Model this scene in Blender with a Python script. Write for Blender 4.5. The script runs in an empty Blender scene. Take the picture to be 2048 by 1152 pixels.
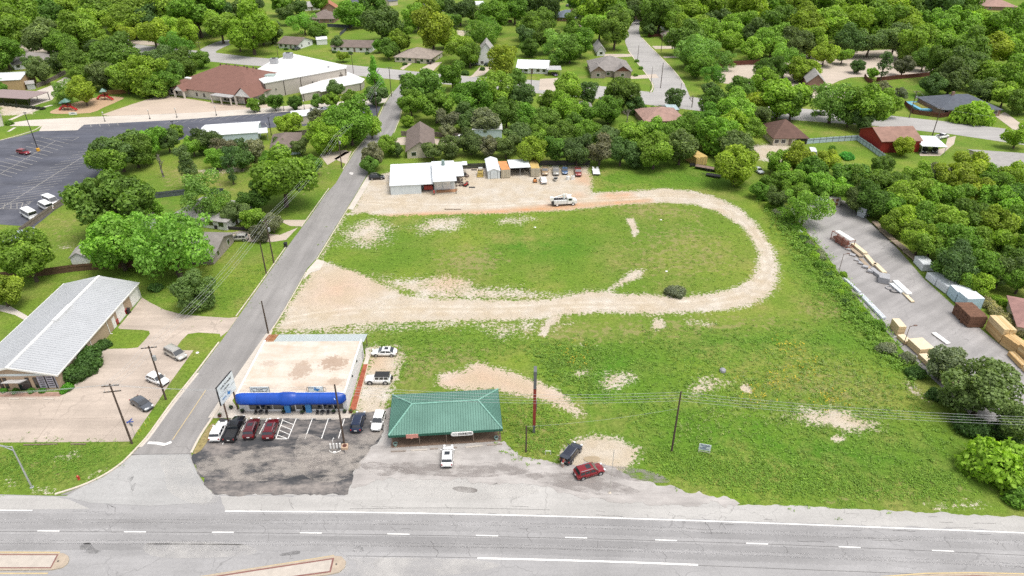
import bpy, math, random
import numpy as np
from mathutils import Vector, Matrix
R = math.radians
random.seed(11)
rng = np.random.default_rng(11)
scene = bpy.context.scene
col = scene.collection

# ------------------------------------------------------------------ camera
CAM_H, PITCH, FPX = 77.0, R(30.4), 1365.0          # focal length in pixels of the 2048 px photograph
cd = bpy.data.cameras.new('drone_camera')
cd.sensor_width = 36.0
cd.lens = 36.0 * FPX / 2048.0
cd.clip_start, cd.clip_end = 0.5, 5000.0
cam = bpy.data.objects.new('drone_camera', cd)
cam.location = (0, 0, CAM_H)
cam.rotation_euler = (R(90) - PITCH, 0, 0)
col.objects.link(cam)
scene.camera = cam

# ------------------------------------------------------------------ sky, sun, exposure
SUN_EL, SUN_AZ = R(70), R(120)                     # azimuth clockwise from +Y: a veiled sun, high on the lumber yard's side
world = bpy.data.worlds.new('World')
scene.world = world
world.use_nodes = True
wn = world.node_tree
for n in list(wn.nodes): wn.nodes.remove(n)
wo = wn.nodes.new('ShaderNodeOutputWorld')
bg = wn.nodes.new('ShaderNodeBackground')
sky = wn.nodes.new('ShaderNodeTexSky')
sky.sky_type = 'NISHITA'
sky.sun_disc = False
sky.sun_elevation, sky.sun_rotation = SUN_EL, SUN_AZ
sky.dust_density, sky.ozone_density, sky.air_density = 4.0, 1.0, 1.0
hsv = wn.nodes.new('ShaderNodeHueSaturation')      # thin overcast: the blue is washed out
hsv.inputs['Saturation'].default_value = 0.3
wn.links.new(sky.outputs[0], hsv.inputs['Color'])
wn.links.new(hsv.outputs[0], bg.inputs['Color'])
bg.inputs['Strength'].default_value = 0.15
wn.links.new(bg.outputs[0], wo.inputs[0])
sl = bpy.data.lights.new('sun', 'SUN')
sl.energy, sl.angle, sl.color = 1.4, R(26), (1.0, 0.955, 0.89)
so = bpy.data.objects.new('sun', sl)
so.location = (0, 0, 200)
dirv = Vector((math.sin(SUN_AZ) * math.cos(SUN_EL), math.cos(SUN_AZ) * math.cos(SUN_EL), math.sin(SUN_EL)))
so.rotation_euler = dirv.to_track_quat('Z', 'Y').to_euler()
col.objects.link(so)
scene.view_settings.view_transform = 'Standard'
scene.view_settings.look = 'None'
scene.view_settings.exposure = 0.72
scene.view_settings.gamma = 1.0
scene.view_settings.use_curve_mapping = False
scene.render.engine = 'CYCLES'
scene.cycles.use_denoising = False
scene.cycles.max_bounces = 5
scene.cycles.diffuse_bounces = 3
scene.cycles.transparent_max_bounces = 4

# ------------------------------------------------------------------ pixel -> ground
CP, SP = math.cos(PITCH), math.sin(PITCH)
def G(px, py, z=0.0):
    u, v = px - 1024.0, 576.0 - py
    dx, dy, dz = u, FPX * CP + v * SP, -FPX * SP + v * CP
    t = (z - CAM_H) / dz
    return Vector((dx * t, dy * t, z))
def depth(p):
    return p[1] * CP - (p[2] - CAM_H) * SP
def proj(p):
    Z = depth(p)
    return 1024 + FPX * p[0] / Z, 576 - FPX * (p[1] * SP + (p[2] - CAM_H) * CP) / Z
def hgt(base, py):
    """height above `base` (a ground point) at which a plumb line meets picture row py"""
    v = 576 - py
    k = (FPX * CP + v * SP) / (-FPX * SP + v * CP)
    return CAM_H + base[1] / k
def along(p):
    return FPX / depth(p)                           # pixels per metre at p

# ------------------------------------------------------------------ materials
MATS = {}
def nodes_of(name):
    m = bpy.data.materials.new(name); m.use_nodes = True
    nt = m.node_tree
    for n in list(nt.nodes): nt.nodes.remove(n)
    out = nt.nodes.new('ShaderNodeOutputMaterial')
    b = nt.nodes.new('ShaderNodeBsdfPrincipled')
    nt.links.new(b.outputs[0], out.inputs[0])
    return m, nt, b, out
def N(nt, t, **kw):
    n = nt.nodes.new(t)
    for k, v in kw.items():
        if hasattr(n, k) and k not in ('Scale', 'Detail'): setattr(n, k, v)
        else: n.inputs[k].default_value = v
    return n
def L(nt, a, b): nt.links.new(a, b)
def noise(nt, vec, scale, detail=4.0, rough=0.6, stretch=None):
    if stretch:
        mp = N(nt, 'ShaderNodeMapping'); mp.inputs['Scale'].default_value = stretch
        L(nt, vec, mp.inputs[0]); vec = mp.outputs[0]
    n = N(nt, 'ShaderNodeTexNoise'); n.inputs['Scale'].default_value = scale
    n.inputs['Detail'].default_value = detail; n.inputs['Roughness'].default_value = rough
    L(nt, vec, n.inputs['Vector'])
    return n.outputs['Fac']
def ramp(nt, fac, stops):
    r = N(nt, 'ShaderNodeValToRGB')
    e = r.color_ramp.elements
    while len(e) < len(stops): e.new(0.5)
    for k, (p, c) in enumerate(stops):
        e[k].position = p
        e[k].color = (c, c, c, 1) if isinstance(c, (int, float)) else (*c, 1)
    L(nt, fac, r.inputs[0])
    return r.outputs[0]
def mix(nt, fac, a, b, mode='MIX'):
    m = N(nt, 'ShaderNodeMix', data_type='RGBA', blend_type=mode)
    for s, v in ((0, fac), (6, a), (7, b)):
        if isinstance(v, (int, float)): m.inputs[s].default_value = v
        elif isinstance(v, tuple): m.inputs[s].default_value = (*v, 1)
        else: L(nt, v, m.inputs[s])
    return m.outputs[2]
def math_(nt, op, a, b=None, clamp=False):
    m = N(nt, 'ShaderNodeMath', operation=op); m.use_clamp = clamp
    for k, v in ((0, a), (1, b)):
        if v is None: continue
        if isinstance(v, (int, float)): m.inputs[k].default_value = v
        else: L(nt, v, m.inputs[k])
    return m.outputs[0]
def sc(c, k): return tuple(min(1.0, x * k) for x in c)
def mat(name, c, rough=0.8, var=0.18, scale=1.2, metal=0.0, bump=0.0, spec=0.4, c2=None, stretch=None, fine=True):
    if name in MATS: return MATS[name]
    m, nt, b, out = nodes_of(name)
    tc = N(nt, 'ShaderNodeTexCoord').outputs['Object']
    f = noise(nt, tc, scale, 6, 0.65, stretch)
    f = ramp(nt, f, [(0.3, 0.0), (0.7, 1.0)])
    base = mix(nt, f, sc(c, 1 - var), c2 or sc(c, 1 + var))
    if fine:
        g = noise(nt, tc, scale * 9, 3, 0.7)
        g = ramp(nt, g, [(0.3, 1 - var * 0.6), (0.7, 1 + var * 0.0)])
        base = mix(nt, 1.0, base, g, 'MULTIPLY')
    L(nt, base, b.inputs['Base Color'])
    b.inputs['Roughness'].default_value = rough
    b.inputs['Metallic'].default_value = metal
    b.inputs['Specular IOR Level'].default_value = spec
    if bump:
        bp = N(nt, 'ShaderNodeBump'); bp.inputs['Strength'].default_value = bump; bp.inputs['Distance'].default_value = 0.05
        L(nt, noise(nt, tc, scale * 6, 4), bp.inputs['Height']); L(nt, bp.outputs[0], b.inputs['Normal'])
    MATS[name] = m
    return m
def paint(name, c, rough=0.25, metal=0.0, coat=0.6):
    if name in MATS: return MATS[name]
    m, nt, b, out = nodes_of(name)
    tc = N(nt, 'ShaderNodeTexCoord').outputs['Object']
    f = noise(nt, tc, 3.0, 3)
    L(nt, mix(nt, ramp(nt, f, [(0.35, 0), (0.7, 1)]), sc(c, 0.9), c), b.inputs['Base Color'])
    b.inputs['Roughness'].default_value = rough
    b.inputs['Metallic'].default_value = metal
    b.inputs['Coat Weight'].default_value = coat
    b.inputs['Coat Roughness'].default_value = 0.08
    MATS[name] = m
    return m

# ------------------------------------------------------------------ mesh building
class MB:
    def __init__(s): s.v = []; s.f = []; s.m = []
    def add(s, vs, fs, mi=0):
        o = len(s.v)
        s.v += [tuple(v) for v in vs]
        s.f += [tuple(o + i for i in f) for f in fs]
        s.m += [mi] * len(fs)
        return s
    def box(s, c, size, rz=0.0, mi=0, rx=0.0, ry=0.0):
        hx, hy, hz = size[0] / 2, size[1] / 2, size[2] / 2
        M = Matrix.Rotation(rz, 3, 'Z') @ Matrix.Rotation(ry, 3, 'Y') @ Matrix.Rotation(rx, 3, 'X')
        vs = [Vector(c) + M @ Vector((x * hx, y * hy, z * hz)) for z in (-1, 1) for x, y in ((-1, -1), (1, -1), (1, 1), (-1, 1))]
        return s.add(vs, [(3, 2, 1, 0), (4, 5, 6, 7), (0, 1, 5, 4), (1, 2, 6, 5), (2, 3, 7, 6), (3, 0, 4, 7)], mi)
    def bb(s, x0, x1, y0, y1, z0, z1, mi=0):
        return s.box(((x0 + x1) / 2, (y0 + y1) / 2, (z0 + z1) / 2), (x1 - x0, y1 - y0, z1 - z0), mi=mi)
    def prism(s, poly, z0, z1, mi=0):
        n = len(poly)
        vs = [(p[0], p[1], z0) for p in poly] + [(p[0], p[1], z1) for p in poly]
        a = sum(poly[i][0] * poly[(i + 1) % n][1] - poly[(i + 1) % n][0] * poly[i][1] for i in range(n))
        fs = [tuple(range(n - 1, -1, -1)), tuple(range(n, 2 * n))] + [(i, (i + 1) % n, n + (i + 1) % n, n + i) for i in range(n)]
        if a < 0: fs = [tuple(reversed(f)) for f in fs]
        return s.add(vs, fs, mi)
    def tube(s, pts, r, n=8, mi=0, cap=True):
        pts = [Vector(p) for p in pts]
        rs = r if isinstance(r, (list, tuple)) else [r] * len(pts)
        vs = []
        for i, p in enumerate(pts):
            t = (pts[min(i + 1, len(pts) - 1)] - pts[max(i - 1, 0)]).normalized()
            a = t.cross(Vector((0, 0, 1)))
            if a.length < 1e-3: a = Vector((1, 0, 0))
            a.normalize(); b = t.cross(a)
            for k in range(n):
                q = 2 * math.pi * k / n
                vs.append(p + (a * math.cos(q) + b * math.sin(q)) * rs[i])
        fs = []
        for i in range(len(pts) - 1):
            for k in range(n):
                k2 = (k + 1) % n
                fs.append((i * n + k, (i + 1) * n + k, (i + 1) * n + k2, i * n + k2))
        if cap:
            fs.append(tuple(range(n))); fs.append(tuple(reversed(range((len(pts) - 1) * n, len(pts) * n))))
        return s.add(vs, fs, mi)
    def lathe(s, prof, n=14, c=(0, 0, 0), mi=0):
        vs = [(c[0] + r * math.cos(2 * math.pi * k / n), c[1] + r * math.sin(2 * math.pi * k / n), c[2] + z) for r, z in prof for k in range(n)]
        fs = [(i * n + k, i * n + (k + 1) % n, (i + 1) * n + (k + 1) % n, (i + 1) * n + k) for i in range(len(prof) - 1) for k in range(n)]
        fs += [tuple(reversed(range(n))), tuple(range((len(prof) - 1) * n, len(prof) * n))]
        return s.add(vs, fs, mi)
    def mesh(s, name):
        me = bpy.data.meshes.new(name)
        me.from_pydata(s.v, [], s.f)
        return me
    def build(s, name, mats, parent=None, smooth=False, **props):
        me = s.mesh(name)
        mats = mats if isinstance(mats, (list, tuple)) else [mats]
        for m in mats: me.materials.append(m)
        if len(mats) > 1: me.polygons.foreach_set('material_index', s.m)
        if smooth: me.polygons.foreach_set('use_smooth', [True] * len(me.polygons))
        me.update()
        return link(name, me, parent, **props)
def link(name, me, parent=None, loc=None, rz=None, **props):
    o = bpy.data.objects.new(name, me)
    col.objects.link(o)
    if parent is not None: o.parent = parent
    if loc is not None: o.location = loc
    if rz is not None: o.rotation_euler = (0, 0, rz)
    for k, v in props.items(): o[k] = v
    return o
def thing(name, label, cat, loc=(0, 0, 0), rz=0.0, group=None):
    o = link(name, None, None, loc, rz, label=label, category=cat)
    o.empty_display_size = 0.5
    if group: o['group'] = group
    return o
def tag(o, label, cat, group=None):
    o['label'] = label; o['category'] = cat
    if group: o['group'] = group
    return o
def text_mesh(name, s, size, m, parent, loc, rot, bold=0.0, sx=1.0, sh=0.0):
    cu = bpy.data.curves.new('t', 'FONT'); cu.body = s; cu.size = size
    cu.align_x = 'CENTER'; cu.align_y = 'CENTER'; cu.offset = bold; cu.extrude = 0.004; cu.shear = sh
    t = bpy.data.objects.new('t', cu); col.objects.link(t)
    dg = bpy.context.evaluated_depsgraph_get()
    me = bpy.data.meshes.new_from_object(t.evaluated_get(dg))
    bpy.data.objects.remove(t)
    me.materials.clear(); me.materials.append(m)
    o = link(name, me, parent, kind='stuff'); o.location = loc; o.rotation_euler = rot; o.scale = (sx, 1, 1)
    return o
def smooth_line(pts, n=8, closed=False):
    P = [Vector((p[0], p[1])) for p in pts]; out = []
    m = len(P)
    for i in range(m if closed else m - 1):
        p0 = P[(i - 1) % m] if closed or i > 0 else P[0]
        p1, p2 = P[i], P[(i + 1) % m]
        p3 = P[(i + 2) % m] if closed or i + 2 < m else P[-1]
        for k in range(n):
            t = k / n
            out.append(0.5 * ((2 * p1) + (p2 - p0) * t + (2 * p0 - 5 * p1 + 4 * p2 - p3) * t * t + (3 * p1 - p0 - 3 * p2 + p3) * t ** 3))
    if not closed: out.append(P[-1])
    return [(q.x, q.y) for q in out]
def W(pts): return [tuple(G(*p)[:2]) for p in pts]
def roughen(pts, step, amp):
    out = []
    for (x0, y0), (x1, y1) in zip(pts, pts[1:] + pts[:1]):
        l = math.hypot(x1 - x0, y1 - y0); n = max(1, int(l / step)); w = 0.0
        for k in range(n):
            t = k / n; w = w * .7 + random.gauss(0, amp) if k else 0.0
            e = min(1.0, min(k, n - k) / 2)
            out.append((x0 + (x1 - x0) * t - (y1 - y0) / max(l, .01) * w * e, y0 + (y1 - y0) * t + (x1 - x0) / max(l, .01) * w * e))
    return out
def sheet(name, px, z, m, curve=0, jit=0.0, parent=None, world=False, rough=0.0, **props):
    pts = px if world else W(px)
    if rough: pts = roughen(pts, .45, rough)
    if curve: pts = smooth_line(pts, curve, True)
    if jit: pts = [(x + random.uniform(-jit, jit), y + random.uniform(-jit, jit)) for x, y in pts]
    b = MB(); b.add([(x, y, z) for x, y in pts], [tuple(range(len(pts)))])
    a = sum(pts[i][0] * pts[(i + 1) % len(pts)][1] - pts[(i + 1) % len(pts)][0] * pts[i][1] for i in range(len(pts)))
    if a < 0: b.f = [tuple(reversed(b.f[0]))]
    if parent is None: props.setdefault('kind', 'structure')
    return b.build(name, m, parent, **props)
def ribbon(name, px, w, z, m, parent=None, curve=6, world=False, h=0.0, build=True, mb=None, **props):
    pts = [Vector(p) for p in (px if world else W(px))]
    if curve: pts = [Vector(p) for p in smooth_line([tuple(p) for p in pts], curve)]
    b = mb or MB(); o = []
    for i, p in enumerate(pts):
        t = (pts[min(i + 1, len(pts) - 1)] - pts[max(i - 1, 0)]).normalized()
        nrm = Vector((-t.y, t.x)) * (w / 2)
        o.append((p + nrm, p - nrm))
    for i in range(len(o) - 1):
        a, c = o[i]; d, e = o[i + 1]
        if h:
            vs = [(c.x, c.y, z), (e.x, e.y, z), (d.x, d.y, z), (a.x, a.y, z), (c.x, c.y, z + h), (e.x, e.y, z + h), (d.x, d.y, z + h), (a.x, a.y, z + h)]
            fs = [(4, 5, 6, 7), (0, 1, 5, 4), (2, 3, 7, 6)]
            if i == 0: fs.append((3, 0, 4, 7))
            if i == len(o) - 2: fs.append((1, 2, 6, 5))
            b.add(vs, fs)
        else:
            b.add([(c.x, c.y, z), (e.x, e.y, z), (d.x, d.y, z), (a.x, a.y, z)], [(0, 1, 2, 3)])
    if mb is not None: return b
    if parent is None: props.setdefault('kind', 'structure')
    return b.build(name, m, parent, **props)
# ================================================================== the ground
def seg_dist(P, poly):
    """distance of points P (n,2) to the edges of a closed polygon, negative inside"""
    poly = np.array(poly); n = len(poly)
    d = np.full(len(P), 1e9); inside = np.zeros(len(P), bool)
    for i in range(n):
        a, b = poly[i], poly[(i + 1) % n]
        e = b - a; l2 = max((e ** 2).sum(), 1e-9)
        t = np.clip(((P - a) @ e) / l2, 0, 1)
        q = P - (a + t[:, None] * e)
        d = np.minimum(d, np.hypot(q[:, 0], q[:, 1]))
        c = ((a[1] > P[:, 1]) != (b[1] > P[:, 1])) & (P[:, 0] < (b[0] - a[0]) * (P[:, 1] - a[1]) / (b[1] - a[1] + 1e-12) + a[0])
        inside ^= c
    return np.where(inside, -d, d)
def line_dist(P, pts):
    d = np.full(len(P), 1e9)
    for a, b in zip(pts[:-1], pts[1:]):
        a, b = np.array(a), np.array(b); e = b - a
        t = np.clip(((P - a) @ e) / max((e ** 2).sum(), 1e-9), 0, 1)
        q = P - (a + t[:, None] * e)
        d = np.minimum(d, np.hypot(q[:, 0], q[:, 1]))
    return d
def axis(segs):
    out = []
    for a, b, st in segs: out += list(np.arange(a, b, st))
    return np.array(out + [segs[-1][1]])
gx = axis([(-1500, -460, 40), (-460, -150, 4), (-150, -76, 1.4), (-76, 118, 0.55), (118, 180, 1.4), (180, 480, 5), (480, 1500, 40)])
gy = axis([(-300, 40, 20), (40, 66, 2), (66, 205, 0.55), (205, 300, 1.2), (300, 620, 4), (620, 1800, 40)])
X, Y = np.meshgrid(gx, gy)
P = np.stack([X.ravel(), Y.ravel()], 1)
near = (P[:, 0] > -150) & (P[:, 0] < 480) & (P[:, 1] > 40) & (P[:, 1] < 620)
def field(polys):
    """polys: (pixel polygon, softness in metres, strength)"""
    out = np.zeros(len(P))
    for px, soft, k in polys:
        w = np.array(W(px))
        lo, hi = w.min(0) - soft * 2, w.max(0) + soft * 2
        s = (P[:, 0] > lo[0]) & (P[:, 0] < hi[0]) & (P[:, 1] > lo[1]) & (P[:, 1] < hi[1])
        if not s.any(): continue
        d = seg_dist(P[s], w)
        v = np.clip(0.5 - d / (2 * soft), 0, 1) * abs(k)
        out[s] = np.maximum(out[s], v) if k > 0 else np.minimum(out[s], 1 - v)
    return out
TRACK_OUT = [(705, 425), (716, 398), (742, 352), (775, 345), (930, 335), (1176, 332), (1183, 360), (1185, 386), (1260, 382), (1330, 376), (1390, 383), (1440, 397), (1482, 418), (1515, 450), (1542, 490), (1558, 530), (1556, 562), (1540, 590), (1500, 612), (1450, 621), (1380, 625), (1290, 628), (1190, 625), (1125, 632), (1060, 640), (960, 642), (850, 644), (700, 652), (600, 662), (552, 662), (575, 610), (617, 555), (640, 518), (655, 490), (690, 430)]
TRACK_IN = [(690, 432), (700, 430), (730, 425), (760, 432), (850, 430), (1000, 427), (1130, 421), (1250, 409), (1320, 405), (1390, 409), (1440, 426), (1482, 452), (1505, 480), (1518, 510), (1512, 540), (1496, 562), (1460, 580), (1400, 591), (1345, 594), (1300, 588), (1240, 588), (1215, 582), (1170, 582), (1130, 594), (1090, 598), (1040, 600), (960, 598), (880, 597), (820, 592), (780, 575), (740, 556), (700, 540), (640, 520), (655, 488)]
bare = field([
    (TRACK_OUT, 2.4, 1), (TRACK_IN, 2.2, -1)])
bare = np.maximum(bare, field([
    ([(672, 490), (690, 452), (740, 432), (785, 440), (790, 465), (770, 490), (735, 498), (700, 492)], 5.5, 0.7),
    ([(820, 455), (850, 432), (930, 428), (940, 445), (925, 462), (880, 468), (840, 470)], 5, 0.68),
    ([(985, 440), (1010, 430), (1060, 430), (1080, 440), (1050, 450), (1000, 452)], 4, 0.62),
    ([(1252, 435), (1268, 436), (1278, 462), (1268, 474), (1262, 462)], 1.0, 0.95),
    ([(1225, 570), (1250, 552), (1265, 540), (1288, 540), (1280, 556), (1245, 570), (1215, 582)], 1.8, 0.95),
    ([(740, 548), (800, 555), (890, 545), (940, 556), (960, 572), (1040, 570), (1085, 583), (1150, 584), (1200, 582), (1130, 602), (1000, 606), (840, 604), (760, 570)], 3.5, 0.66),
    ([(1300, 590), (1440, 588), (1500, 566), (1540, 545), (1530, 600), (1400, 618), (1300, 612)], 4, .7),
    ([(1125, 627), (1120, 640), (1102, 655), (1090, 672), (1078, 672), (1082, 655), (1100, 632)], 1.0, 1),
    ([(560, 662), (650, 645), (800, 640), (960, 640), (960, 655), (820, 662), (700, 672), (600, 675), (545, 672)], 4, 0.66),
    ([(950, 640), (1090, 636), (1080, 672), (1000, 678), (955, 660)], 5, 0.64),
    ([(870, 768), (880, 748), (930, 738), (962, 720), (985, 735), (1020, 742), (1060, 758), (1100, 772), (1135, 795), (1168, 830), (1150, 832), (1110, 810), (1060, 795), (1000, 782), (900, 778)], 2.0, 0.98),
    ([(735, 690), (800, 690), (815, 720), (790, 770), (780, 830), (770, 870), (700, 835), (712, 780), (725, 730)], 2.5, 0.8),
    ([(1120, 905), (1150, 880), (1190, 870), (1240, 880), (1285, 900), (1270, 925), (1240, 945), (1180, 950), (1120, 940)], 2.2, 1.0),
    ([(1195, 768), (1215, 745), (1262, 742), (1275, 755), (1250, 775), (1215, 782)], 2.4, 0.8),
    ([(1140, 750), (1150, 732), (1185, 735), (1190, 748), (1160, 758)], 2, 0.68),
    ([(1075, 650), (1110, 640), (1150, 645), (1130, 660), (1085, 668)], 4, 0.6),
    ([(1300, 655), (1310, 635), (1328, 640), (1330, 655), (1312, 662)], 1.4, 0.85),
    ([(1365, 650), (1372, 638), (1430, 645), (1425, 656), (1390, 654)], 2, 0.72),
    ([(1370, 775), (1400, 755), (1450, 750), (1470, 770), (1430, 790), (1390, 795)], 3, 0.68),
    ([(1480, 772), (1492, 768), (1506, 776), (1500, 786), (1484, 784)], 0.8, 1),
    ([(1570, 832), (1610, 815), (1680, 818), (1760, 845), (1755, 862), (1700, 868), (1620, 850)], 2.6, 0.8),
    ([(1660, 874), (1675, 869), (1692, 875), (1685, 884), (1668, 883)], 0.9, 1),
    ([(1800, 752), (1830, 770), (1858, 800), (1845, 800), (1815, 785)], 1.6, 0.7),
    ([(100, 920), (125, 905), (150, 905), (160, 915), (130, 922)], 1.5, 0.66),
    ([(170, 957), (190, 945), (212, 935), (200, 948), (182, 957)], 1.2, 0.7),
    ([(0, 975), (20, 955), (40, 960), (20, 985)], 1.5, 0.6),
    ([(225, 960), (262, 900), (275, 895), (255, 915)], 1.0, 0.5),
    ([(60, 985), (75, 972), (110, 980), (110, 990)], 1.2, 0.7),
    ([(1840, 1010), (1900, 1000), (1985, 1003), (1975, 1015), (1880, 1022)], 1.5, 0.6),
    ([(0, 205), (75, 214), (70, 228), (0, 232)], 1.5, 0.9),
    ([(1490, 290), (1560, 285), (1610, 300), (1590, 330), (1510, 320)], 3, 0.8),
    ([(1640, 135), (1700, 100), (1850, 98), (1865, 150), (1740, 155)], 2, 0.3),
    ([(0, 30), (60, 20), (140, 30), (150, 45), (40, 60)], 10, 0.35),
    ([(905, 60), (945, 60), (945, 85), (905, 80)], 4, 0.7),
    ([(1150, 690), (1170, 683), (1210, 692), (1180, 700)], 3, 0.5),
    ([(1690, 325), (1730, 330), (1720, 345), (1690, 340)], 2, 0.6),
    ([(380, 340), (480, 330), (500, 345), (400, 352)], 3, 0.62),
    ([(110, 490), (150, 486), (150, 500), (115, 502)], 3, 0.55)]))
rust = field([
    ([(760, 432), (850, 426), (1000, 420), (1100, 410), (1200, 404), (1300, 398), (1300, 404), (1200, 412), (1100, 422), (900, 431), (780, 436)], 1.6, 1),
    ([(1195, 395), (1215, 386), (1260, 386), (1270, 396), (1230, 402)], 2, 0.75),
    ([(1100, 400), (1160, 385), (1170, 392), (1120, 410)], 2, 0.5),
    ([(870, 770), (960, 728), (1060, 765), (1140, 805), (1100, 805), (1000, 778)], 3, 0.45),
    ([(640, 560), (700, 545), (740, 575), (680, 610), (620, 600)], 6, 0.42),
    ([(890, 545), (940, 555), (900, 580), (870, 570)], 4, 0.5),
    ([(735, 700), (770, 700), (765, 740), (730, 735)], 2, 0.5),
    ([(1150, 345), (1185, 350), (1185, 372), (1150, 365)], 2, 0.6)])
lush = field([
    ([(1020, 470), (1180, 478), (1230, 500), (1130, 520), (1030, 515), (960, 500)], 7, 1),
    ([(1340, 660), (1500, 650), (1700, 665), (1760, 690), (1600, 720), (1400, 720), (1320, 700)], 6, 1),
    ([(1090, 690), (1240, 680), (1330, 720), (1300, 790), (1180, 830), (1150, 790), (1120, 740)], 6, 0.9),
    ([(1280, 800), (1500, 790), (1700, 860), (1900, 900), (1950, 980), (1700, 990), (1450, 980), (1300, 920)], 7, 0.75),
    ([(740, 645), (950, 660), (1050, 690), (900, 700), (745, 680)], 4, 0.6),
    ([(1640, 520), (1740, 620), (1850, 760), (1800, 740), (1680, 620), (1600, 540)], 4, 0.9),
    ([(1190, 340), (1450, 335), (1470, 370), (1330, 375), (1190, 383)], 5, 0.6),
    ([(0, 885), (250, 890), (200, 945), (60, 970), (0, 970)], 4, 0.5),
    ([(300, 395), (380, 390), (380, 450), (300, 440)], 5, 1),
    ([(165, 660), (640, 560), (520, 600), (460, 630)], 5, 0.4),
    ([(1800, 200), (1840, 165), (1870, 190), (1830, 205)], 6, 1)])
dry = field([
    ([(870, 500), (960, 490), (1020, 520), (980, 560), (880, 545)], 6, 0.8),
    ([(1280, 440), (1420, 430), (1500, 500), (1480, 560), (1300, 580), (1200, 540), (1230, 480)], 10, 0.55),
    ([(1000, 650), (1500, 630), (1640, 640), (1500, 665), (1100, 690)], 6, 0.75),
    ([(790, 690), (1000, 690), (960, 730), (830, 780), (790, 750)], 5, 0.75),
    ([(1010, 800), (1130, 820), (1150, 880), (1050, 910), (1010, 870)], 6, 0.65),
    ([(1220, 405), (1330, 400), (1440, 430), (1400, 440), (1240, 440)], 4, 0.6),
    ([(1500, 700), (1660, 700), (1820, 800), (1760, 860), (1600, 830), (1480, 760)], 8, 0.5),
    ([(1600, 600), (1700, 610), (1700, 650), (1600, 640)], 5, 0.7),
    ([(1700, 960), (1900, 950), (2000, 990), (1850, 1010), (1650, 1000)], 5, 0.6),
    ([(20, 905), (200, 900), (230, 930), (120, 965), (40, 960)], 5, 0.5),
    ([(280, 330), (500, 330), (500, 395), (300, 395)], 8, 0.5),
    ([(100, 410), (170, 440), (150, 500), (90, 495)], 6, 0.55),
    ([(600, 330), (690, 320), (640, 380), (600, 400)], 6, 0.6)])
gnx, gny = len(gx), len(gy)
gme = bpy.data.meshes.new('ground')
Zg = np.zeros(len(P))
# gentle unevenness of the weedy field only; the paved places stay flat
weedy = np.clip(field([([(1180, 700), (1640, 640), (1820, 800), (1850, 930), (1600, 960), (1320, 900), (1180, 800)], 8, 1)]), 0, 1)
Zg += weedy * 0.25 * (np.sin(P[:, 0] * 0.9) * np.sin(P[:, 1] * 0.7 + 1) * 0.5 + 0.5) * 0.6
gv = np.stack([P[:, 0], P[:, 1], Zg], 1)
ii = (np.arange(gny - 1)[:, None] * gnx + np.arange(gnx - 1)[None, :]).ravel()
gf = np.stack([ii, ii + 1, ii + gnx + 1, ii + gnx], 1)
gme.vertices.add(len(gv)); gme.vertices.foreach_set('co', gv.ravel().astype(np.float32))
gme.loops.add(gf.size); gme.loops.foreach_set('vertex_index', gf.ravel().astype(np.int32))
gme.polygons.add(len(gf)); gme.polygons.foreach_set('loop_start', (np.arange(len(gf)) * 4).astype(np.int32))
gme.update(calc_edges=True)
at = gme.color_attributes.new('cover', 'FLOAT_COLOR', 'POINT')
at.data.foreach_set('color', np.stack([bare, rust, lush, dry], 1).ravel().astype(np.float32))
cen = [(575, 640), (700, 622), (850, 618), (1000, 618), (1150, 610), (1300, 610), (1420, 604), (1490, 590), (1525, 565), (1538, 535), (1530, 500), (1505, 460), (1470, 428), (1420, 404), (1350, 393), (1250, 396), (1100, 404), (900, 412), (740, 405)]
cw = smooth_line(W(cen), 5)
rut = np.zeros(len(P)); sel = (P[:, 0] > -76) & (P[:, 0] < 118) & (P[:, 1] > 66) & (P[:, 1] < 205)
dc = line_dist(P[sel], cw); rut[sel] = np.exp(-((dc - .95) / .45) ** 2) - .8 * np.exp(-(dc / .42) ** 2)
ra_ = gme.attributes.new('rut', 'FLOAT', 'POINT'); ra_.data.foreach_set('value', rut.astype(np.float32))
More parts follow.
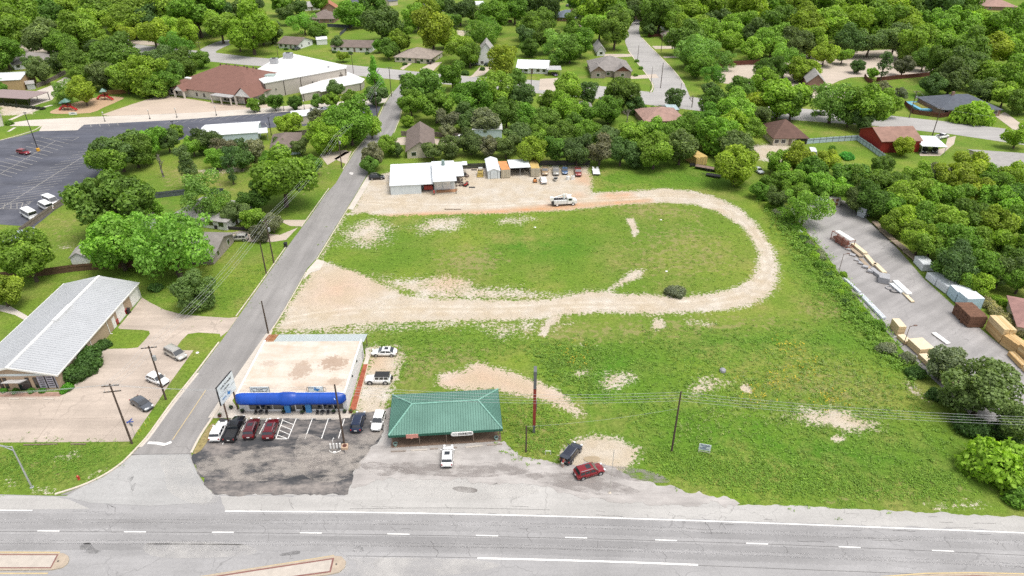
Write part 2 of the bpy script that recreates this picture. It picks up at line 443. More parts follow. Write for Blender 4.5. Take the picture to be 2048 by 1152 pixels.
def ground_material():
    m, nt, b, out = nodes_of('meadow_ground')
    tc = N(nt, 'ShaderNodeTexCoord').outputs['Object']
    a = N(nt, 'ShaderNodeAttribute', attribute_name='cover')
    sep = N(nt, 'ShaderNodeSeparateColor'); L(nt, a.outputs['Color'], sep.inputs[0])
    big = noise(nt, tc, 0.045, 5, 0.6); mid = noise(nt, tc, 0.28, 5, 0.65)
    fine = noise(nt, tc, 1.6, 5, 0.75); tiny = noise(nt, tc, 7.0, 3, 0.8)
    grass = mix(nt, ramp(nt, big, [(0.35, 0), (0.68, 1)]), (0.115, 0.188, 0.024), (0.195, 0.250, 0.036))
    grass = mix(nt, math_(nt, 'MULTIPLY', sep.outputs[2], ramp(nt, mid, [(0.3, 0.5), (0.6, 1)])), grass, (0.060, 0.172, 0.014))
    grass = mix(nt, math_(nt, 'MULTIPLY', a.outputs['Alpha'], ramp(nt, mid, [(0.35, 0.15), (0.65, 1.0)])), grass, (0.215, 0.205, 0.060))
    pt = noise(nt, tc, 0.1, 6, .7)
    grass = mix(nt, ramp(nt, pt, [(.48, 0), (.66, .75)]), grass, (0.24, 0.225, 0.070))
    grass = mix(nt, ramp(nt, noise(nt, tc, .03, 4, .6), [(.42, .55), (.58, 0)]), grass, (0.085, 0.175, 0.018))
    grass = mix(nt, 1.0, grass, ramp(nt, fine, [(0.3, 0.62), (0.52, 1.0), (0.75, 1.28)]), 'MULTIPLY')
    grass = mix(nt, 1.0, grass, ramp(nt, tiny, [(0.3, 0.68), (0.7, 1.22)]), 'MULTIPLY')
    soil = mix(nt, ramp(nt, mid, [(0.35, 0), (0.65, 1)]), (0.43, 0.37, 0.29), (0.505, 0.46, 0.395))
    soil = mix(nt, math_(nt, 'MULTIPLY', sep.outputs[1], ramp(nt, mid, [(0.3, 0.4), (0.6, 1)])), soil, (0.50, 0.225, 0.085))
    soil = mix(nt, 1.0, soil, ramp(nt, fine, [(0.28, 0.74), (0.5, 1.0)]), 'MULTIPLY')
    soil = mix(nt, 1.0, soil, ramp(nt, tiny, [(0.32, 0.78), (0.6, 1.03)]), 'MULTIPLY')
    ra = N(nt, 'ShaderNodeAttribute', attribute_name='rut').outputs['Fac']
    pw = noise(nt, tc, 0.12, 4, .6)
    soil = mix(nt, ramp(nt, pw, [(.38, .55), (.62, 0)]), soil, (0.39, 0.315, 0.215))
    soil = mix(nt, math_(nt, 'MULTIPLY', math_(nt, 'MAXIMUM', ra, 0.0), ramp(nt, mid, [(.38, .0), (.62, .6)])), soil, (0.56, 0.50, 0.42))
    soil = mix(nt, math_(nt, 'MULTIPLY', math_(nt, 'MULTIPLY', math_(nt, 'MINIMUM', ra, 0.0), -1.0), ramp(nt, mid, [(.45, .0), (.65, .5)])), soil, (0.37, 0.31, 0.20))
    # ragged border between soil and grass
    w = math_(nt, 'ADD', sep.outputs[0], math_(nt, 'MULTIPLY', math_(nt, 'SUBTRACT', fine, 0.5), 1.9))
    w = math_(nt, 'ADD', w, math_(nt, 'MULTIPLY', math_(nt, 'SUBTRACT', mid, 0.5), 0.7))
    w = math_(nt, 'ADD', w, math_(nt, 'MULTIPLY', math_(nt, 'SUBTRACT', tiny, 0.5), 0.5))
    w = math_(nt, 'MULTIPLY', w, ramp(nt, sep.outputs[0], [(0.02, 0.0), (0.2, 1.0)]))
    w = math_(nt, 'MAXIMUM', w, ramp(nt, sep.outputs[0], [(0.93, 0.0), (1.0, 0.62)]))
    k = ramp(nt, w, [(0.46, 0.0), (0.58, 1.0)])
    # a scatter of bald spots in the turf
    spot = ramp(nt, math_(nt, 'MULTIPLY', noise(nt, tc, 0.55, 4, 0.7), math_(nt, 'ADD', a.outputs['Alpha'], 0.9)), [(0.70, 0), (0.82, 0.5)])
    c = mix(nt, k, mix(nt, spot, grass, (0.27, 0.215, 0.11)), soil)
    L(nt, c, b.inputs['Base Color'])
    b.inputs['Roughness'].default_value = 0.95
    b.inputs['Specular IOR Level'].default_value = 0.1
    bp = N(nt, 'ShaderNodeBump'); bp.inputs['Strength'].default_value = 0.7; bp.inputs['Distance'].default_value = 0.12
    L(nt, math_(nt, 'ADD', fine, math_(nt, 'MULTIPLY', tiny, 0.5)), bp.inputs['Height']); L(nt, bp.outputs[0], b.inputs['Normal'])
    return m
gme.materials.append(ground_material())
ground = link('ground', gme, kind='structure')

# ================================================================== paving
def road_material(name, c, dark=0.8, streak=0.25, crack=True, stain=0.0, staincol=(0.6, 0.55, 0.48), s=1.0, rough=0.85, rot=0.0):
    m, nt, b, out = nodes_of(name)
    tc = N(nt, 'ShaderNodeTexCoord').outputs['Object']
    if rot:
        mp = N(nt, 'ShaderNodeMapping'); mp.inputs['Rotation'].default_value = (0, 0, rot); L(nt, tc, mp.inputs[0]); tc = mp.outputs[0]
    big = noise(nt, tc, 0.11 * s, 5, 0.6); st = noise(nt, tc, 0.3 * s, 4, 0.6, (0.12, 1.6, 1)); fine = noise(nt, tc, 2.5 * s, 5, 0.75); tiny = noise(nt, tc, 14 * s, 2, 0.7)
    k = mix(nt, ramp(nt, big, [(0.3, 0), (0.7, 1)]), sc(c, dark), sc(c, 1.08))
    k = mix(nt, 1.0, k, ramp(nt, st, [(0.3, 1 - streak), (0.65, 1.0 + streak * 0.2)]), 'MULTIPLY')
    k = mix(nt, 1.0, k, ramp(nt, fine, [(0.25, 0.86), (0.6, 1.03)]), 'MULTIPLY')
    k = mix(nt, 1.0, k, ramp(nt, tiny, [(0.3, 0.86), (0.7, 1.05)]), 'MULTIPLY')
    if stain:
        sm = noise(nt, tc, 0.16 * s, 7, 0.72, (0.6, 1.3, 1))
        k = mix(nt, ramp(nt, sm, [(0.5 - 0.06 * stain, 0.0), (0.60, 0.55 * stain), (0.7, 0.9 * stain)]), k, staincol)
    if crack:
        v = N(nt, 'ShaderNodeTexVoronoi', feature='DISTANCE_TO_EDGE'); v.inputs['Scale'].default_value = 0.16 * s
        wv = N(nt, 'ShaderNodeMix', data_type='VECTOR'); wv.inputs[0].default_value = 0.18
        nz = N(nt, 'ShaderNodeTexNoise'); nz.inputs['Scale'].default_value = 0.7; L(nt, tc, nz.inputs['Vector'])
        va = N(nt, 'ShaderNodeVectorMath', operation='MULTIPLY_ADD'); L(nt, nz.outputs['Color'], va.inputs[0]); va.inputs[1].default_value = (2.2, 2.2, 0); L(nt, tc, va.inputs[2])
        L(nt, va.outputs[0], v.inputs['Vector'])
        cr = math_(nt, 'MULTIPLY', ramp(nt, v.outputs['Distance'], [(0.0, 1.0), (0.012, 0.0)]), ramp(nt, big, [(0.42, 0), (0.62, 0.55)]))
        k = mix(nt, cr, k, sc(c, 0.35))
    L(nt, k, b.inputs['Base Color'])
    b.inputs['Roughness'].default_value = rough
    b.inputs['Specular IOR Level'].default_value = 0.25
    bp = N(nt, 'ShaderNodeBump'); bp.inputs['Strength'].default_value = 0.3; bp.inputs['Distance'].default_value = 0.02
    L(nt, fine, bp.inputs['Height']); L(nt, bp.outputs[0], b.inputs['Normal'])
    MATS[name] = m
    return m
HWY = road_material('worn_highway_asphalt', (0.318, 0.311, 0.308), 0.86, 0.16)
SHOULDER = road_material('pale_shoulder_concrete', (0.395, 0.382, 0.362), 0.9, 0.12)
STREET = road_material('side_street_asphalt', (0.275, 0.262, 0.252), 0.84, 0.18, rot=R(90))
APRON = road_material('street_mouth_concrete', (0.36, 0.355, 0.345), 0.88, 0.12)
CROSS = road_material('cross_street_asphalt', (0.36, 0.345, 0.33), 0.9, 0.15)
CONC = road_material('tan_concrete', (0.47, 0.395, 0.33), 0.78, 0.2, stain=0.35, staincol=(0.36, 0.30, 0.25))
PLAZA = road_material('pale_plaza_concrete', (0.46, 0.375, 0.30), 0.9, 0.1, crack=False)
WALK = road_material('sidewalk_concrete', (0.52, 0.47, 0.41), 0.88, 0.1, crack=False)
LOT = road_material('shop_lot_asphalt', (0.062, 0.063, 0.067), 0.8, 0.2, stain=1.0, staincol=(0.33, 0.29, 0.26), s=1.5)
CHURCHLOT = road_material('church_lot_asphalt', (0.098, 0.103, 0.128), 0.7, 0.3, crack=False, stain=0.25, staincol=(0.25, 0.25, 0.27), s=0.5)
GRAVEL = road_material('grey_gravel', (0.37, 0.345, 0.325), 0.78, 0.2, crack=False, stain=0.6, staincol=(0.50, 0.475, 0.45), s=1.6)
YARD = road_material('yard_asphalt', (0.335, 0.32, 0.31), 0.78, 0.22, stain=0.3, staincol=(0.2, 0.19, 0.185), rot=R(-35))
WHITE = mat('white_road_paint', (0.72, 0.71, 0.68), 0.8, 0.1, 2.0)
YELLOW = mat('yellow_road_paint', (0.47, 0.37, 0.20), 0.8, 0.12, 2.0)
KERB = mat('kerb_concrete', (0.52, 0.46, 0.38), 0.9, 0.14, 0.8)
KERBY = mat('faded_yellow_kerb', (0.38, 0.325, 0.235), 0.9, 0.2, 0.8)
BRICKRED = mat('red_brick_paving', (0.20, 0.095, 0.082), 0.9, 0.2, 1.5)
REDPAVE = mat('red_painted_paving', (0.28, 0.055, 0.025), 0.85, 0.3, 1.0, c2=(0.38, 0.12, 0.065))
DARK = mat('dark_tar', (0.06, 0.057, 0.055), 0.9, 0.2)

hw_top = [(-500, 984), (-200, 987), (0, 989), (110, 992), (250, 990), (440, 990), (560, 991), (690, 991), (820, 992), (1024, 998), (1200, 1006), (1400, 1012), (1536, 1016), (1700, 1022), (1870, 1030), (2048, 1038), (2300, 1052), (2800, 1085)]
hw = sheet('highway', hw_top + [(2800, 1700), (-900, 1700)], 0.020, HWY)
sheet('road_shoulder', [(690, 992), (694, 980), (702, 972), (730, 968), (770, 956), (800, 953), (850, 958), (900, 958), (980, 962), (1030, 964), (1075, 970), (1105, 971), (1118, 982), (1150, 986), (1190, 992), (1200, 1000), (1240, 1004), (1300, 1006), (1400, 1008), (1536, 1011), (1700, 1018), (1870, 1026), (2048, 1034), (2300, 1048), (2300, 1078), (2048, 1064), (1800, 1054), (1536, 1044), (1300, 1036), (1024, 1029), (700, 1023), (450, 1021), (440, 992), (560, 993)], 0.028, SHOULDER, rough=0.08)
sheet('road_shoulder', [(-600, 984), (-200, 989), (0, 991), (110, 994), (140, 1000), (180, 1018), (65, 1019), (-600, 1016)], 0.028, SHOULDER)
edge = [(450, 1022.5), (700, 1024.5), (1024, 1030.5), (1300, 1038.5), (1536, 1046.5), (1800, 1056.5), (2048, 1066), (2400, 1083)]
ribbon('edge_line', edge, 0.20, 0.034, WHITE, hw)
ribbon('edge_line', [(-500, 1018), (-100, 1020), (65, 1021)], 0.18, 0.034, WHITE, hw)
for x, y, sl_ in [(-105, 1061, 0), (75, 1062, 0.01), (248, 1063.6, 0.005), (424, 1064.6, 0.005), (600, 1065.8, 0.015), (775, 1068, 0.02), (952, 1071, 0.025), (1130, 1075, 0.03), (1310, 1080, 0.033), (1492, 1086.6, 0.037), (1677, 1093.6, 0.04), (1864, 1101, 0.042), (2055, 1109, 0.043)]:
    ribbon('lane_dash', [(x, y), (x + 44, y + 44 * sl_)], 0.17, 0.034, WHITE, hw, curve=0)
ribbon('turn_lane_line', [(955, 1116.5), (1100, 1120), (1250, 1124.5), (1396, 1130)], 0.26, 0.034, WHITE, hw)
for y0, pts in ((0, [(-400, 1063), (250, 1064), (800, 1070), (1300, 1081), (1700, 1095), (2200, 1118)]), (0, [(692, 1112), (850, 1114), (955, 1116)]), (0, [(1396, 1131), (1700, 1143), (1900, 1150)]), (0, [(700, 1018), (900, 1016), (1100, 1020)])):
    ribbon('pavement_joint', pts, 0.05, 0.030, DARK, hw)
# cracks across the lanes
ck = MB()
for i in range(34):
    x = random.uniform(-100, 2100); y = random.choice([random.uniform(1024, 1060), random.uniform(1070, 1110), random.uniform(995, 1020)])
    pts = [(x + random.uniform(-5, 5) + 2 * k, y + k * random.uniform(3, 6)) for k in range(random.randint(3, 7))]
    ribbon('', pts, random.uniform(0.02, 0.045), 0.031, None, mb=ck, curve=0)
for i in range(22):
    x = random.uniform(700, 2050); y = np.interp(x, [700, 1200, 2048], [1000, 1016, 1046]) + random.uniform(-8, 60)
    pts = [(x + 9 * k, y + 9 * k * 0.03 + random.uniform(-0.8, 0.8)) for k in range(random.randint(3, 8))]
    ribbon('', pts, random.uniform(0.025, 0.06), 0.031, None, mb=ck, curve=0)
ck.build('crack', DARK, hw, kind='stuff')
for px in ([(905, 976), (920, 973), (940, 975), (955, 980), (948, 986), (925, 985), (912, 982)], [(975, 965), (990, 963), (998, 968), (982, 970)]):
    sheet('pothole_patch', px, 0.033, mat('exposed_tar', (0.13, 0.115, 0.105), 0.95, 0.3, 2), curve=4, jit=0.06, parent=hw)

def film(name, c, lo, hi, scale=.5, stretch=(.15, 1.5, 1), amt=.5):
    m, nt, b, out = nodes_of(name)
    tc = N(nt, 'ShaderNodeTexCoord').outputs['Object']
    b.inputs['Base Color'].default_value = (*c, 1); b.inputs['Roughness'].default_value = .9
    t = N(nt, 'ShaderNodeBsdfTransparent'); ms = N(nt, 'ShaderNodeMixShader')
    L(nt, math_(nt, 'MULTIPLY', ramp(nt, noise(nt, tc, scale, 6, .65, stretch), [(lo, 0), (hi, 1)]), amt), ms.inputs[0])
    L(nt, t.outputs[0], ms.inputs[1]); L(nt, b.outputs[0], ms.inputs[2]); L(nt, ms.outputs[0], out.inputs[0])
    return m
RUB = film('rubbed_tyre_film', (.13, .125, .125), .32, .62, .25, (.12, 1, 1), .14)
lane1 = [(-500, 1041), (0, 1042), (450, 1043), (1024, 1049), (1536, 1066), (2048, 1086), (2400, 1102)]
lane2 = [(-500, 1083), (0, 1084), (450, 1086), (1024, 1093), (1536, 1109), (2048, 1131), (2400, 1149)]
for ln_ in (lane1, lane2):
    for dy in (-9, 9): ribbon('wheel_path', [(x, y + dy) for x, y in ln_], 1.15, .0295, RUB, hw)
    ribbon('oil_strip', ln_, .7, .0292, film('oil_drip_film', (.08, .075, .07), .45, .62, .4, (.1, 1, 1), .13), hw)
OIL = film('oil_stain_film', (.07, .068, .066), .38, .6, .6, (1, 1, 1), .32)
for px in ([(160, 1092), (178, 1085), (190, 1098), (205, 1104), (185, 1108), (165, 1104)], [(705, 1098), (720, 1092), (728, 1102), (712, 1106)], [(560, 1108), (595, 1102), (598, 1108), (565, 1112)], [(255, 960), (268, 952), (262, 964)], [(262, 975), (272, 966), (266, 984)]):
    sheet('oil_stain', px, .0412, OIL, curve=5, parent=hw)
PALEF = film('dust_film', (.55, .53, .5), .35, .65, .22, (1, 1, 1), .5)
for px in ([(320, 915), (370, 912), (390, 950), (440, 995), (400, 1010), (340, 985), (330, 950)], [(640, 1118), (900, 1118), (1000, 1130), (900, 1150), (700, 1150)], [(300, 1085), (480, 1088), (500, 1110), (320, 1115)], [(820, 962), (1000, 966), (1080, 980), (1000, 998), (820, 990)]):
    sheet('dust_patch', px, .0405, PALEF, curve=5, parent=hw)
# raised medians
def median(out_px, brick_px, inner_px, y1, y2, nose):
    o = sheet('median', out_px, 0.15, mat('median_concrete', (0.37, 0.305, 0.235), 0.9, 0.15), kind='structure')
    o2 = MB().prism(W(out_px), 0.0, 0.148).build('kerb', KERBY, o)
    sheet('brick_border', brick_px, 0.158, BRICKRED, parent=o)
    sheet('concrete_infill', inner_px, 0.166, mat('median_infill', (0.42, 0.375, 0.325), 0.9, 0.12), parent=o)
    for l in (y1, y2):
        if l: ribbon('yellow_line', l, 0.2, 0.034, YELLOW, o, curve=0)
    if nose:
        MB().lathe([(0.12, 0.15), (0.12, 0.2), (0.05, 0.21)], 10, (*G(*nose)[:2], 0)).build('reflector', DARK, o)
    return o
median([(-700, 1105), (-200, 1107), (0, 1107.5), (100, 1107), (128, 1108), (137, 1113), (139, 1120), (136, 1128), (126, 1136), (105, 1141), (0, 1142), (-700, 1142)],
       [(-700, 1109), (118, 1110), (103, 1138), (-700, 1139)], [(-700, 1112), (114, 1112), (101.5, 1136), (-700, 1136)],
       [(-600, 1102), (120, 1105)], [(-600, 1147), (96, 1147)], (117, 1124))
median([(250, 1182), (415, 1152), (500, 1139), (600, 1124), (665, 1113), (683, 1114), (692, 1124), (690, 1136), (678, 1146), (655, 1151), (560, 1163), (300, 1205)],
       [(280, 1177), (512, 1140.5), (669, 1117), (662, 1146), (560, 1160), (320, 1199)], [(300, 1177), (512, 1143.5), (664.5, 1120.5), (659, 1143.5), (560, 1157), (330, 1195)],
       [(250, 1177), (512, 1136.5), (668, 1111.5)], None, (673, 1130))
median([(1790, 1158), (1830, 1152), (1880, 1149.5), (1950, 1148.5), (2048, 1152), (2300, 1164), (2300, 1190), (1790, 1190)],
       [(1850, 1155), (1950, 1152), (2300, 1168), (2300, 1185), (1850, 1185)], [(1860, 1158), (1950, 1156), (2300, 1172), (2300, 1182), (1860, 1182)],
       [(1760, 1154), (1850, 1147), (1950, 1145.5), (2048, 1148), (2300, 1159)], None, None)

# side street
st_left = [(120, 990), (160, 975), (205, 955), (240, 932), (262, 912), (280, 893), (300, 870), (345, 808), (395, 745), (440, 686), (478, 632), (519, 573), (574, 495), (619, 435), (652, 388), (672, 366), (687, 340), (709, 305), (732, 278), (757, 237), (772, 205), (787, 184), (801, 168)]
st_right = [(818, 168), (812, 185), (804, 212), (797, 240), (787, 265), (760, 308), (734, 350), (712, 388), (692, 420), (652, 485), (632, 518), (614, 538), (594, 573), (560, 632), (540, 663), (505, 708), (470, 765), (450, 798), (415, 848), (397, 876), (382, 905), (386, 925), (398, 950), (412, 972), (428, 990)]
street = sheet('side_street', st_left + st_right, 0.030, STREET)
sheet('street_mouth', [(130, 994), (165, 974), (205, 955.5), (240, 932.5), (262, 912), (282, 909), (378, 908), (384, 925), (396, 950), (410, 974), (428, 992), (420, 1005), (300, 1012), (180, 1006)], 0.038, APRON)
for pts, w, mm in (([(110, 989), (160, 973), (203, 953.5), (238, 931), (260, 911), (278, 892)], 0.32, KERB), ([(278, 892), (298, 869), (343, 807), (393, 744), (438, 685)], 0.28, KERB),
              ([(472, 633), (517, 572), (572, 494)], 0.2, KERB), ([(603, 454), (617, 434), (650, 388), (658, 377)], 0.2, KERB), ([(686, 339), (708, 304), (731, 277), (756, 236), (771, 204), (786, 183)], 0.22, KERB),
              ([(633, 520), (654, 486), (693, 422), (700, 412)], 0.2, KERB), ([(541, 664), (562, 632), (597, 572), (612, 545)], 0.2, KERB), ([(788, 266), (798, 241), (806, 212)], 0.22, KERB),
              ([(383, 906), (398, 877), (416, 849), (444, 808)], 0.35, KERB)):
    ribbon('kerb', pts, w, 0.0, mm, street, h=0.15)
ribbon('stop_line', [(296, 886), (312, 886.5), (322, 888), (330, 889), (343, 884)], 0.55, 0.048, WHITE, street, curve=4)
ribbon('centre_line', [(345, 880), (382, 825), (412, 780)], 0.14, 0.044, YELLOW, street)
ribbon('street_joint', [(262, 909.5), (382, 908)], 0.07, 0.050, DARK, street, curve=0)
ribbon('gutter', [(281, 894), (301, 871), (346, 809), (396, 746)], 0.5, 0.036, WALK, street)
sheet('manhole_cover', [(698, 346), (703, 344), (707, 347), (703, 350)], 0.042, mat('manhole_iron', (0.5, 0.48, 0.46), 0.7), curve=4, parent=street)
sheet('driveway_apron', [(736, 350), (747, 352), (706, 420), (695, 418)], 0.040, WALK)
sheet('driveway_apron', [(614, 541), (634, 519), (650, 523), (640, 540), (622, 546), (606, 560), (612, 548)], 0.040, WALK, jit=0.1)

# cross street, far street
sheet('cross_street', [(150, 78), (265, 88), (350, 97), (420, 104), (500, 114), (600, 122), (700, 130), (760, 136), (870, 147), (930, 152), (1080, 161), (1200, 172), (1300, 184), (1400, 196), (1500, 208), (1600, 217), (1750, 228), (1900, 244), (2048, 262), (2300, 298), (2300, 345), (2048, 290), (1900, 268), (1750, 252), (1600, 241), (1500, 231), (1400, 222), (1300, 210), (1200, 198), (1080, 187), (930, 172), (830, 163), (700, 150), (600, 139), (480, 129), (400, 121), (265, 108), (150, 94)], 0.026, CROSS)
far = sheet('residential_street', [(1292, 205), (1302, 190), (1308, 172), (1294, 148), (1272, 120), (1256, 98), (1250, 80), (1254, 66), (1262, 50), (1270, 40), (1280, 40), (1278, 60), (1282, 74), (1298, 92), (1330, 124), (1352, 148), (1368, 168), (1378, 190), (1384, 212)], 0.034, CROSS, curve=3)
for pts in ([(1300, 186), (1306, 172), (1293, 149), (1271, 121), (1256, 100)], [(1284, 76), (1299, 92), (1331, 124), (1353, 148), (1369, 170)]):
    ribbon('kerb', pts, 0.5, 0.0, KERB, far, h=0.12)
sheet('branch_road', [(398, 104), (428, 86), (455, 80), (470, 84), (440, 98), (432, 106), (460, 112)], 0.034, CROSS, curve=3)

# paved lots
sheet('frontage_base', [(386, 912), (440, 840), (760, 828), (790, 880), (1005, 886), (1040, 915), (1100, 928), (1185, 936), (1240, 950), (1330, 982), (1440, 1002), (1480, 1012), (1200, 1012), (900, 1000), (430, 996)], .014, SHOULDER)
lot = sheet('shop_parking_lot', [(384, 911), (402, 899), (418, 874), (432, 848), (440, 837), (700, 837), (706, 827), (758, 826), (766, 840), (768, 862), (760, 878), (742, 894), (738, 905), (726, 918), (716, 932), (706, 945), (708, 958), (700, 972), (696, 989), (560, 990), (428, 989), (408, 966), (394, 938), (384, 920)], 0.046, LOT, rough=0.16)
gravel = sheet('gravel_apron', [(706, 958), (714, 934), (728, 916), (742, 898), (766, 876), (770, 850), (764, 826), (785, 812), (790, 890), (905, 890), (1008, 882), (1018, 893), (1040, 912), (1070, 918), (1105, 925), (1140, 930), (1190, 925), (1240, 942), (1275, 960), (1320, 972), (1370, 985), (1420, 993), (1468, 999), (1480, 1008), (1400, 1012), (1240, 1007), (1190, 996), (1115, 986), (1100, 974), (1030, 968), (900, 962), (790, 958), (770, 960), (730, 972), (702, 976)], 0.050, GRAVEL, rough=0.26)
DUST2 = film('lot_dust_film', (.36, .325, .29), .40, .56, .35, (.7, 1.2, 1), .6)
for px in ([(392, 925), (470, 905), (600, 890), (640, 905), (690, 905), (640, 935), (560, 960), (450, 962), (410, 955)], [(600, 870), (655, 882), (700, 915), (720, 905), (708, 950), (640, 965), (590, 930)], [(690, 880), (740, 870), (766, 862), (740, 900), (706, 950)]):
    zw = globals().get('zw', .0535) + .003; sheet('worn_patch', px, zw, DUST2, curve=4, parent=lot)
RUT2 = film('gravel_rut_film', (.25, .225, .21), .42, .6, .5, (.6, 1.3, 1), .6)
for px in ([(1050, 950), (1150, 945), (1230, 965), (1280, 985), (1200, 990), (1120, 975)], [(1180, 930), (1290, 940), (1340, 965), (1250, 960)], [(720, 930), (760, 925), (830, 945), (760, 952)], [(790, 925), (900, 930), (1000, 925), (1060, 945), (950, 955), (800, 945)]):
    zw = zw + .003; sheet('worn_patch', px, zw, RUT2, curve=4, parent=gravel)
sheet('muddy_puddle', [(1167, 917), (1180, 913), (1196, 914), (1200, 920), (1190, 926), (1174, 924)], 0.085, mat('puddle_mud', (0.33, 0.26, 0.17), 0.35, 0.1, 1), curve=4)
stripe = lambda p, w=0.13: ribbon('parking_line', p, w, 0.054, WHITE, lot, curve=0)
for a, b in (((495, 837), (483, 862)), ((535, 837), (519, 868)), ((566, 838), (552, 878)), ((593, 837), (576, 878)), ((625, 837), (610, 878)), ((657, 837), (643, 878)), ((689, 838), (677, 877)), ((449, 883), (445, 889))):
    stripe([a, b])
for t in (0.08, 0.33, 0.57, 0.82): stripe([(566 - 14 * t + 1, 838 + 40 * t), (591 - 15 * min(1, t + .22), 837 + 41 * min(1, t + .22))], 0.11)
stripe([(552, 878), (576, 878)])
for x in (611, 643, 674, 506, 546, 473):
    a = G(x - 11, 839.5); b = G(x + 11, 839)
    ribbon('wheel_stop', [(a.x, a.y), (b.x, b.y)], 0.2, 0.05, WALK, lot, curve=0, world=True, h=0.12)
for a, b, k in (((782, 904), (812, 903), 1), ((822, 902), (855, 900), 0), ((860, 899), (876, 898), 1), ((931, 896), (965, 892), 0), ((974, 891), (1004, 889), 1), ((901, 897), (914, 896), 1)):
    ribbon('wheel_stop', [a, b], 0.24, 0.03, mat('weathered_timber_stop', (0.28, 0.235, 0.2), 0.9, 0.3) if k else WALK, gravel, curve=0, h=0.14)
sheet('shop_sidewalk', [(416, 836), (436, 806), (450, 782), (472, 812), (484, 823), (698, 822), (704, 826), (700, 836.5), (430, 836.5)], 0.066, WALK)
sheet('verge_bed', [(386, 908), (400, 880), (418, 852), (430, 848), (424, 866), (412, 888), (400, 903)], 0.060, mat('dry_verge', (0.26, 0.21, 0.09), 0.95, 0.4, 2.5), curve=2)
sheet('side_walkway', [(438, 805), (470, 756), (512, 696), (535, 664), (546, 660), (540, 675), (500, 735), (476, 780), (460, 812)], 0.058, WALK)
# red walkway beside the shop: rows of red pavers
rw = sheet('red_walkway', [(727, 729), (735.5, 729), (712, 819), (698, 824)], 0.070, REDPAVE)
sheet('door_pad', [(730, 696), (742, 696), (741, 710), (735.5, 729), (727, 729), (732, 712)], 0.074, WALK)
ribbon('paver_edge', [(736.5, 729), (713, 820)], 0.16, 0.04, mat('paver_edge', (0.5, 0.4, 0.3), .9), rw, curve=0, h=0.08)

# left business: concrete court with lawn islands
court = sheet('concrete_court', [(-300, 786), (20, 784), (128, 784), (150, 772), (168, 745), (212, 698), (258, 697), (276, 695), (290, 680), (300, 668), (298, 662), (285, 660), (240, 658), (236, 655), (262, 624), (284, 595), (300, 605), (330, 620), (364, 629), (410, 633), (458, 636), (476, 634), (456, 662), (441, 674), (440, 668), (430, 667), (396, 665), (376, 668), (362, 682), (349, 700), (387, 701), (340, 766), (318, 800), (272, 866), (262, 883), (200, 884), (0, 885), (-300, 886)], 0.020, CONC)
for x, y, dx, dy in ((176, 742, 9, -11), (192, 723, 9, -10), (205, 706, 5, -6)):
    ribbon('wheel_stop', [(x - 4, y + 5), (x + dx - 4, y + dy + 4)], 0.22, 0.02, WALK, court, curve=0, h=0.13)
for x in (18, 52, 88, -20): ribbon('wheel_stop', [(x, 798.5), (x + 20, 799)], 0.22, 0.02, WALK, court, curve=0, h=0.13)
ribbon('kerb', [(130, 785), (150, 772), (168, 746), (210, 699)], 0.2, 0.0, WALK, court, curve=0, h=0.14)
sheet('brick_walk', [(-200, 785), (128, 785), (145, 776), (120, 793), (-200, 795)], 0.030, mat('brown_brick_walk', (0.30, 0.19, 0.145), 0.9, 0.25, 1.0))
for pts in ([(0, 842), (140, 838), (230, 835)], [(70, 885), (110, 830), (130, 790)], [(200, 885), (245, 838), (330, 700)], [(275, 697), (352, 700)], [(438, 634), (425, 667)]):
    ribbon('slab_joint', pts, 0.05, 0.026, mat('dark_joint', (0.27, 0.22, 0.18), .95), court, curve=0)  # slab joints in a darker tone than the court concrete
sheet('garden_path', [(0, 610), (20, 612), (62, 636), (50, 641), (30, 630), (0, 622)], 0.024, WALK)
for px in ([(100, 889), (115, 888.5), (115, 889.5), (48, 890)], ):
    pass

# church lot, plaza
clot = sheet('church_parking_lot', [(-300, 330), (0, 281), (40, 272), (78, 262), (155, 260), (168, 249), (200, 247), (360, 239), (450, 233), (560, 224), (640, 218), (742, 209), (762, 214), (752, 236), (700, 248), (560, 254), (470, 262), (380, 274), (320, 292), (240, 320), (200, 345), (150, 395), (110, 420), (66, 456), (44, 452), (0, 449), (-300, 440)], 0.022, CHURCHLOT)
sheet('church_walk', [(20, 246), (60, 240), (200, 233), (400, 225), (560, 213), (640, 207), (742, 198), (775, 196), (770, 205), (742, 209.5), (560, 224.5), (360, 239.5), (168, 249.5), (155, 260.5), (78, 262.5), (84, 252), (20, 252)], 0.030, WALK)
sheet('church_plaza', [(202, 230), (260, 210), (330, 188), (345, 193), (430, 206), (505, 212), (540, 208), (540, 215), (400, 225), (220, 232)], 0.036, PLAZA)
sheet('playground_bed', [(102, 222), (112, 228), (180, 226), (205, 216), (246, 198), (240, 194), (205, 193), (150, 205)], 0.030, mat('wood_chips', (0.40, 0.27, 0.165), 0.95, 0.2, 3), curve=2)
ribbon('path', [(20, 240), (60, 222), (104, 210)], 1.6, 0.034, WALK, curve=0)
sheet('church_drive', [(62, 186), (100, 172), (130, 154), (142, 158), (120, 178), (104, 200), (60, 214)], 0.028, WALK)
for px in ([(0, 280), (0, 262), (30, 252), (78, 250), (84, 254), (70, 262), (40, 270)],): pass
ribbon('kerb', [(-60, 292), (0, 281), (40, 270), (70, 260), (84, 251)], 0.35, 0.0, KERB, clot, h=0.14)
LP = mat('faded_lot_paint', (0.36, 0.34, 0.30), 0.85, 0.15)
def lline(a, b, w=0.13): ribbon('parking_line', [a, b], w, 0.032, LP, clot, curve=0)
for k in range(24):                                              # herringbone stalls either side of the long spine
    t = k / 23; x = 228 - 226 * t ** 0.92; y = 275 + 142 * t ** 0.98
    lline((x - 22 - 30 * t, y + 3 + 4 * t), (x + 30 + 28 * t, y - 4 - 5 * t))
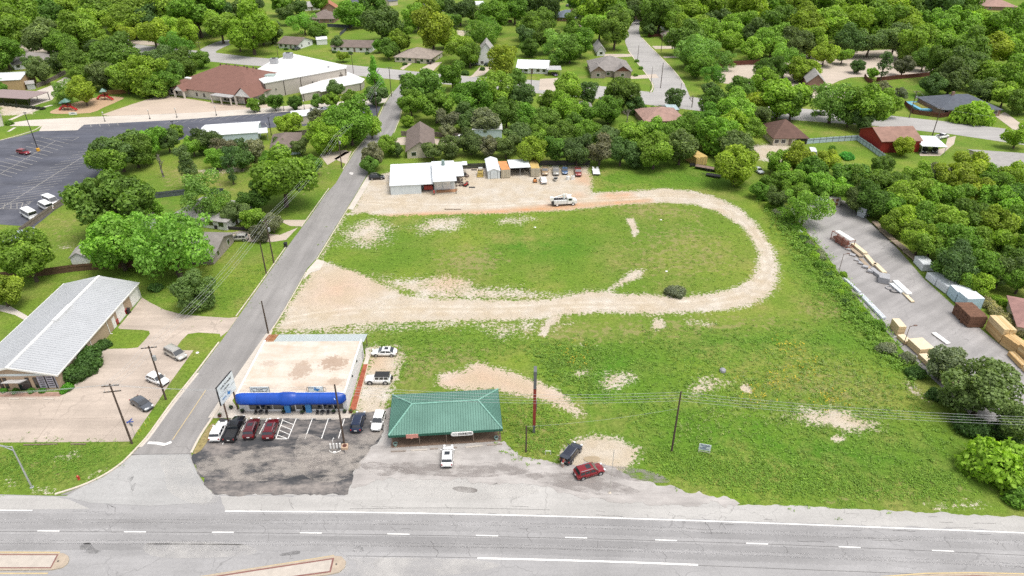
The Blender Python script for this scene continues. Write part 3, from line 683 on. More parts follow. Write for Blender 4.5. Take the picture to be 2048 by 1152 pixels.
lline((232, 272), (0, 418), 0.16)
for k in range(12):
    t = k / 11; x = 112 - 112 * t; y = 281.5 + 66 * t
    lline((x - 30, y - 7), (x + 24, y + 6))
lline((112, 281.5), (-10, 354), 0.14)
for k in range(13):
    x = 345 + 17.5 * k; y = 241 - 17.5 * k * 0.075
    lline((x, y), (x - 16, y + 7))
for k in range(11):
    x = 377 + 17 * k; y = 255 - 17 * k * 0.06
    lline((x, y), (x + 6, y + 8))
for k in range(4): lline((179 + 18 * k, 247 - k), (183 + 18 * k, 254 - k))
for k in range(5): lline((118 + 11 * k, 402 - 9 * k), (132 + 11 * k, 409 - 9 * k))
for a, b in (((90, 277), (158, 274)), ((158, 274), (146, 281)), ((146, 281), (120, 278)), ((0, 408), (62, 404)), ((40, 418), (62, 404)), ((0, 418), (42, 418)), ((10, 408), (6, 418)), ((22, 407), (22, 418)), ((34, 406), (34, 418)), ((46, 405), (42, 417))): lline(a, b)

# other drives
PALE = road_material('pale_drive_concrete', (0.46, 0.39, 0.32), 0.9, 0.1, crack=False)
for px in ([(1438, 140), (1470, 128), (1540, 130), (1600, 108), (1690, 104), (1850, 100), (1868, 148), (1740, 154), (1700, 155), (1660, 170), (1650, 185), (1740, 180), (1700, 196), (1600, 195), (1590, 182), (1480, 168), (1440, 165)],):
    sheet('car_park', px, 0.024, PALE, curve=2)
for px in ([(1990, 232), (2010, 224), (2048, 252), (2100, 280), (2030, 262)], [(1895, 276), (1912, 272), (1908, 288), (1880, 312), (1840, 312), (1838, 306), (1890, 296)],
           [(1260, 152), (1312, 148), (1318, 156), (1262, 158)], [(1210, 108), (1262, 108), (1268, 113), (1206, 116)], [(1304, 92), (1365, 92), (1365, 97), (1310, 98)], [(1325, 113), (1372, 112), (1372, 115), (1328, 116)],
           [(1078, 190), (1105, 188), (1110, 200), (1085, 216), (1080, 212)], [(1078, 180), (1080, 158), (1118, 156), (1120, 170), (1110, 182)],
           [(840, 138), (862, 126), (884, 124), (866, 142), (848, 148)], [(800, 137), (818, 126), (824, 127), (806, 140)], [(945, 150), (960, 134), (985, 134), (968, 150), (935, 156)],
           [(786, 278), (806, 274), (880, 278), (940, 282), (940, 290), (830, 290), (790, 290)], [(572, 480), (545, 484), (500, 484), (440, 470), (480, 462), (560, 470), (596, 455)], [(604, 453), (580, 452), (555, 440), (600, 440), (612, 440)],
           [(668, 318), (690, 304), (704, 302), (692, 328)], [(655, 330), (640, 310), (690, 300), (700, 304)], [(30, 70), (60, 70), (75, 95), (120, 96), (115, 104), (40, 110)], [(255, 80), (330, 84), (330, 92), (258, 88)]):
    sheet('driveway', px, 0.040, PALE)

# lumber yard
yard = sheet('lumber_yard', [(1578, 418), (1600, 402), (1650, 392), (1690, 402), (1715, 418), (1740, 445), (1790, 492), (1850, 560), (1930, 632), (2000, 690), (2090, 760), (2200, 850), (2130, 900), (2040, 880), (1960, 850), (1900, 790), (1850, 745), (1810, 705), (1770, 660), (1730, 615), (1690, 565), (1650, 505), (1612, 462)], 0.024, YARD)
# ================================================================== buildings
def shingle(name, c, var=0.2):
    return mat(name, c, 0.92, var, 0.5, bump=0.15, stretch=(1, 1, 2))
def metalroof(name, c, rough=0.55, var=0.08): return mat(name, c, rough, var, 0.25, metal=0.0, spec=0.5)
GLASS = paint('window_glass', (0.015, 0.02, 0.025), 0.08, 0.0, 1.0)
TRIMW = mat('white_trim', (0.72, 0.71, 0.68), 0.7, 0.06)
WHITEWALL = mat('white_siding', (0.66, 0.66, 0.65), 0.75, 0.07, 0.6)
BROWNROOF = shingle('brown_shingles', (0.16, 0.125, 0.108))
GREYROOF = shingle('grey_shingles', (0.22, 0.20, 0.185))
TANROOF = shingle('tan_shingles', (0.27, 0.225, 0.19))
REDROOF = shingle('red_brown_shingles', (0.20, 0.085, 0.06))
BLUEROOF = shingle('blue_grey_shingles', (0.13, 0.155, 0.19))
DARKROOF = shingle('charcoal_shingles', (0.085, 0.095, 0.115))
WHITEROOF = metalroof('white_metal_roof', (0.62, 0.63, 0.64))
BRICK = mat('brown_brick_wall', (0.27, 0.17, 0.13), 0.9, 0.3, 2.5)
CREAM = mat('cream_wall', (0.52, 0.46, 0.37), 0.85, 0.1, 0.6)
TAN = mat('tan_metal_wall', (0.38, 0.285, 0.20), 0.7, 0.06, 0.4)
STEEL = mat('galvanised_steel', (0.42, 0.43, 0.44), 0.45, 0.1, metal=0.5)
BLACK = mat('black_metal', (0.025, 0.025, 0.027), 0.5, 0.2)
WOOD = mat('weathered_wood', (0.20, 0.15, 0.115), 0.92, 0.3, 1.5, stretch=(4, 4, 0.5))
class Bld:
    """local frame: x from the front-left corner along the front, y to the back, z up"""
    def __init__(s, name, label, cat, fl, fr, depth_m, group=None):
        a = G(*fl) if len(fl) == 2 else Vector(fl); b = G(*fr) if len(fr) == 2 else Vector(fr)
        a.z = b.z = 0
        s.W = (b - a).length; s.D = depth_m
        s.rz = math.atan2(b.y - a.y, b.x - a.x)
        s.o = thing(name, label, cat, a, s.rz, group)
    def local(s, p):
        return Matrix.Rotation(-s.rz, 3, 'Z') @ (Vector(p) - s.o.location)
    def walls(s, h, m, name='wall', x0=0, x1=None, y0=0, y1=None, z0=0, gable=None, rise=0, ridge='x'):
        x1 = s.W if x1 is None else x1; y1 = s.D if y1 is None else y1
        b = MB().bb(x0, x1, y0, y1, z0, h)
        if gable:
            if ridge == 'x':
                ym = (y0 + y1) / 2
                for x in (x0, x1): b.add([(x, y0, h), (x, y1, h), (x, ym, h + rise - 0.02)], [(0, 1, 2) if x == x1 else (2, 1, 0)])
            else:
                xm = (x0 + x1) / 2
                for y in (y0, y1): b.add([(x0, y, h), (x1, y, h), (xm, y, h + rise - 0.02)], [(0, 1, 2) if y == y0 else (2, 1, 0)])
        s.h = h
        return b.build(name, m, s.o)
    def roof(s, kind, m, h=None, rise=1.6, ov=0.5, ridge='x', x0=0, x1=None, y0=0, y1=None, th=0.16, name='roof', fascia=None):
        x1 = s.W if x1 is None else x1; y1 = s.D if y1 is None else y1; h = s.h if h is None else h
        X0, X1, Y0, Y1 = x0 - ov, x1 + ov, y0 - ov, y1 + ov
        e = h - (rise * ov / (((y1 - y0) if ridge == 'x' else (x1 - x0)) / 2) if kind != 'flat' else 0)
        cx, cy = (X0 + X1) / 2, (Y0 + Y1) / 2
        zt = h + rise + 0.04
        c = [(X0, Y0, e), (X1, Y0, e), (X1, Y1, e), (X0, Y1, e)]
        if kind == 'gable':
            r = [(X0, cy, zt), (X1, cy, zt)] if ridge == 'x' else [(cx, Y0, zt), (cx, Y1, zt)]
            tops = [(0, 1, 5, 4), (2, 3, 4, 5)] if ridge == 'x' else [(1, 2, 5, 4), (3, 0, 4, 5)]
        elif kind == 'hip':
            if ridge == 'x':
                k = min((Y1 - Y0) / 2, (X1 - X0) / 2 - 0.05); r = [(X0 + k, cy, zt), (X1 - k, cy, zt)]
                tops = [(0, 1, 5, 4), (2, 3, 4, 5), (1, 2, 5), (3, 0, 4)]
            else:
                k = min((X1 - X0) / 2, (Y1 - Y0) / 2 - 0.05); r = [(cx, Y0 + k, zt), (cx, Y1 - k, zt)]
                tops = [(1, 2, 5, 4), (3, 0, 4, 5), (0, 1, 4), (2, 3, 5)]
        elif kind == 'shed':                                   # rises towards the back
            c = [(X0, Y0, h), (X1, Y0, h), (X1, Y1, h + rise), (X0, Y1, h + rise)]; r = []
            tops = [(0, 1, 2, 3)]
        else:
            c = [(x, y, h + .14) for x, y, z in c]; r = []; tops = [(0, 1, 2, 3)]
        vs = c + r; n = len(vs)
        b = MB()
        b.add(vs + [(x, y, z - th) for x, y, z in vs], tops + [tuple(n + i for i in reversed(f)) for f in tops])
        edges = {}
        for f in tops:
            for i in range(len(f)): edges[(f[i], f[(i + 1) % len(f)])] = 1
        b.add(vs + [(x, y, z - th) for x, y, z in vs], [(q, p, n + p, n + q) for p, q in edges if (q, p) not in edges])
        s.e, s.zt = e, zt
        ro = b.build(name, m, s.o)
        s.last_roof = ro
        return ro
    def opening(s, side, u, w, z, h, kind='window', m=None, frame=None, out=0.0, sub=True, base=(0, None, 0, None)):
        """u = centre along the side seen from outside, left to right"""
        x0, x1, y0, y1 = base; x1 = s.W if x1 is None else x1; y1 = s.D if y1 is None else y1
        def place(mb, wid, z0, z1, d0, d1):
            if side == 'f': mb.bb(u - wid / 2, u + wid / 2, y0 - d1, y0 + d0, z0, z1)
            elif side == 'r': mb.bb(x1 - d0, x1 + d1, u - wid / 2, u + wid / 2, z0, z1)
            elif side == 'l': mb.bb(x0 - d1, x0 + d0, u - wid / 2, u + wid / 2, z0, z1)
            else: mb.bb(u - wid / 2, u + wid / 2, y1 - d0, y1 + d1, z0, z1)
            return mb
        if kind == 'window':
            fo = place(MB(), w + 0.22, z - 0.11, z + h + 0.11, 0.05, 0.05 + out).build('window', frame or TRIMW, s.o)
            place(MB(), w, z, z + h, 0.02, 0.075 + out).build('pane', m or GLASS, fo)
        else:
            fo = place(MB(), w, z, z + h, 0.05, 0.06 + out).build('door', m or WOOD, s.o)
            if sub: place(MB(), 0.12, z + h * 0.47, z + h * 0.47 + 0.1, 0.0, 0.12 + out).build('handle', STEEL, fo)
        return fo
    def row(s, side, n, w, z, h, a=0.1, b=0.9, **k):
        ln = s.W if side in 'fb' else s.D
        for i in range(n): s.opening(side, ln * (a + (b - a) * ((i + 0.5) / n)), w, z, h, **k)
    def vent(s, x, y, z, sz=(0.5, 0.5, 0.5), m=None, name='roof_vent', parent=None):
        return MB().bb(x - sz[0] / 2, x + sz[0] / 2, y - sz[1] / 2, y + sz[1] / 2, z - 0.3, z + sz[2]).build(name, m or STEEL, parent or s.o)
def depth_of(fl, fr, back):
    """depth of a rectangle whose front runs fl-fr and whose back-right corner stands at picture point `back`"""
    a, b, c = G(*fl), G(*fr), G(*back)
    d = (b - a).normalized(); n = Vector((-d.y, d.x, 0))
    return abs((c - b).dot(n))
def pt_depth(b, px, py, z):
    q = b.local(G(px, py, z)); return q

# ---------------------------------------------------------------- strip shop with blue awning
fl, fr = (481, 823.5), (696, 822)
S = Bld('strip_shop', 'low white shop with flat stained roof and long rounded blue awning', 'shop', fl, fr, depth_of(fl, fr, (731, 713)))
hS = hgt(G(*fr), 786)
S.walls(hS - 0.35, WHITEWALL)
def roof_membrane():
    m, nt, b, out = nodes_of('stained_roof_membrane')
    tc = N(nt, 'ShaderNodeTexCoord').outputs['Object']
    a = noise(nt, tc, 0.22, 7, 0.72); f = noise(nt, tc, 1.4, 5, 0.75); g = noise(nt, tc, 0.5, 4, .6, (0.2, 1.2, 1))
    k = mix(nt, ramp(nt, g, [(0.35, 0), (0.65, 1)]), (0.46, 0.40, 0.335), (0.55, 0.51, 0.455))
    k = mix(nt, ramp(nt, f, [(0.35, 0.45), (0.6, 0.0)]), k, (0.45, 0.36, 0.27))
    k = mix(nt, ramp(nt, a, [(0.5, 0), (0.66, .6)]), k, (0.43, 0.33, 0.24))
    d = N(nt, 'ShaderNodeVectorMath', operation='DISTANCE')
    tot = None
    for cx, cy, rx, ry, am in ((S.W * .50, S.D * .42, 2.6, 3.6, .75), (S.W * .79, S.D * .55, 3.2, 2.8, .9), (S.W * .88, S.D * .22, 2.0, 1.4, .6), (S.W * .16, S.D * .55, 2.2, 1.4, .45), (S.W * .2, S.D * .12, 4.5, 1.0, .35), (S.W * .62, S.D * .1, 3.5, 1.2, .35)):
        mp = N(nt, 'ShaderNodeMapping'); mp.inputs['Location'].default_value = (-cx / rx, -cy / ry, 0); mp.inputs['Scale'].default_value = (1 / rx, 1 / ry, 0); L(nt, tc, mp.inputs[0])
        ln = N(nt, 'ShaderNodeVectorMath', operation='LENGTH'); L(nt, mp.outputs[0], ln.inputs[0])
        v = math_(nt, 'ADD', math_(nt, 'SUBTRACT', 1.0, ln.outputs['Value']), math_(nt, 'MULTIPLY', math_(nt, 'SUBTRACT', f, 0.5), 2.6))
        v = math_(nt, 'MULTIPLY', ramp(nt, v, [(0.25, 0), (0.4, 1)]), am)
        tot = v if tot is None else math_(nt, 'MAXIMUM', tot, v)
    k = mix(nt, tot, k, mix(nt, f, (0.22, 0.15, 0.10), (0.40, 0.30, 0.23)))
    L(nt, k, b.inputs['Base Color']); b.inputs['Roughness'].default_value = 0.9
    return m
r0 = MB().bb(0.25, S.W - 0.25, 0.3, S.D - 0.25, hS - 0.5, hS - 0.18).build('roof', roof_membrane(), S.o)
pp = MB(); pp.bb(0, S.W, 0, 0.3, hS - 0.35, hS); pp.bb(0, 0.3, 0.3, S.D, hS - 0.35, hS); pp.bb(S.W - 0.3, S.W, 0.3, S.D, hS - 0.35, hS)
pp.build('parapet', TRIMW, S.o)
MB().bb(0.05, S.W - .05, -0.03, 0.0, hS - 1.35, hS - 0.1).build('fascia', mat('pale_fascia', (0.56, 0.60, 0.62), .6, .05), S.o)
# awning: quarter-round canopy with rounded ends and a bulge over the doors
BLUE = mat('blue_awning_fabric', (0.005, 0.058, 0.34), 0.38, 0.22, 0.3, spec=0.5, fine=False)
aw = MB(); nu, nv = 70, 12
zb, ht, pr = 2.75, 1.35, 1.25
rows = []
for i in range(nu + 1):
    u = i / nu; x = -0.25 + (S.W + 0.30) * u
    endd = min(x + 0.25, S.W + 0.05 - x)
    k = math.sqrt(max(0.0, 1 - (1 - min(1, endd / 1.5)) ** 2)) if endd < 1.5 else 1.0
    k = max(k, 0.02)
    bu = math.sqrt(max(0.0, 1 - ((x - S.W * 0.475) / 1.25) ** 2)) if abs(x - S.W * 0.475) < 1.25 else 0.0
    for j in range(nv + 1):
        q = (math.pi / 2) * j / nv
        aw.v.append((x, -(pr * k + 0.22 * bu) * math.cos(q) ** .85 - 0.02, zb + (ht * (0.55 + 0.45 * k) + 0.2 * bu) * math.sin(q) ** 1.25))
for i in range(nu):
    for j in range(nv):
        a = i * (nv + 1) + j
        aw.f.append((a, a + nv + 1, a + nv + 2, a + 1)); aw.m.append(0)
awo = aw.build('awning', BLUE, S.o, smooth=True)
va = MB()
for i in range(nu):
    a, b2 = aw.v[i * (nv + 1)], aw.v[(i + 1) * (nv + 1)]
    va.add([(a[0], a[1] - .01, a[2] - .22), (b2[0], b2[1] - .01, b2[2] - .22), (b2[0], b2[1] - .01, b2[2]), (a[0], a[1] - .01, a[2])], [(0, 1, 2, 3)])
va.build('valance', mat('dark_blue_valance', (.003, .03, .2), .5), awo)
for k in range(1, 9):
    i = int(nu * k / 9); MB().tube([tuple(np.array(aw.v[i * (nv + 1) + j]) + np.array((0, -.008, .008))) for j in range(nv + 1)], .014, 4).build('seam', mat('awning_seam', (.004, .045, .27), .6), awo)
pale = mat('pale_blue_print', (0.45, 0.6, 0.8), .6)
MB().box((S.W - 1.55, -1.2, 3.62), (0.12, 0.5, 0.02), rz=0.6).build('printed_mark', pale, awo)
for x0, x1 in ((1.7, 3.5), (3.65, 5.6), (5.75, 7.7), (9.6, 10.6), (12.0, 14.1), (14.25, 15.9), (16.05, 17.6)):
    if x1 < S.W - 0.3: S.opening('f', (x0 + x1) / 2, x1 - x0, 0.55, 1.75)
S.opening('f', 8.9, 1.0, 0.05, 2.2, 'door', m=GLASS); S.opening('f', 11.1, 0.95, 0.05, 2.2, 'door', m=GLASS)
SKY = mat('sky_blue_pilaster', (0.06, 0.24, 0.52), .7)
for x in (8.2, 11.75): MB().bb(x - .45, x + .45, -0.45, 0.0, 0.07, 2.4).build('pilaster', SKY, S.o)
for u, z in ((S.D * .35, 3.1), (S.D * .62, 3.2)):
    MB().bb(S.W, S.W + 0.18, u - .15, u + .15, z, z + .25).build('wall_lamp', BLACK, S.o)
S.opening('r', S.D * 0.93, 1.0, 0.05, 2.1, 'door', m=mat('grey_door', (0.4, 0.4, 0.4), .6))
# lean-to at the back
gal = mat('galvanised_roof', (0.42, 0.46, 0.48), 0.45, 0.12, 0.6, stretch=(5, 0.5, 1))
LT = thing('back_porch', 'corrugated metal lean-to roof with rusty end behind the white shop', 'porch', S.o.location, S.rz)
dback = 3.7
def leanto(x0, x1, m, name):
    b = MB(); n = int((x1 - x0) / 0.3)
    for i in range(n):
        xa, xb = x0 + (x1 - x0) * i / n, x0 + (x1 - x0) * (i + 1) / n; xm = xa + (xb - xa) * .7
        for p, q, dz in ((xa, xm, 0), (xm, xb, 0.045)):
            b.add([(p, S.D + .02, hS - .55 + dz), (q, S.D + .02, hS - .55 + dz), (q, S.D + dback, hS - 1.25 + dz), (p, S.D + dback, hS - 1.25 + dz)], [(0, 1, 2, 3)])
    return b.build(name, m, LT)
leanto(-0.4, 1.5, mat('rusted_sheet', (0.36, 0.10, 0.035), 0.85, 0.35, 0.9, c2=(0.42, 0.22, 0.12)), 'rusty_roof_sheet')
leanto(1.55, S.W + 0.3, gal, 'roof_sheet')
for x in (0.1, 6, 12, S.W): MB().bb(x - .07, x + .07, S.D + dback - .3, S.D + dback - .16, 0, hS - 1.22).build('post', WOOD, LT)
# roof signs
INK = mat('black_sign_ink', (0.02, 0.02, 0.02), .6); PANEL = mat('pale_sign_panel', (0.60, 0.65, 0.66), .6, .08)
def roof_sign(x, w, h, label, nm='roof_sign'):
    t = thing(nm, label, 'sign', S.o.matrix_world @ Vector((0, 0, 0)) if False else (Matrix.Translation(S.o.location) @ Matrix.Rotation(S.rz, 4, 'Z')) @ Vector((x, 0.55, hS - 0.16)), S.rz)
    MB().bb(-w / 2, w / 2, -0.05, 0.05, 0.05, h).build('panel', PANEL, t)
    for sx in (-w / 2 - .05, w / 2 + .05): MB().tube([(sx, 0, 0), (sx, 0, h)], 0.04, 6).build('post', BLACK, t)
    return t
t1 = roof_sign(3.9, 3.1, 1.15, 'white roof sign with scissors and salon lettering above the awning')
F = (R(90), 0, 0)
text_mesh('lettering', "Locks N Loaded", 0.42, INK, t1, (0, -.06, 0.88), F, 0.008, .95)
text_mesh('lettering', "SALON", 0.34, INK, t1, (0, -.06, 0.56), F, 0.01)
for s_ in (-1, 1):
    MB().tube([(s_ * 1.45, -.07, .8), (s_ * 1.3, -.07, .62), (s_ * 1.05, -.07, .3), (s_ * .95, -.07, .2)], 0.035, 5).build('scissors', INK, t1)
    MB().bb(s_ * .98 - .1, s_ * .98 + .1, -.075, -.055, .12, .24).build('scissors_handle', INK, t1)
for k in range(6): MB().bb(-.7 + k * .25, -.54 + k * .25, -.07, -.055, .18, .28).build('small_print', INK, t1)
t2 = roof_sign(13.3, 2.4, 1.1, 'roof sign with a blue state outline in a bent tube frame')
TEALB = mat('blue_state_shape', (0.02, 0.17, 0.42), .5); text_mesh('lettering', "TEXAS", 0.26, INK, t2, (-.75, -.06, 0.9), F, 0.008)
MB().add([(x, -.065, z) for x, z in ((-.25, 1.0), (.05, 1.0), (.05, .78), (.35, .72), (.6, .68), (.66, .45), (.42, .32), (.25, .1), (.1, .2), (0, .38), (-.16, .32), (-.42, .55), (-.25, .58))], [tuple(range(13))]).build('state_outline', TEALB, t2)
MB().bb(.5, 1.1, -.07, -.055, .14, .24).build('small_print', INK, t2)
for s_ in (-1, 1):
    MB().tube([(s_ * 1.25, .1, 0), (s_ * 1.6, .1, .05), (s_ * 1.65, .1, .4), (s_ * 1.55, .1, .8), (s_ * 1.25, .1, .85)], 0.04, 6).build('bent_tube', BLACK, t2)
# pole sign at the street corner
pa, pb = G(457, 843), G(476, 819)
ang = math.atan2(pb.y - pa.y, pb.x - pa.x); ln = (pb - pa).length
PSn = thing('pole_sign', 'two-panel white shop sign standing on two brown poles by the kerb', 'sign', pa, ang)
hs = hgt(pa, 781)
BRP = mat('brown_pole', (0.10, 0.06, 0.04), .8)
for x in (0, ln): MB().tube([(x, 0, 0), (x, 0, hs - 1.0)], 0.14, 10).build('pole', BRP, PSn)
wS_ = 4.6
for z0, z1 in ((hs - 1.0, hs + 1.05), (hs - 2.55, hs - 1.1)):
    p = MB().bb(ln / 2 - wS_ / 2, ln / 2 + wS_ / 2, -.16, .16, z0, z1).build('panel', PANEL, PSn)
    MB().bb(ln / 2 - wS_ / 2 - .03, ln / 2 + wS_ / 2 + .03, -.13, .13, z0 - .06, z1 + .06).build('edge_frame', BLACK, p)
text_mesh('lettering', "Locks N Loaded", 0.62, INK, PSn, (ln / 2, -.175, hs + .35), F, 0.012, .8)
text_mesh('lettering', "SALON", 0.5, INK, PSn, (ln / 2, -.175, hs - .45), F, 0.01)
MB().add([(ln / 2 - .9 + x, -.18, hs - 2.3 + z * 1.0) for x, z in ((-.25 + 1, 1.0), (.05 + 1, 1.0), (1.05, .78), (1.35, .72), (1.6, .68), (1.66, .45), (1.42, .32), (1.25, .1), (1.1, .2), (1, .38), (.84, .32), (.58, .55), (.75, .58))], [tuple(range(13))]).build('state_outline', TEALB, PSn)
text_mesh('lettering', "TEXAS", 0.4, TEALB, PSn, (ln / 2 - 1.2, -.175, hs - 1.8), F, 0.01)

# ---------------------------------------------------------------- donut shop
eh = 2.75
fl, fr = (782, 896), (1003, 882.5)
Dn = Bld('donut_shop', 'small shop under a green ribbed metal hip roof with open porch', 'shop', fl, fr, 13.0)
q = Dn.local(G(999, 779, eh)); Dn.D = q.y
SAGE = mat('sage_green_metal', (0.085, 0.195, 0.150), 0.55, 0.14, 0.25, c2=(0.115, 0.24, 0.19)); DKG = mat('dark_green_trim', (0.012, 0.085, 0.055), .5); PALEG = mat('pale_green_ridge', (0.18, 0.36, 0.29), .5)
Dn.walls(eh - .1, CREAM, x0=.6, x1=Dn.W - .6, y0=2.5, y1=Dn.D - .3)
MB().bb(0, Dn.W, -0.0, 2.5, 0.02, 0.1).build('porch_floor', mat('brown_porch_floor', (0.20, 0.135, 0.095), .85, .25, .8), Dn.o)
ov = 0.15; rise = 1.75; X0, X1, Y0, Y1 = -ov, Dn.W + ov, -ov, Dn.D + ov
e = eh; zt = eh + rise
kx0, kx1 = Dn.W * .195, Dn.W * .805
yr = Dn.D * 0.52
rv = [(X0, Y0, e), (X1, Y0, e), (X1, Y1, e), (X0, Y1, e), (kx0, yr, zt), (kx1, yr, zt)]
b = MB().add(rv + [(x, y, z - .1) for x, y, z in rv], [(0, 1, 5, 4), (2, 3, 4, 5), (1, 2, 5), (3, 0, 4), (9, 8, 7, 6)])
rf = b.build('roof', SAGE, Dn.o)
rib = MB()
def ribs(P0, P1, T0, T1, n):
    """ribs run from eave line P0-P1 up the plane to the edge polyline T (functions of t)"""
    for i in range(1, n):
        t = i / n
        a = Vector(P0).lerp(Vector(P1), t); c = T0(t)
        d = (c - a); l = d.length
        if l < .3: continue
        u = (Vector(P1) - Vector(P0)).normalized() * .03; nn = u.cross(d).normalized()
        if nn.z < 0: nn = -nn
        nn *= .05
        rib.add([a - u, a + u, c + u, c - u, a - u + nn, a + u + nn, c + u + nn, c - u + nn], [(4, 5, 6, 7), (0, 4, 7, 3), (5, 1, 2, 6)])
V = lambda k: Vector(rv[k])
def front_top(t):
    x = X0 + (X1 - X0) * t
    if x < kx0: s_ = (x - X0) / (kx0 - X0)
    elif x > kx1: s_ = (X1 - x) / (X1 - kx1)
    else: s_ = 1
    return Vector((x, Y0 + (yr - Y0) * s_, e + (zt - e) * s_))
def back_top(t):
    x = X1 + (X0 - X1) * t
    if x < kx0: s_ = (x - X0) / (kx0 - X0)
    elif x > kx1: s_ = (X1 - x) / (X1 - kx1)
    else: s_ = 1
    return Vector((x, Y1 + (yr - Y1) * s_, e + (zt - e) * s_))
def side_top(right):
    def f(t):
        y = (Y0 + (Y1 - Y0) * t) if right else (Y1 + (Y0 - Y1) * t)
        s_ = (y - Y0) / (yr - Y0) if y < yr else (Y1 - y) / (Y1 - yr)
        return Vector(((X1 + (kx1 - X1) * s_) if right else (X0 + (kx0 - X0) * s_), y, e + (zt - e) * s_))
    return f
ribs(rv[0], rv[1], front_top, None, 44); ribs(rv[2], rv[3], back_top, None, 44); ribs(rv[1], rv[2], side_top(True), None, 30); ribs(rv[3], rv[0], side_top(False), None, 30)
rib.build('roof_seam', mat('green_seam', (0.045, 0.125, 0.095), .5), rf, kind='stuff')
for a, c in ((0, 4), (1, 5), (2, 5), (3, 4), (4, 5)):
    MB().tube([V(a) + Vector((0, 0, .04)), V(c) + Vector((0, 0, .06))], 0.14, 6).build('ridge_cap', PALEG, rf)
for x0, x1, y0, y1 in ((X0, X1, Y0 - .06, Y0), (X0 - .06, X0, Y0, Y1), (X1, X1 + .06, Y0, Y1), (X0, X1, Y1, Y1 + .06)):
    MB().bb(x0, x1, y0, y1, e - .42, e - .02).build('fascia', DKG, Dn.o)
for k in range(5):
    x = .25 + (Dn.W - .5) * k / 4
    MB().tube([(x, .25, .1), (x + .05, .25, 1.2), (x, .25, e - .1)], 0.09, 7).build('post', WOOD, Dn.o)
for x, y in ((X0 + .4, Dn.D), (X1 - .4, Dn.D)): pass
for k in range(4): Dn.opening('f', 2.5 + k * 3.4, 1.6, .8, 1.3, base=(0, None, 2.5, None))
Dn.opening('f', 9.2, 1.0, .1, 2.1, 'door', m=GLASS, base=(0, None, 2.5, None))
sg = thing('donut_sign', 'long white rounded sign reading DONUTS on the green eave', 'sign', (Matrix.Translation(Dn.o.location) @ Matrix.Rotation(Dn.rz, 4, 'Z')) @ Vector((Dn.W * .645, Y0 - .13, e - .38)), Dn.rz)
poly = [(math.cos(a) * .42 + (1.35 if math.cos(a) > 0 else -1.35), math.sin(a) * .38) for a in [2 * math.pi * k / 20 for k in range(20)]]
bb_ = MB().prism(poly, -.06, .06); pn = bb_.build('panel', TRIMW, sg); pn.rotation_euler = (R(90), 0, 0)
text_mesh('lettering', "DONUTS", 0.52, INK, sg, (.45, -.075, 0), F, 0.02, 1.0)
text_mesh('lettering', "STOP", 0.30, mat('grey_lettering', (.3, .32, .32), .6), sg, (-1.15, -.075, 0), F, 0.004)
bn = thing('faded_sign_board', 'blank faded pink board fixed to the green eave of the donut shop', 'sign', (Matrix.Translation(Dn.o.location) @ Matrix.Rotation(Dn.rz, 4, 'Z')) @ Vector((Dn.W * .20, Y0 - .12, e - .30)), Dn.rz)
MB().bb(-.95, .95, -.04, .04, -.36, .4).build('board', mat('faded_pink_board', (0.55, 0.25, 0.2), .8), bn)
MB().bb(-.25, .05, -.06, .03, -.5, -.36).build('bracket', mat('faded_pink_bracket', (0.5, 0.22, 0.18), .8), bn)
for nm, x in (('mint pot', .7), ('mint pot', Dn.W - .8)):
    pl = thing('planter', 'mint green round planter pot at a porch end', 'planter', (Matrix.Translation(Dn.o.location) @ Matrix.Rotation(Dn.rz, 4, 'Z')) @ Vector((x, .35, .1)), 0, 'mint pots at the porch ends')
    MB().lathe([(.22, 0), (.34, .5), (.36, .55), (.30, .55), (.28, .42)], 14).build('pot', mat('mint_glaze', (.28, .42, .38), .4), pl)
    MB().lathe([(.28, .4), (.2, .46), (.02, .5)], 10).build('soil', DARK, pl)

# ---------------------------------------------------------------- long metal workshop (left)
a = G(283, 594); b0 = G(126, 779)
he = hgt(a, 566)
d = (b0 - a).normalized()                      # from the back corner towards the highway
wdir = Vector((d.y, -d.x, 0)); wdir = -wdir if wdir.x > 0 else wdir
width = 2 * (G(194, 555, he + 1.6) - G(273, 565, he)).dot(wdir)
width = max(14.0, min(width, 24.0))
FLp = b0 + wdir * width
M = Bld('metal_hall', 'long low tan metal hall with pale grey ribbed gable roof', 'building', FLp, b0, (a - b0).length)
M.walls(he, TAN, gable=True, rise=1.7, ridge='y')
PGR = metalroof('pale_grey_metal_roof', (0.37, 0.38, 0.39), .5, .07)
M.roof('gable', PGR, rise=1.7, ov=.35, ridge='y', th=.12)
sm = MB()
nseam = int(M.D / .62)
for i in range(nseam):
    y = .62 * i
    for sgn in (0, 1):
        xe, ze = (-.35 if sgn == 0 else M.W + .35), M.e
        A, B = Vector((xe, y, ze + .0)), Vector((M.W / 2, y, M.zt))
        sm.add([A + Vector((0, -.03, 0)), A + Vector((0, .03, 0)), B + Vector((0, .03, 0)), B + Vector((0, -.03, 0)), A + Vector((0, 0, .05)), B + Vector((0, 0, .05))], [(0, 4, 5, 3), (4, 1, 2, 5)])
sm.build('roof_seam', mat('grey_seam', (0.28, 0.29, 0.30), .5), M.last_roof, kind='stuff')
MB().bb(M.W / 2 - .25, M.W / 2 + .25, -.36, M.D + .36, M.zt - .04, M.zt + .06).build('ridge_cap', TRIMW, M.last_roof)
for x in (-.38, M.W + .26): MB().bb(x, x + .12, -.36, M.D + .36, M.e - .2, M.e + .04).build('gutter', TRIMW, M.last_roof)
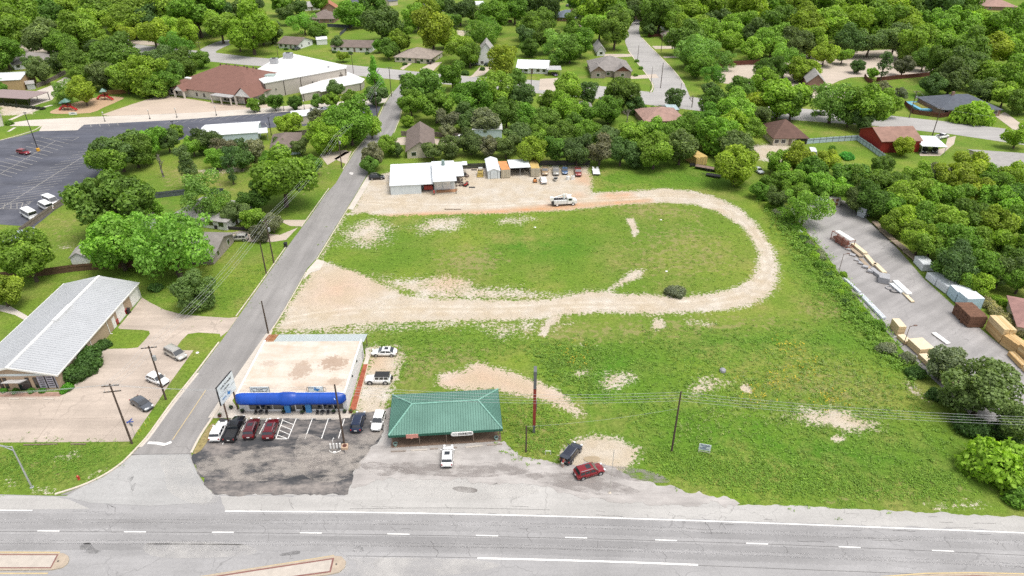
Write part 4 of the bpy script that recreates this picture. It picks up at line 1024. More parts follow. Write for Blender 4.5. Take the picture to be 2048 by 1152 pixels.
for sgn in (0, 1):
    xa, xb = (-.4, M.W / 2) if sgn == 0 else (M.W / 2, M.W + .4)
    za, zc = (M.e, M.zt) if sgn == 0 else (M.zt, M.e)
    MB().add([(xa, -.42, za - .3), (xb, -.42, zc - .3), (xb, -.42, zc + .06), (xa, -.42, za + .06), (xa, -.34, za - .3), (xb, -.34, zc - .3), (xb, -.34, zc + .06), (xa, -.34, za + .06)], [(0, 1, 2, 3), (3, 2, 6, 7), (1, 0, 4, 5)]).build('barge_board', TRIMW, M.last_roof)
q = M.local(G(126, 628, he + 1.6))
MB().bb(M.W / 2 - .1, M.W / 2 + .75, q.y - 3, q.y + 3, M.zt - .25, M.zt + .35).build('ridge_vent', mat('vent_white', (.62, .62, .62), .5), M.last_roof)
for yy, w_, hh, mm in ((M.local(G(268, 606)).y, 3.6, 3.0, TRIMW), (M.local(G(241, 638)).y, 3.2, 2.9, TRIMW)):
    M.opening('r', yy, w_, .05, hh, 'door', m=mm)
M.opening('r', M.local(G(228, 655)).y, 1.1, .05, 2.3, 'door', m=TRIMW)
MB().bb(M.W - .1, M.W + .03, M.local(G(262, 615)).y, M.D + .02, .05, he - .1).build('pale_end_panel', mat('pale_panel', (.5, .49, .47), .6, .06), M.o)
for px in ((223, 668), (190, 706), (160, 740)):
    y = M.local(G(*px)).y; MB().tube([(M.W + .1, y, he - .1), (M.W + .1, y, .1), (M.W + .5, y, .08)], .07, 6).build('downpipe', TRIMW, M.o)
for px in ((-25, 782), (8, 782), (18, 782), (63, 781), (78, 781)):
    x = M.local(G(*px)).x; M.opening('f', x, .45, .6, 2.1, frame=mat('brown_frame', (.06, .04, .03), .6))
MB().bb(.0, M.W, -.05, .0, he - .35, he + .1).build('gable_band', mat('pale_gable', (.52, .56, .56), .6, .05), M.o)
xc = M.local(G(45, 782)).x
MB().box((xc, -1.0, 2.75), (3.2, 2.0, .12), rx=R(-22)).build('entrance_canopy', mat('canopy_grey', (.46, .45, .44), .6), M.o)
M.opening('f', xc + .4, 1.6, .05, 2.3, 'door', m=GLASS)
xm = M.local(G(105, 781)).x
mu = MB(); mu.bb(xm - 2.0, xm + 1.2, -.055, 0, .5, 3.0); muo = mu.build('mural_panel', mat('mural_grey', (.33, .32, .37), .8, .35, 2.0), M.o)
for dx in (-.6, .9): MB().bb(xm + dx - .12, xm + dx + .12, -.07, -.05, .4, 3.0).build('mural_bar', INK, muo)
for k in range(5):
    zz = .8 + .45 * k
    MB().bb(xm - 1.7, xm - .9, -.07, -.05, zz, zz + .18).build('mural_lettering', INK, muo)
    MB().bb(xm - .3, xm + .6, -.07, -.05, zz + .1, zz + .24).build('mural_lettering', INK, muo)

# ---------------------------------------------------------------- white workshop in the field yard
WRIB = metalroof('white_ribbed_roof', (0.62, 0.645, 0.66), .45, .05)
PWALL = mat('pale_metal_wall', (0.52, 0.56, 0.57), .5, .06, .5)
def simple_shed(name, label, fl, fr, back, h, kind, roofm, wallm, rise=.5, ov=.25, cat='shed', ridge='x', gable=True, open_front=False):
    s = Bld(name, label, cat, fl, fr, back if isinstance(back, (int, float)) else depth_of(fl, fr, back))
    if not open_front: s.walls(h, wallm, gable=(kind == 'gable'), rise=rise, ridge=ridge)
    s.h = h
    s.roof(kind, roofm, rise=rise, ov=ov, ridge=ridge)
    return s
fl, fr = (782, 390), (843, 387)
W1 = Bld('workshop', 'white metal workshop with low white roof and shaded open bays', 'workshop', fl, fr, 15)
h1 = hgt(G(*fl), 371)
def wx(px, py, z=0): return W1.local(G(px, py, z))
Dm = wx(782, 331, h1 + .4).y; W1.D = Dm
xe = wx(866, 370, h1).x
MB().bb(0, W1.W, 0, Dm, 0, h1).build('wall', PWALL, W1.o)
MB().bb(W1.W, xe, 4.0, Dm, 0, h1).build('back_bay_wall', PWALL, W1.o)
W1.h = h1
W1.roof('shed', WRIB, rise=.7, ov=.2, x1=xe, y1=Dm)
h2 = h1 + 1.3
x2 = wx(913, 363, h2).x
y2 = wx(870, 363, h2).y; y2b = wx(890, 322, h2 + .6).y
MB().bb(xe + .3, x2 - .4, y2 + 4.0, y2b - .3, 0, h2 - .1).build('middle_bay_wall', PWALL, W1.o)
W1.roof('shed', WRIB, h=h2, rise=.6, ov=.1, x0=xe + .1, x1=x2, y0=y2, y1=y2b, name='raised_roof')
x3 = wx(939, 350, h1).x; y3 = wx(915, 350, h1).y; y3b = wx(930, 323, h1).y
W1.roof('shed', WRIB, h=h1 - .3, rise=.3, ov=0, x0=x2 + .15, x1=x3 - 1.6, y0=y3, y1=y3b, name='side_roof')
W1.roof('shed', WRIB, h=h1 - .1, rise=.2, ov=0, x0=x3 - 1.55, x1=x3, y0=y3b - 2.6, y1=y3b, name='corner_roof')
MB().bb(x2 + .3, x3 - 1.8, y3b - .5, y3b - .2, 0, h1 - .3).build('back_fence_wall', mat('rusty_panel', (.2, .09, .05), .9, .3), W1.o)
for x in (xe + .2, x2 - .2): MB().bb(x - .1, x + .1, y2 + .15, y2 + .35, 0, h2 - .05).build('post', BLACK, W1.o)
MB().bb(xe + .1 - .1, xe + .3, y2 - .0, y2 + .12, 0.6, 1.6).build('reflector', mat('red_paint', (.45, .03, .03), .5), W1.o)
sheet('rust_floor', [(873, 386), (912, 384), (916, 378), (873, 378)], .02, mat('rust_dirt', (.36, .19, .10), .95, .2, 1))
for u in (xe + 1.6, xe + 4.0): MB().bb(u - 1.1, u + 1.1, y2 + 3.93, y2 + 3.99, .2, 2.6).build('door', TRIMW, W1.o)
MB().tube([(wx(886, 330, h2).x, wx(886, 330, h2 + .5).y, h2), (wx(886, 330, h2).x, wx(886, 330, h2 + .5).y, h2 + 2.0)], [.55, .45], 10).build('vent_stack', mat('green_vent', (.2, .27, .25), .5), W1.o)
MB().bb(W1.W + .8, W1.W + 3.4, 1.6, 3.6, .4, 1.5).build('workbench', mat('red_machine', (.3, .04, .03), .6), W1.o)
for k in range(3): MB().tube([(2 + 2 * k, Dm * .85, h1 + .3), (2 + 2 * k, Dm * .85, h1 + 1.1)], .08, 6).build('roof_pipe', STEEL, W1.o)
sh = simple_shed('garden_shed', 'small pale metal shed with gable roof and double doors', (976, 358), (1000, 357), (999, 332), 2.6, 'gable', WRIB, PWALL, rise=.7, ov=.15, ridge='y')
for dx in (-.55, .55): sh.opening('f', sh.W / 2 + dx, 1.0, .1, 2.2, 'door', m=PWALL)
MB().bb(sh.W / 2 - 1.12, sh.W / 2 - 1.05, -.09, 0, .05, 2.35).build('door_frame', BLACK, sh.o); MB().bb(sh.W / 2 + 1.05, sh.W / 2 + 1.12, -.09, 0, .05, 2.35).build('door_frame', BLACK, sh.o)
def container(name, label, fl, fr, D, h, body, top):
    s = Bld(name, label, 'container', fl, fr, D)
    b = MB(); n = 26
    b.bb(0, s.W, 0, D, .12, h - .04)
    for i in range(n):
        y = D * (i + .2) / n
        for x in (-.03, s.W + .03): b.bb(x - .03, x + .03, y, y + D / n * .5, .2, h - .1)
    b.build('body', body, s.o)
    t = MB().bb(0.0, s.W, 0.0, D, h - .035, h); 
    t.build('roof', top, s.o)
    for dx in (.27, .73):
        d_ = MB().bb(s.W * dx - s.W * .2, s.W * dx + s.W * .2, -.05, 0, .2, h - .15).build('door', body, s.o)
        for k in (-.12, .12): MB().tube([(s.W * dx + s.W * k, -.09, .25), (s.W * dx + s.W * k, -.09, h - .2)], .025, 5).build('lock_bar', STEEL, d_)
    return s
BEI = mat('beige_container', (.42, .37, .27), .7, .12, .8); ORA = mat('rusty_orange_top', (.55, .24, .09), .9, .25, .7); OCH = mat('ochre_top', (.48, .34, .12), .9, .2, .7)
c1 = container('shipping_container', 'beige shipping container with rusty orange top beside the garden shed', (1003, 357), (1020, 356), 7.5, 2.8, BEI, ORA)
c2 = container('shipping_container', 'beige shipping container with ochre yellow top beside the parked trucks', (1062, 354), (1079, 353.5), 7.5, 2.8, BEI, OCH)
p0, p1 = G(1019, 345, 2.9), G(1063, 343, 2.9)
cr = Bld('container_awning', 'white metal canopy spanning between two beige shipping containers', 'canopy', (1020, 356), (1062, 354), 7.2)
cr.h = 2.9
cr.roof('shed', WRIB, rise=.35, ov=0.02, x0=.1, x1=cr.W - .05, y0=1.0)
MB().bb(.2, cr.W - .2, 7.0, 7.1, 0, 2.8).build('back_sheet', BLACK, cr.o)
for k in range(3): MB().bb(.2 + (cr.W - .5) * k / 2, .3 + (cr.W - .5) * k / 2, 1.1, 1.2, 0, 2.9).build('post', STEEL, cr.o)
# ================================================================== church
BEIGEWALL = mat('beige_church_wall', (0.40, 0.36, 0.315), .7, .05, .3)
CWHITE = metalroof('church_white_roof', (0.62, 0.615, 0.60), .5, .05)
CB = G(533, 198); hC = hgt(CB, 166)
CH = thing('church_hall', 'big beige church hall with white sloping roof and a cross', 'church', (CB.x, CB.y, 0))
def at_h(px, z): return [tuple(G(x, y, z)[:2]) for x, y in px]
def loc2(pts, o): return [(x - o.location.x, y - o.location.y) for x, y in pts]
hallp = loc2(at_h([(528, 166), (691, 136), (692, 131), (587, 108), (543, 122), (492, 152), (516, 156)], hC), CH)
MB().prism(hallp, 0, hC - .3).build('wall', BEIGEWALL, CH)
cxm = sum(p[0] for p in hallp) / len(hallp); cym = sum(p[1] for p in hallp) / len(hallp)
MB().prism([(cxm + (x - cxm) * 1.015, cym + (y - cym) * 1.015) for x, y in hallp], hC - .3, hC).build('roof', CWHITE, CH)
u = Vector(hallp[1]) - Vector(hallp[0]); ul = u.length; u.normalize(); nn = Vector((u.y, -u.x))
def on_front(t, w, z0, z1, m, name, d=.12, parent=CH):
    c = Vector(hallp[0]) + u * ul * t + nn * (d / 2 - .02)
    return MB().box((c.x, c.y, (z0 + z1) / 2), (w, d, z1 - z0), rz=math.atan2(u.y, u.x)).build(name, m, parent)
for t in (.005, .22, .42, .995): on_front(t, .25, 0, hC - .3, mat('dark_downpipe', (.09, .075, .065), .6), 'downpipe', .2)
CRS = mat('dark_bronze', (.07, .055, .045), .5)
on_front(.93, .28, hC - 5.2, hC - 1.4, CRS, 'cross_post', .2); on_front(.93, 1.9, hC - 2.9, hC - 2.6, CRS, 'cross_arm', .22)
for t in (.12, .56): on_front(t, .35, hC * .45, hC * .45 + .6, BLACK, 'wall_lamp', .3)
for px in ((500, 165), (514, 168)):
    pass
ul2 = Vector(hallp[6]) - Vector(hallp[5]); a2 = math.atan2(ul2.y, ul2.x)
for t in (.3, .8):
    c = Vector(hallp[5]) + ul2 * t + Vector((ul2.y, -ul2.x)).normalized() * .03
    w_ = MB().box((c.x, c.y, hC * .62), (1.5, .12, 1.9), rz=a2).build('window', TRIMW, CH)
    c += Vector((ul2.y, -ul2.x)).normalized() * .06
    MB().box((c.x, c.y, hC * .62), (1.2, .08, 1.6), rz=a2).build('pane', GLASS, w_)
for px, sz, m_ in (((577, 115), (4, 3.2, 2.4), STEEL), ((549, 126), (3.2, 2.8, 2.4), STEEL), ((540, 150), (4, 3.6, .5), mat('skylight_green', (.33, .40, .37), .4)), ((657, 134), (.8, .8, .8), STEEL)):
    p = G(*px, hC + .3)
    k = MB().bb(p.x - CH.location.x - sz[0] / 2, p.x - CH.location.x + sz[0] / 2, p.y - CH.location.y - sz[1] / 2, p.y - CH.location.y + sz[1] / 2, hC, hC + sz[2]).build('rooftop_unit', m_, CH)
    if sz[2] > 2: MB().lathe([(.9, hC + sz[2] + .02), (.9, hC + sz[2] + .25), (.3, hC + sz[2] + .27)], 12, (p.x - CH.location.x, p.y - CH.location.y, 0)).build('fan_housing', BLACK, k)
hA = hgt(G(608, 203), 187)
lowp = loc2(at_h([(604, 187), (722, 165), (728, 158), (695, 144), (600, 175)], hA), CH)
MB().prism(lowp, 0, hA - .25).build('annex_wall', BEIGEWALL, CH)
cx2 = sum(p[0] for p in lowp) / 5; cy2 = sum(p[1] for p in lowp) / 5
MB().prism([(cx2 + (x - cx2) * 1.03, cy2 + (y - cy2) * 1.03) for x, y in lowp], hA - .25, hA).build('annex_roof', CWHITE, CH)
v2 = Vector(lowp[1]) - Vector(lowp[0])
for t in (.02, .25, .98):
    c = Vector(lowp[0]) + v2 * t + Vector((v2.y, -v2.x)).normalized() * .05
    MB().box((c.x, c.y, hA / 2), (.25, .2, hA), rz=math.atan2(v2.y, v2.x)).build('downpipe', mat('dark_downpipe', (.09, .075, .065), .6), CH)
c = Vector(lowp[0]) + v2 * .36 + Vector((v2.y, -v2.x)).normalized() * .9
MB().box((c.x, c.y, 3.0), (4.5, 1.8, .2), rz=math.atan2(v2.y, v2.x)).build('entrance_canopy', CWHITE, CH)
# brown-roofed church wing
CREAMW = mat('pale_stone_wall', (0.56, 0.51, 0.45), .85, .08, .5)
CBR = shingle('church_brown_shingles', (0.175, 0.088, 0.068), .12)
Wg = Bld('church_wing', 'cream church wing under broad red-brown hip roof with gabled entrance', 'church', (338, 189), (503, 210), 34)
Wg.walls(4.0, CREAMW)
Wg.roof('hip', CBR, rise=6.5, ov=.9)
def gable_porch(bx, w, dpt, h, rise, label=None):
    MB().add([(bx - w / 2 - .5, -dpt, h - .4), (bx + w / 2 + .5, -dpt, h - .4), (bx, -dpt, h + rise), (bx - w / 2 - .5, 5, h - .4), (bx + w / 2 + .5, 5, h - .4), (bx, 9, h + rise)], [(0, 2, 5, 3), (2, 1, 4, 5)]).build('porch_roof', CBR, Wg.o)
    MB().add([(bx - w / 2, -dpt + .3, h - .3), (bx + w / 2, -dpt + .3, h - .3), (bx, -dpt + .3, h + rise - .4)], [(0, 1, 2)]).build('gable_front', TRIMW, Wg.o)
    for x in (bx - w / 2, bx + w / 2): MB().bb(x - .3, x + .3, -dpt + .2, -dpt + .8, 0, h - .2).build('column', CREAMW, Wg.o)
gable_porch(Wg.W * .20, 5.0, 3.0, 3.4, 2.0)
gable_porch(Wg.W * .97, 8.0, 3.0, 4.2, 3.4)
Wg.opening('f', Wg.W * .95, 1.6, .05, 3, 'door', m=mat('dark_red_door', (.09, .03, .025), .5)); Wg.opening('f', Wg.W * .99, 1.6, .05, 3, 'door', m=GLASS)
for k in range(4):
    x = Wg.W * (.70 + .045 * k)
    fo = MB().add([(x + 0.75 * dx, -.08, z) for dx, z in ((-1, .6), (1, .6), (1, 2.4), (.7, 2.95), (0, 3.2), (-.7, 2.95), (-1, 2.4))], [tuple(range(7))]).build('arched_window', GLASS, Wg.o)
    MB().tube([(x - .8, -.08, .55), (x - .8, -.08, 2.4), (x - .56, -.08, 3.0), (x, -.08, 3.3), (x + .56, -.08, 3.0), (x + .8, -.08, 2.4), (x + .8, -.08, .55)], .1, 5).build('frame', CREAMW, fo)
for t in (.05, .11, .36, .45): Wg.opening('f', Wg.W * t, 1.2, .8, 1.6)
MB().bb(Wg.W * .62, Wg.W * .86, -4.5, .5, 3.3, 3.55).build('flat_entry_roof', mat('grey_entry_roof', (.33, .32, .31), .8), Wg.o)
for x in (.63, .74, .85): MB().bb(Wg.W * x - .2, Wg.W * x + .2, -4.3, -3.9, 0, 3.3).build('column', CREAMW, Wg.o)
for k in range(9): Wg.vent(Wg.W * (.35 + .055 * k), 17 + (k % 2), 10.3, (.5, .5, .45), mat('dark_vent', (.1, .06, .05), .7), parent=Wg.last_roof)
Wg.vent(Wg.W * .16, 6, 6.2, (3.2, 1.6, .3), TRIMW, 'skylight', Wg.last_roof)

# ================================================================== houses
PINKROOF = shingle('pink_brown_shingles', (0.30, 0.19, 0.155)); LTGREY = shingle('light_grey_shingles', (0.30, 0.285, 0.27))
def house(label, fl, fr, D, h=2.8, kind='hip', roofm=GREYROOF, wallm=WHITEWALL, rise=2.2, ridge='x', ov=.55, nf=4, nr=2, door=True, name='house', chimney=None, garage=False, cat='house', porch=None, side='r'):
    s = Bld(name, label, cat, fl, fr, D)
    s.walls(h, wallm, gable=(kind == 'gable'), rise=rise, ridge=ridge)
    s.roof(kind, roofm, rise=rise, ov=ov, ridge=ridge)
    if nf:
        for i in range(nf):
            t = (i + .5) / nf
            if door and i == nf // 2: s.opening('f', s.W * t, 1.0, .1, 2.1, 'door')
            elif garage and i == nf - 1: s.opening('f', s.W * t, 2.6, .1, 2.2, 'door', m=TRIMW)
            else: s.opening('f', s.W * t, min(1.5, s.W / nf * .6), .9, 1.2)
    if nr:
        for i in range(nr): s.opening(side, s.D * (i + .5) / nr, 1.1, .9, 1.2)
    if chimney:
        x, y = chimney; MB().bb(s.W * x - .5, s.W * x + .5, s.D * y - .4, s.D * y + .4, h, h + rise + .9).build('chimney', BRICK, s.last_roof)
    if porch:
        x0, x1 = porch
        MB().bb(s.W * x0, s.W * x1, -2.0, -.0, h - .35, h - .2).build('porch_roof', roofm, s.o)
        for x in (x0, x1): MB().bb(s.W * x - .08, s.W * x + .08, -1.9, -1.74, 0, h - .35).build('post', TRIMW, s.o)
    return s
house('cream house with weathered grey roof between two leafy street trees', (352, 447), (455, 461), 12, roofm=LTGREY, wallm=WHITEWALL, kind='hip', rise=2.3, nf=5)
house('low house with brown shingles and stone porch under a spreading tree', (300, 526), (428, 529), 12, h=2.5, roofm=GREYROOF, wallm=mat('grey_brown_siding', (.3, .26, .22), .85), kind='gable', rise=2.0, nf=5, ov=.8)
house('brown-roofed house with pale gable end beside the white shed', (545, 312), (600, 308), 15, roofm=BROWNROOF, wallm=mat('pale_blue_siding', (.42, .5, .56), .7, .06), kind='hip', rise=2.6, nf=2, door=False)
house('grey-brown house behind the white workshop with a hip roof', (815, 317), (868, 315), 22, roofm=BROWNROOF, wallm=CREAM, kind='gable', rise=2.8, ridge='y', nf=2)
simple_shed('metal_building', 'long white metal building beside the church car park', (405, 292), (518, 284), 13, 3.6, 'gable', WHITEROOF, mat('pale_blue_metal', (.48, .55, .6), .5, .05), rise=.9, ridge='x', cat='building')
simple_shed('porch_roof_shelter', 'white flat porch shelter on thin posts near the white metal building', (518, 283), (538, 281), 6, 2.8, 'flat', WHITEROOF, None, rise=0, ov=.1, cat='shelter', open_front=True)
simple_shed('storage_building', 'small flat white storage building at the edge of church asphalt', (586, 250), (622, 247), 8, 3.0, 'flat', WHITEROOF, CREAM, rise=0, cat='building')
g1 = simple_shed('white_garage', 'pale grey garage with flat roof beside a white pickup', (946, 279), (1004, 278), 12, 3.6, 'shed', mat('light_grey_metal', (.55, .55, .54), .5), mat('pale_blue_metal', (.48, .55, .6), .5, .05), rise=.5, cat='garage')
house('white cottage with brown gable roof and front garden, east of the side road', (558, 96), (597, 99), 14, roofm=BROWNROOF, kind='gable', rise=2.4, nf=4, garage=False)
simple_shed('white_outbuilding', 'tiny white outbuilding between two white cottages', (634, 90), (655, 89), 8, 3.0, 'gable', WHITEROOF, WHITEWALL, rise=.8)
house('long white cottage with brown roof behind the church lawn', (664, 103), (742, 105), 12, roofm=BROWNROOF, kind='gable', rise=2.4, nf=6)
house('tan-roofed brick house with wide front lawn by the cross street', (790, 124), (862, 128), 18, roofm=TANROOF, wallm=CREAM, kind='hip', rise=3.2, nf=6)
house('brown hip-roofed house inside a dark fenced garden', (618, 46), (668, 46), 20, roofm=BROWNROOF, wallm=BRICK, kind='hip', rise=4, nf=4)
house('small rust-red roofed house next to the dark fenced garden', (645, 26), (675, 25), 18, roofm=shingle('rust_shingles', (.33, .14, .08)), wallm=BRICK, kind='gable', ridge='y', rise=3.5, nf=2)
house('grey house with a white gable at the end of a lane', (608, 22), (640, 20), 14, roofm=LTGREY, kind='gable', rise=2.5, nf=3)
simple_shed('barn', 'long white metal barn standing in an open meadow', (846, 22), (893, 23), 14, 4.2, 'gable', WHITEROOF, mat('white_ribbed_wall', (.62, .64, .66), .5, .05), rise=1.2, cat='barn')
simple_shed('barn', 'white-roofed barn half hidden behind dark oaks', (936, 21), (970, 20), 14, 4.0, 'gable', WHITEROOF, WHITEWALL, rise=1.2, cat='barn')
house('dark-roofed house with garage at the edge of the far meadow', (702, 14), (735, 13), 14, roofm=DARKROOF, wallm=BRICK, kind='hip', rise=3, nf=3)
simple_shed('garden_pavilion', 'small grey pavilion at the far meadow fence', (779, 12), (796, 10), 8, 3.2, 'gable', DARKROOF, CREAM, rise=1.4, cat='pavilion')
house('tall white two-storey house with steep gable between trees', (957, 131), (987, 131), 13, h=6.5, roofm=LTGREY, kind='gable', ridge='y', rise=4.5, nf=2, nr=2)
house('white house with white metal roof and carport by the cross street', (1034, 146), (1094, 148), 13, roofm=WHITEROOF, kind='gable', rise=2.2, nf=5, porch=(.05, .4))
simple_shed('carport', 'flat grey carport over a dark car beside the white metal-roofed house', (1094, 152), (1122, 152), 8, 2.8, 'flat', mat('grey_flat_roof', (.4, .4, .4), .6), None, rise=0, ov=.2, cat='carport', open_front=True)
Tb = house('brick house with grey hip roof, two front gables and corner lawn', (1183, 154), (1262, 154), 21, h=3.2, roofm=GREYROOF, wallm=mat('mottled_brick', (.33, .27, .23), .9, .35, 2), kind='hip', rise=4.5, nf=6)
for x, w_, m_ in ((.15, 6.5, BRICK), (.76, 7.5, mat('red_brown_gable', (.16, .06, .04), .8))):
    X = Tb.W * x
    MB().bb(X - w_ / 2, X + w_ / 2, -2.5, .2, 0, 3.2).build('bay_wall', mat('mottled_brick', (.33, .27, .23), .9), Tb.o)
    MB().add([(X - w_ / 2 - .5, -3.1, 2.9), (X + w_ / 2 + .5, -3.1, 2.9), (X, -3.1, 5.6), (X - w_ / 2 - .5, 3, 2.9), (X + w_ / 2 + .5, 3, 2.9), (X, 6, 5.6)], [(0, 2, 5, 3), (2, 1, 4, 5)]).build('bay_roof', GREYROOF, Tb.o)
    MB().add([(X - w_ / 2, -2.52, 3.2), (X + w_ / 2, -2.52, 3.2), (X, -2.52, 5.4)], [(0, 1, 2)]).build('gable_front', m_, Tb.o)
    Tb.opening('f', X, 1.4, .9, 1.3, base=(0, None, -2.5, None))
house('blue-grey roofed brick house among tall oaks', (1104, 42), (1165, 44), 16, roofm=BLUEROOF, wallm=BRICK, kind='hip', rise=3.4, nf=5, chimney=(.6, .4))
house('light brown roofed house tucked behind broad oaks', (1140, 66), (1165, 66), 24, roofm=TANROOF, wallm=BRICK, kind='gable', ridge='y', rise=3, nf=2)
house('narrow white house with grey porch beside the residential street', (1194, 112), (1210, 112), 18, roofm=LTGREY, kind='gable', ridge='y', rise=2.4, nf=1, door=False)
house('small brown house with steep gable at the end of the street', (1282, 42), (1302, 41), 14, h=4, roofm=REDROOF, wallm=BRICK, kind='gable', ridge='y', rise=4.5, nf=1, door=False)
house('white house with dark blue-grey roof beneath big trees', (1328, 62), (1372, 62), 14, h=4, roofm=DARKROOF, kind='gable', rise=3, nf=4)
house('brown brick house with tan hip roof behind a dark garden wall', (1338, 92), (1366, 92), 24, roofm=TANROOF, wallm=BRICK, kind='hip', ridge='y', rise=3, nf=3)
house('small grey hip-roofed house nearly hidden in dense trees', (1152, 240), (1186, 240), 14, roofm=GREYROOF, wallm=CREAM, kind='hip', rise=2.6, nf=2)
house('pink-brown roofed house behind the wooded hedge row', (1290, 256), (1368, 254), 16, roofm=PINKROOF, wallm=BRICK, kind='hip', rise=2.8, nf=4)
simple_shed('blue_roofed_shed', 'little shed with pale blue metal roof beside the pink-brown roof', (1336, 232), (1356, 232), 7, 2.4, 'flat', mat('pale_blue_roof', (.36, .45, .47), .5), CREAM, rise=0)
hb = house('cream bungalow with dark brown hip roof and screened porch', (1545, 291), (1612, 291), 15, h=3, roofm=shingle('dark_brown_shingles', (.115, .065, .05)), wallm=CREAM, kind='hip', rise=4, nf=5)
MB().bb(hb.W * .68, hb.W - .1, -.08, .02, .4, 2.7).build('screened_porch', BLACK, hb.o)
rb = simple_shed('red_barn', 'dark red barn with brown shingled gable roof', (1758, 306), (1836, 304), 14, 4.2, 'gable', shingle('barn_shingles', (.26, .155, .12)), mat('barn_red_boards', (.26, .022, .014), .8, .15, 1.5, stretch=(6, 6, .4)), rise=2.6, ov=.4, cat='barn')
rb.opening('f', rb.W * .3, 2.2, .1, 2.8, 'door', m=mat('barn_red_door', (.2, .02, .015), .8)); rb.opening('f', rb.W * .75, 1.2, 1.2, 1.2)
simple_shed('carport', 'white metal carport sheltering two dark vehicles on a slab', (1840, 309), (1888, 311), 10, 3.0, 'shed', WHITEROOF, None, rise=.4, ov=.2, cat='carport', open_front=True)
for k_ in bpy.data.objects:
    if k_.get('label', '').startswith(('white metal carport', 'flat grey carport', 'white flat porch shelter')):
        rr = [c for c in k_.children if c.name.startswith('roof')][0]; bbx = [Vector(c) for c in rr.bound_box]
        for x in (bbx[0].x + .3, bbx[6].x - .3):
            for y in (bbx[0].y + .3, bbx[6].y - .3): MB().bb(x - .06, x + .06, y - .06, y + .06, 0, bbx[0].z + .03).build('post', STEEL, k_)
house('long ranch house with blue-black roof and above-ground pool', (1880, 232), (1998, 232), 18, roofm=DARKROOF, wallm=BRICK, kind='hip', rise=3.4, nf=6, chimney=(.35, .5))
house('low tan-roofed house beside the lumber yard woods', (1985, 368), (2110, 378), 24, roofm=LTGREY, wallm=CREAM, kind='gable', rise=2.5, nf=4)
cw = house('small brick chapel with grey-tan gable roof by a pale car park', (1612, 182), (1646, 184), 26, h=4.2, roofm=LTGREY, wallm=BRICK, kind='gable', ridge='y', rise=3.2, nf=1, door=False)
house('pink-brown roofed house at the top of the wooded hill', (1968, 20), (2034, 22), 22, roofm=PINKROOF, wallm=BRICK, kind='hip', rise=4, nf=3)
house('grey hip-roofed house with white garage gable behind the playground', (30, 140), (112, 130), 18, roofm=GREYROOF, wallm=WHITEWALL, kind='hip', rise=3.2, nf=5)
simple_shed('metal_building', 'tan-walled building with pale metal roof beside the church drive', (-30, 186), (48, 182), 16, 5.0, 'gable', mat('pale_metal_roof', (.5, .52, .52), .5, .08), mat('tan_siding', (.42, .29, .16), .8), rise=1.2, cat='building')
simple_shed('tool_shed', 'small grey shed next to the tan-walled metal building', (56, 180), (72, 178), 5, 2.6, 'gable', LTGREY, mat('grey_siding', (.4, .4, .4), .8), rise=.8)
cp = Bld('long_carport', 'long brown-roofed carport on thin posts beside bare sand', 'carport', (-40, 208), (60, 214), 11)
cp.h = 3.2; cp.roof('flat', mat('mauve_brown_roof', (.25, .19, .18), .7, .1), rise=0, ov=.3)
for k in range(5): MB().bb(cp.W * k / 4 - .1, cp.W * k / 4 + .1, 0, .2, 0, 3.1).build('post', BLACK, cp.o); MB().bb(cp.W * k / 4 - .1, cp.W * k / 4 + .1, 10.6, 10.8, 0, 3.1).build('post', BLACK, cp.o)
simple_shed('corner_building', 'cream building corner beside a clipped shrub', (-60, 262), (8, 252), 14, 4.0, 'flat', LTGREY, mat('cream_stucco', (.6, .56, .48), .8), rise=0, cat='building')
simple_shed('tin_shelter', 'open tin-roofed shelter beneath a spreading tree by the fence', (14, 506), (78, 492), 5, 2.6, 'shed', mat('dull_tin', (.25, .29, .32), .5, .1), None, rise=.5, cat='shelter', open_front=True)
simple_shed('garden_hut', 'small white hut with grey gable roof inside the board fence', (146, 533), (176, 530), 5, 2.5, 'gable', LTGREY, WHITEWALL, rise=1.0, ridge='y')
simple_shed('garden_hut', 'small brown-roofed hut between two big shade trees', (274, 458), (300, 458), 5, 2.6, 'gable', shingle('weathered_brown', (.2, .16, .15)), WHITEWALL, rise=.8)
house('pale house with brick-coloured tiled roof beyond the lumber stacks', (2030, 672), (2120, 690), 12, h=2.6, roofm=shingle('pink_tiles', (.30, .17, .15)), wallm=CREAM, kind='hip', rise=1.4, nf=2)

# ================================================================== fences
def fence(label, px, h=1.8, m=None, step=2.4, pm=None, name='board_fence', panel=False, gap=.012, bw=.16, rails=True, cat='fence'):
    pts = [G(*p) for p in px]
    o = thing(name, label, cat, pts[0])
    for i in range(len(pts) - 1):
        a, b = pts[i] - pts[0], pts[i + 1] - pts[0]; l = (b - a).length; n = max(1, round(l / step))
        rz = math.atan2(b.y - a.y, b.x - a.x)
        for k in range(n):
            p = a.lerp(b, k / n); q = a.lerp(b, (k + 1) / n); c = (p + q) / 2; w = (q - p).length
            mb = MB(); nb = max(2, int(w / (bw * (6 if panel else 1))))
            for j in range(nb):
                cc = p.lerp(q, (j + .5) / nb); hh = h + random.uniform(-.05, .03)
                mb.box((cc.x, cc.y, hh / 2 + .04), (w / nb - gap, .03, hh), rz=rz + random.uniform(-.02, .02))
            mb.build('panel', m or WOOD, o, kind='stuff')
            MB().box((p.x, p.y, h / 2 + .05), (.12, .12, h + .1), rz=rz).build('post', pm or m or WOOD, o)
            if rails:
                MB().box((c.x + math.sin(rz) * .07, c.y - math.cos(rz) * .07, h * .75), (w, .06, .1), rz=rz).build('rail', pm or m or WOOD, o)
    return o
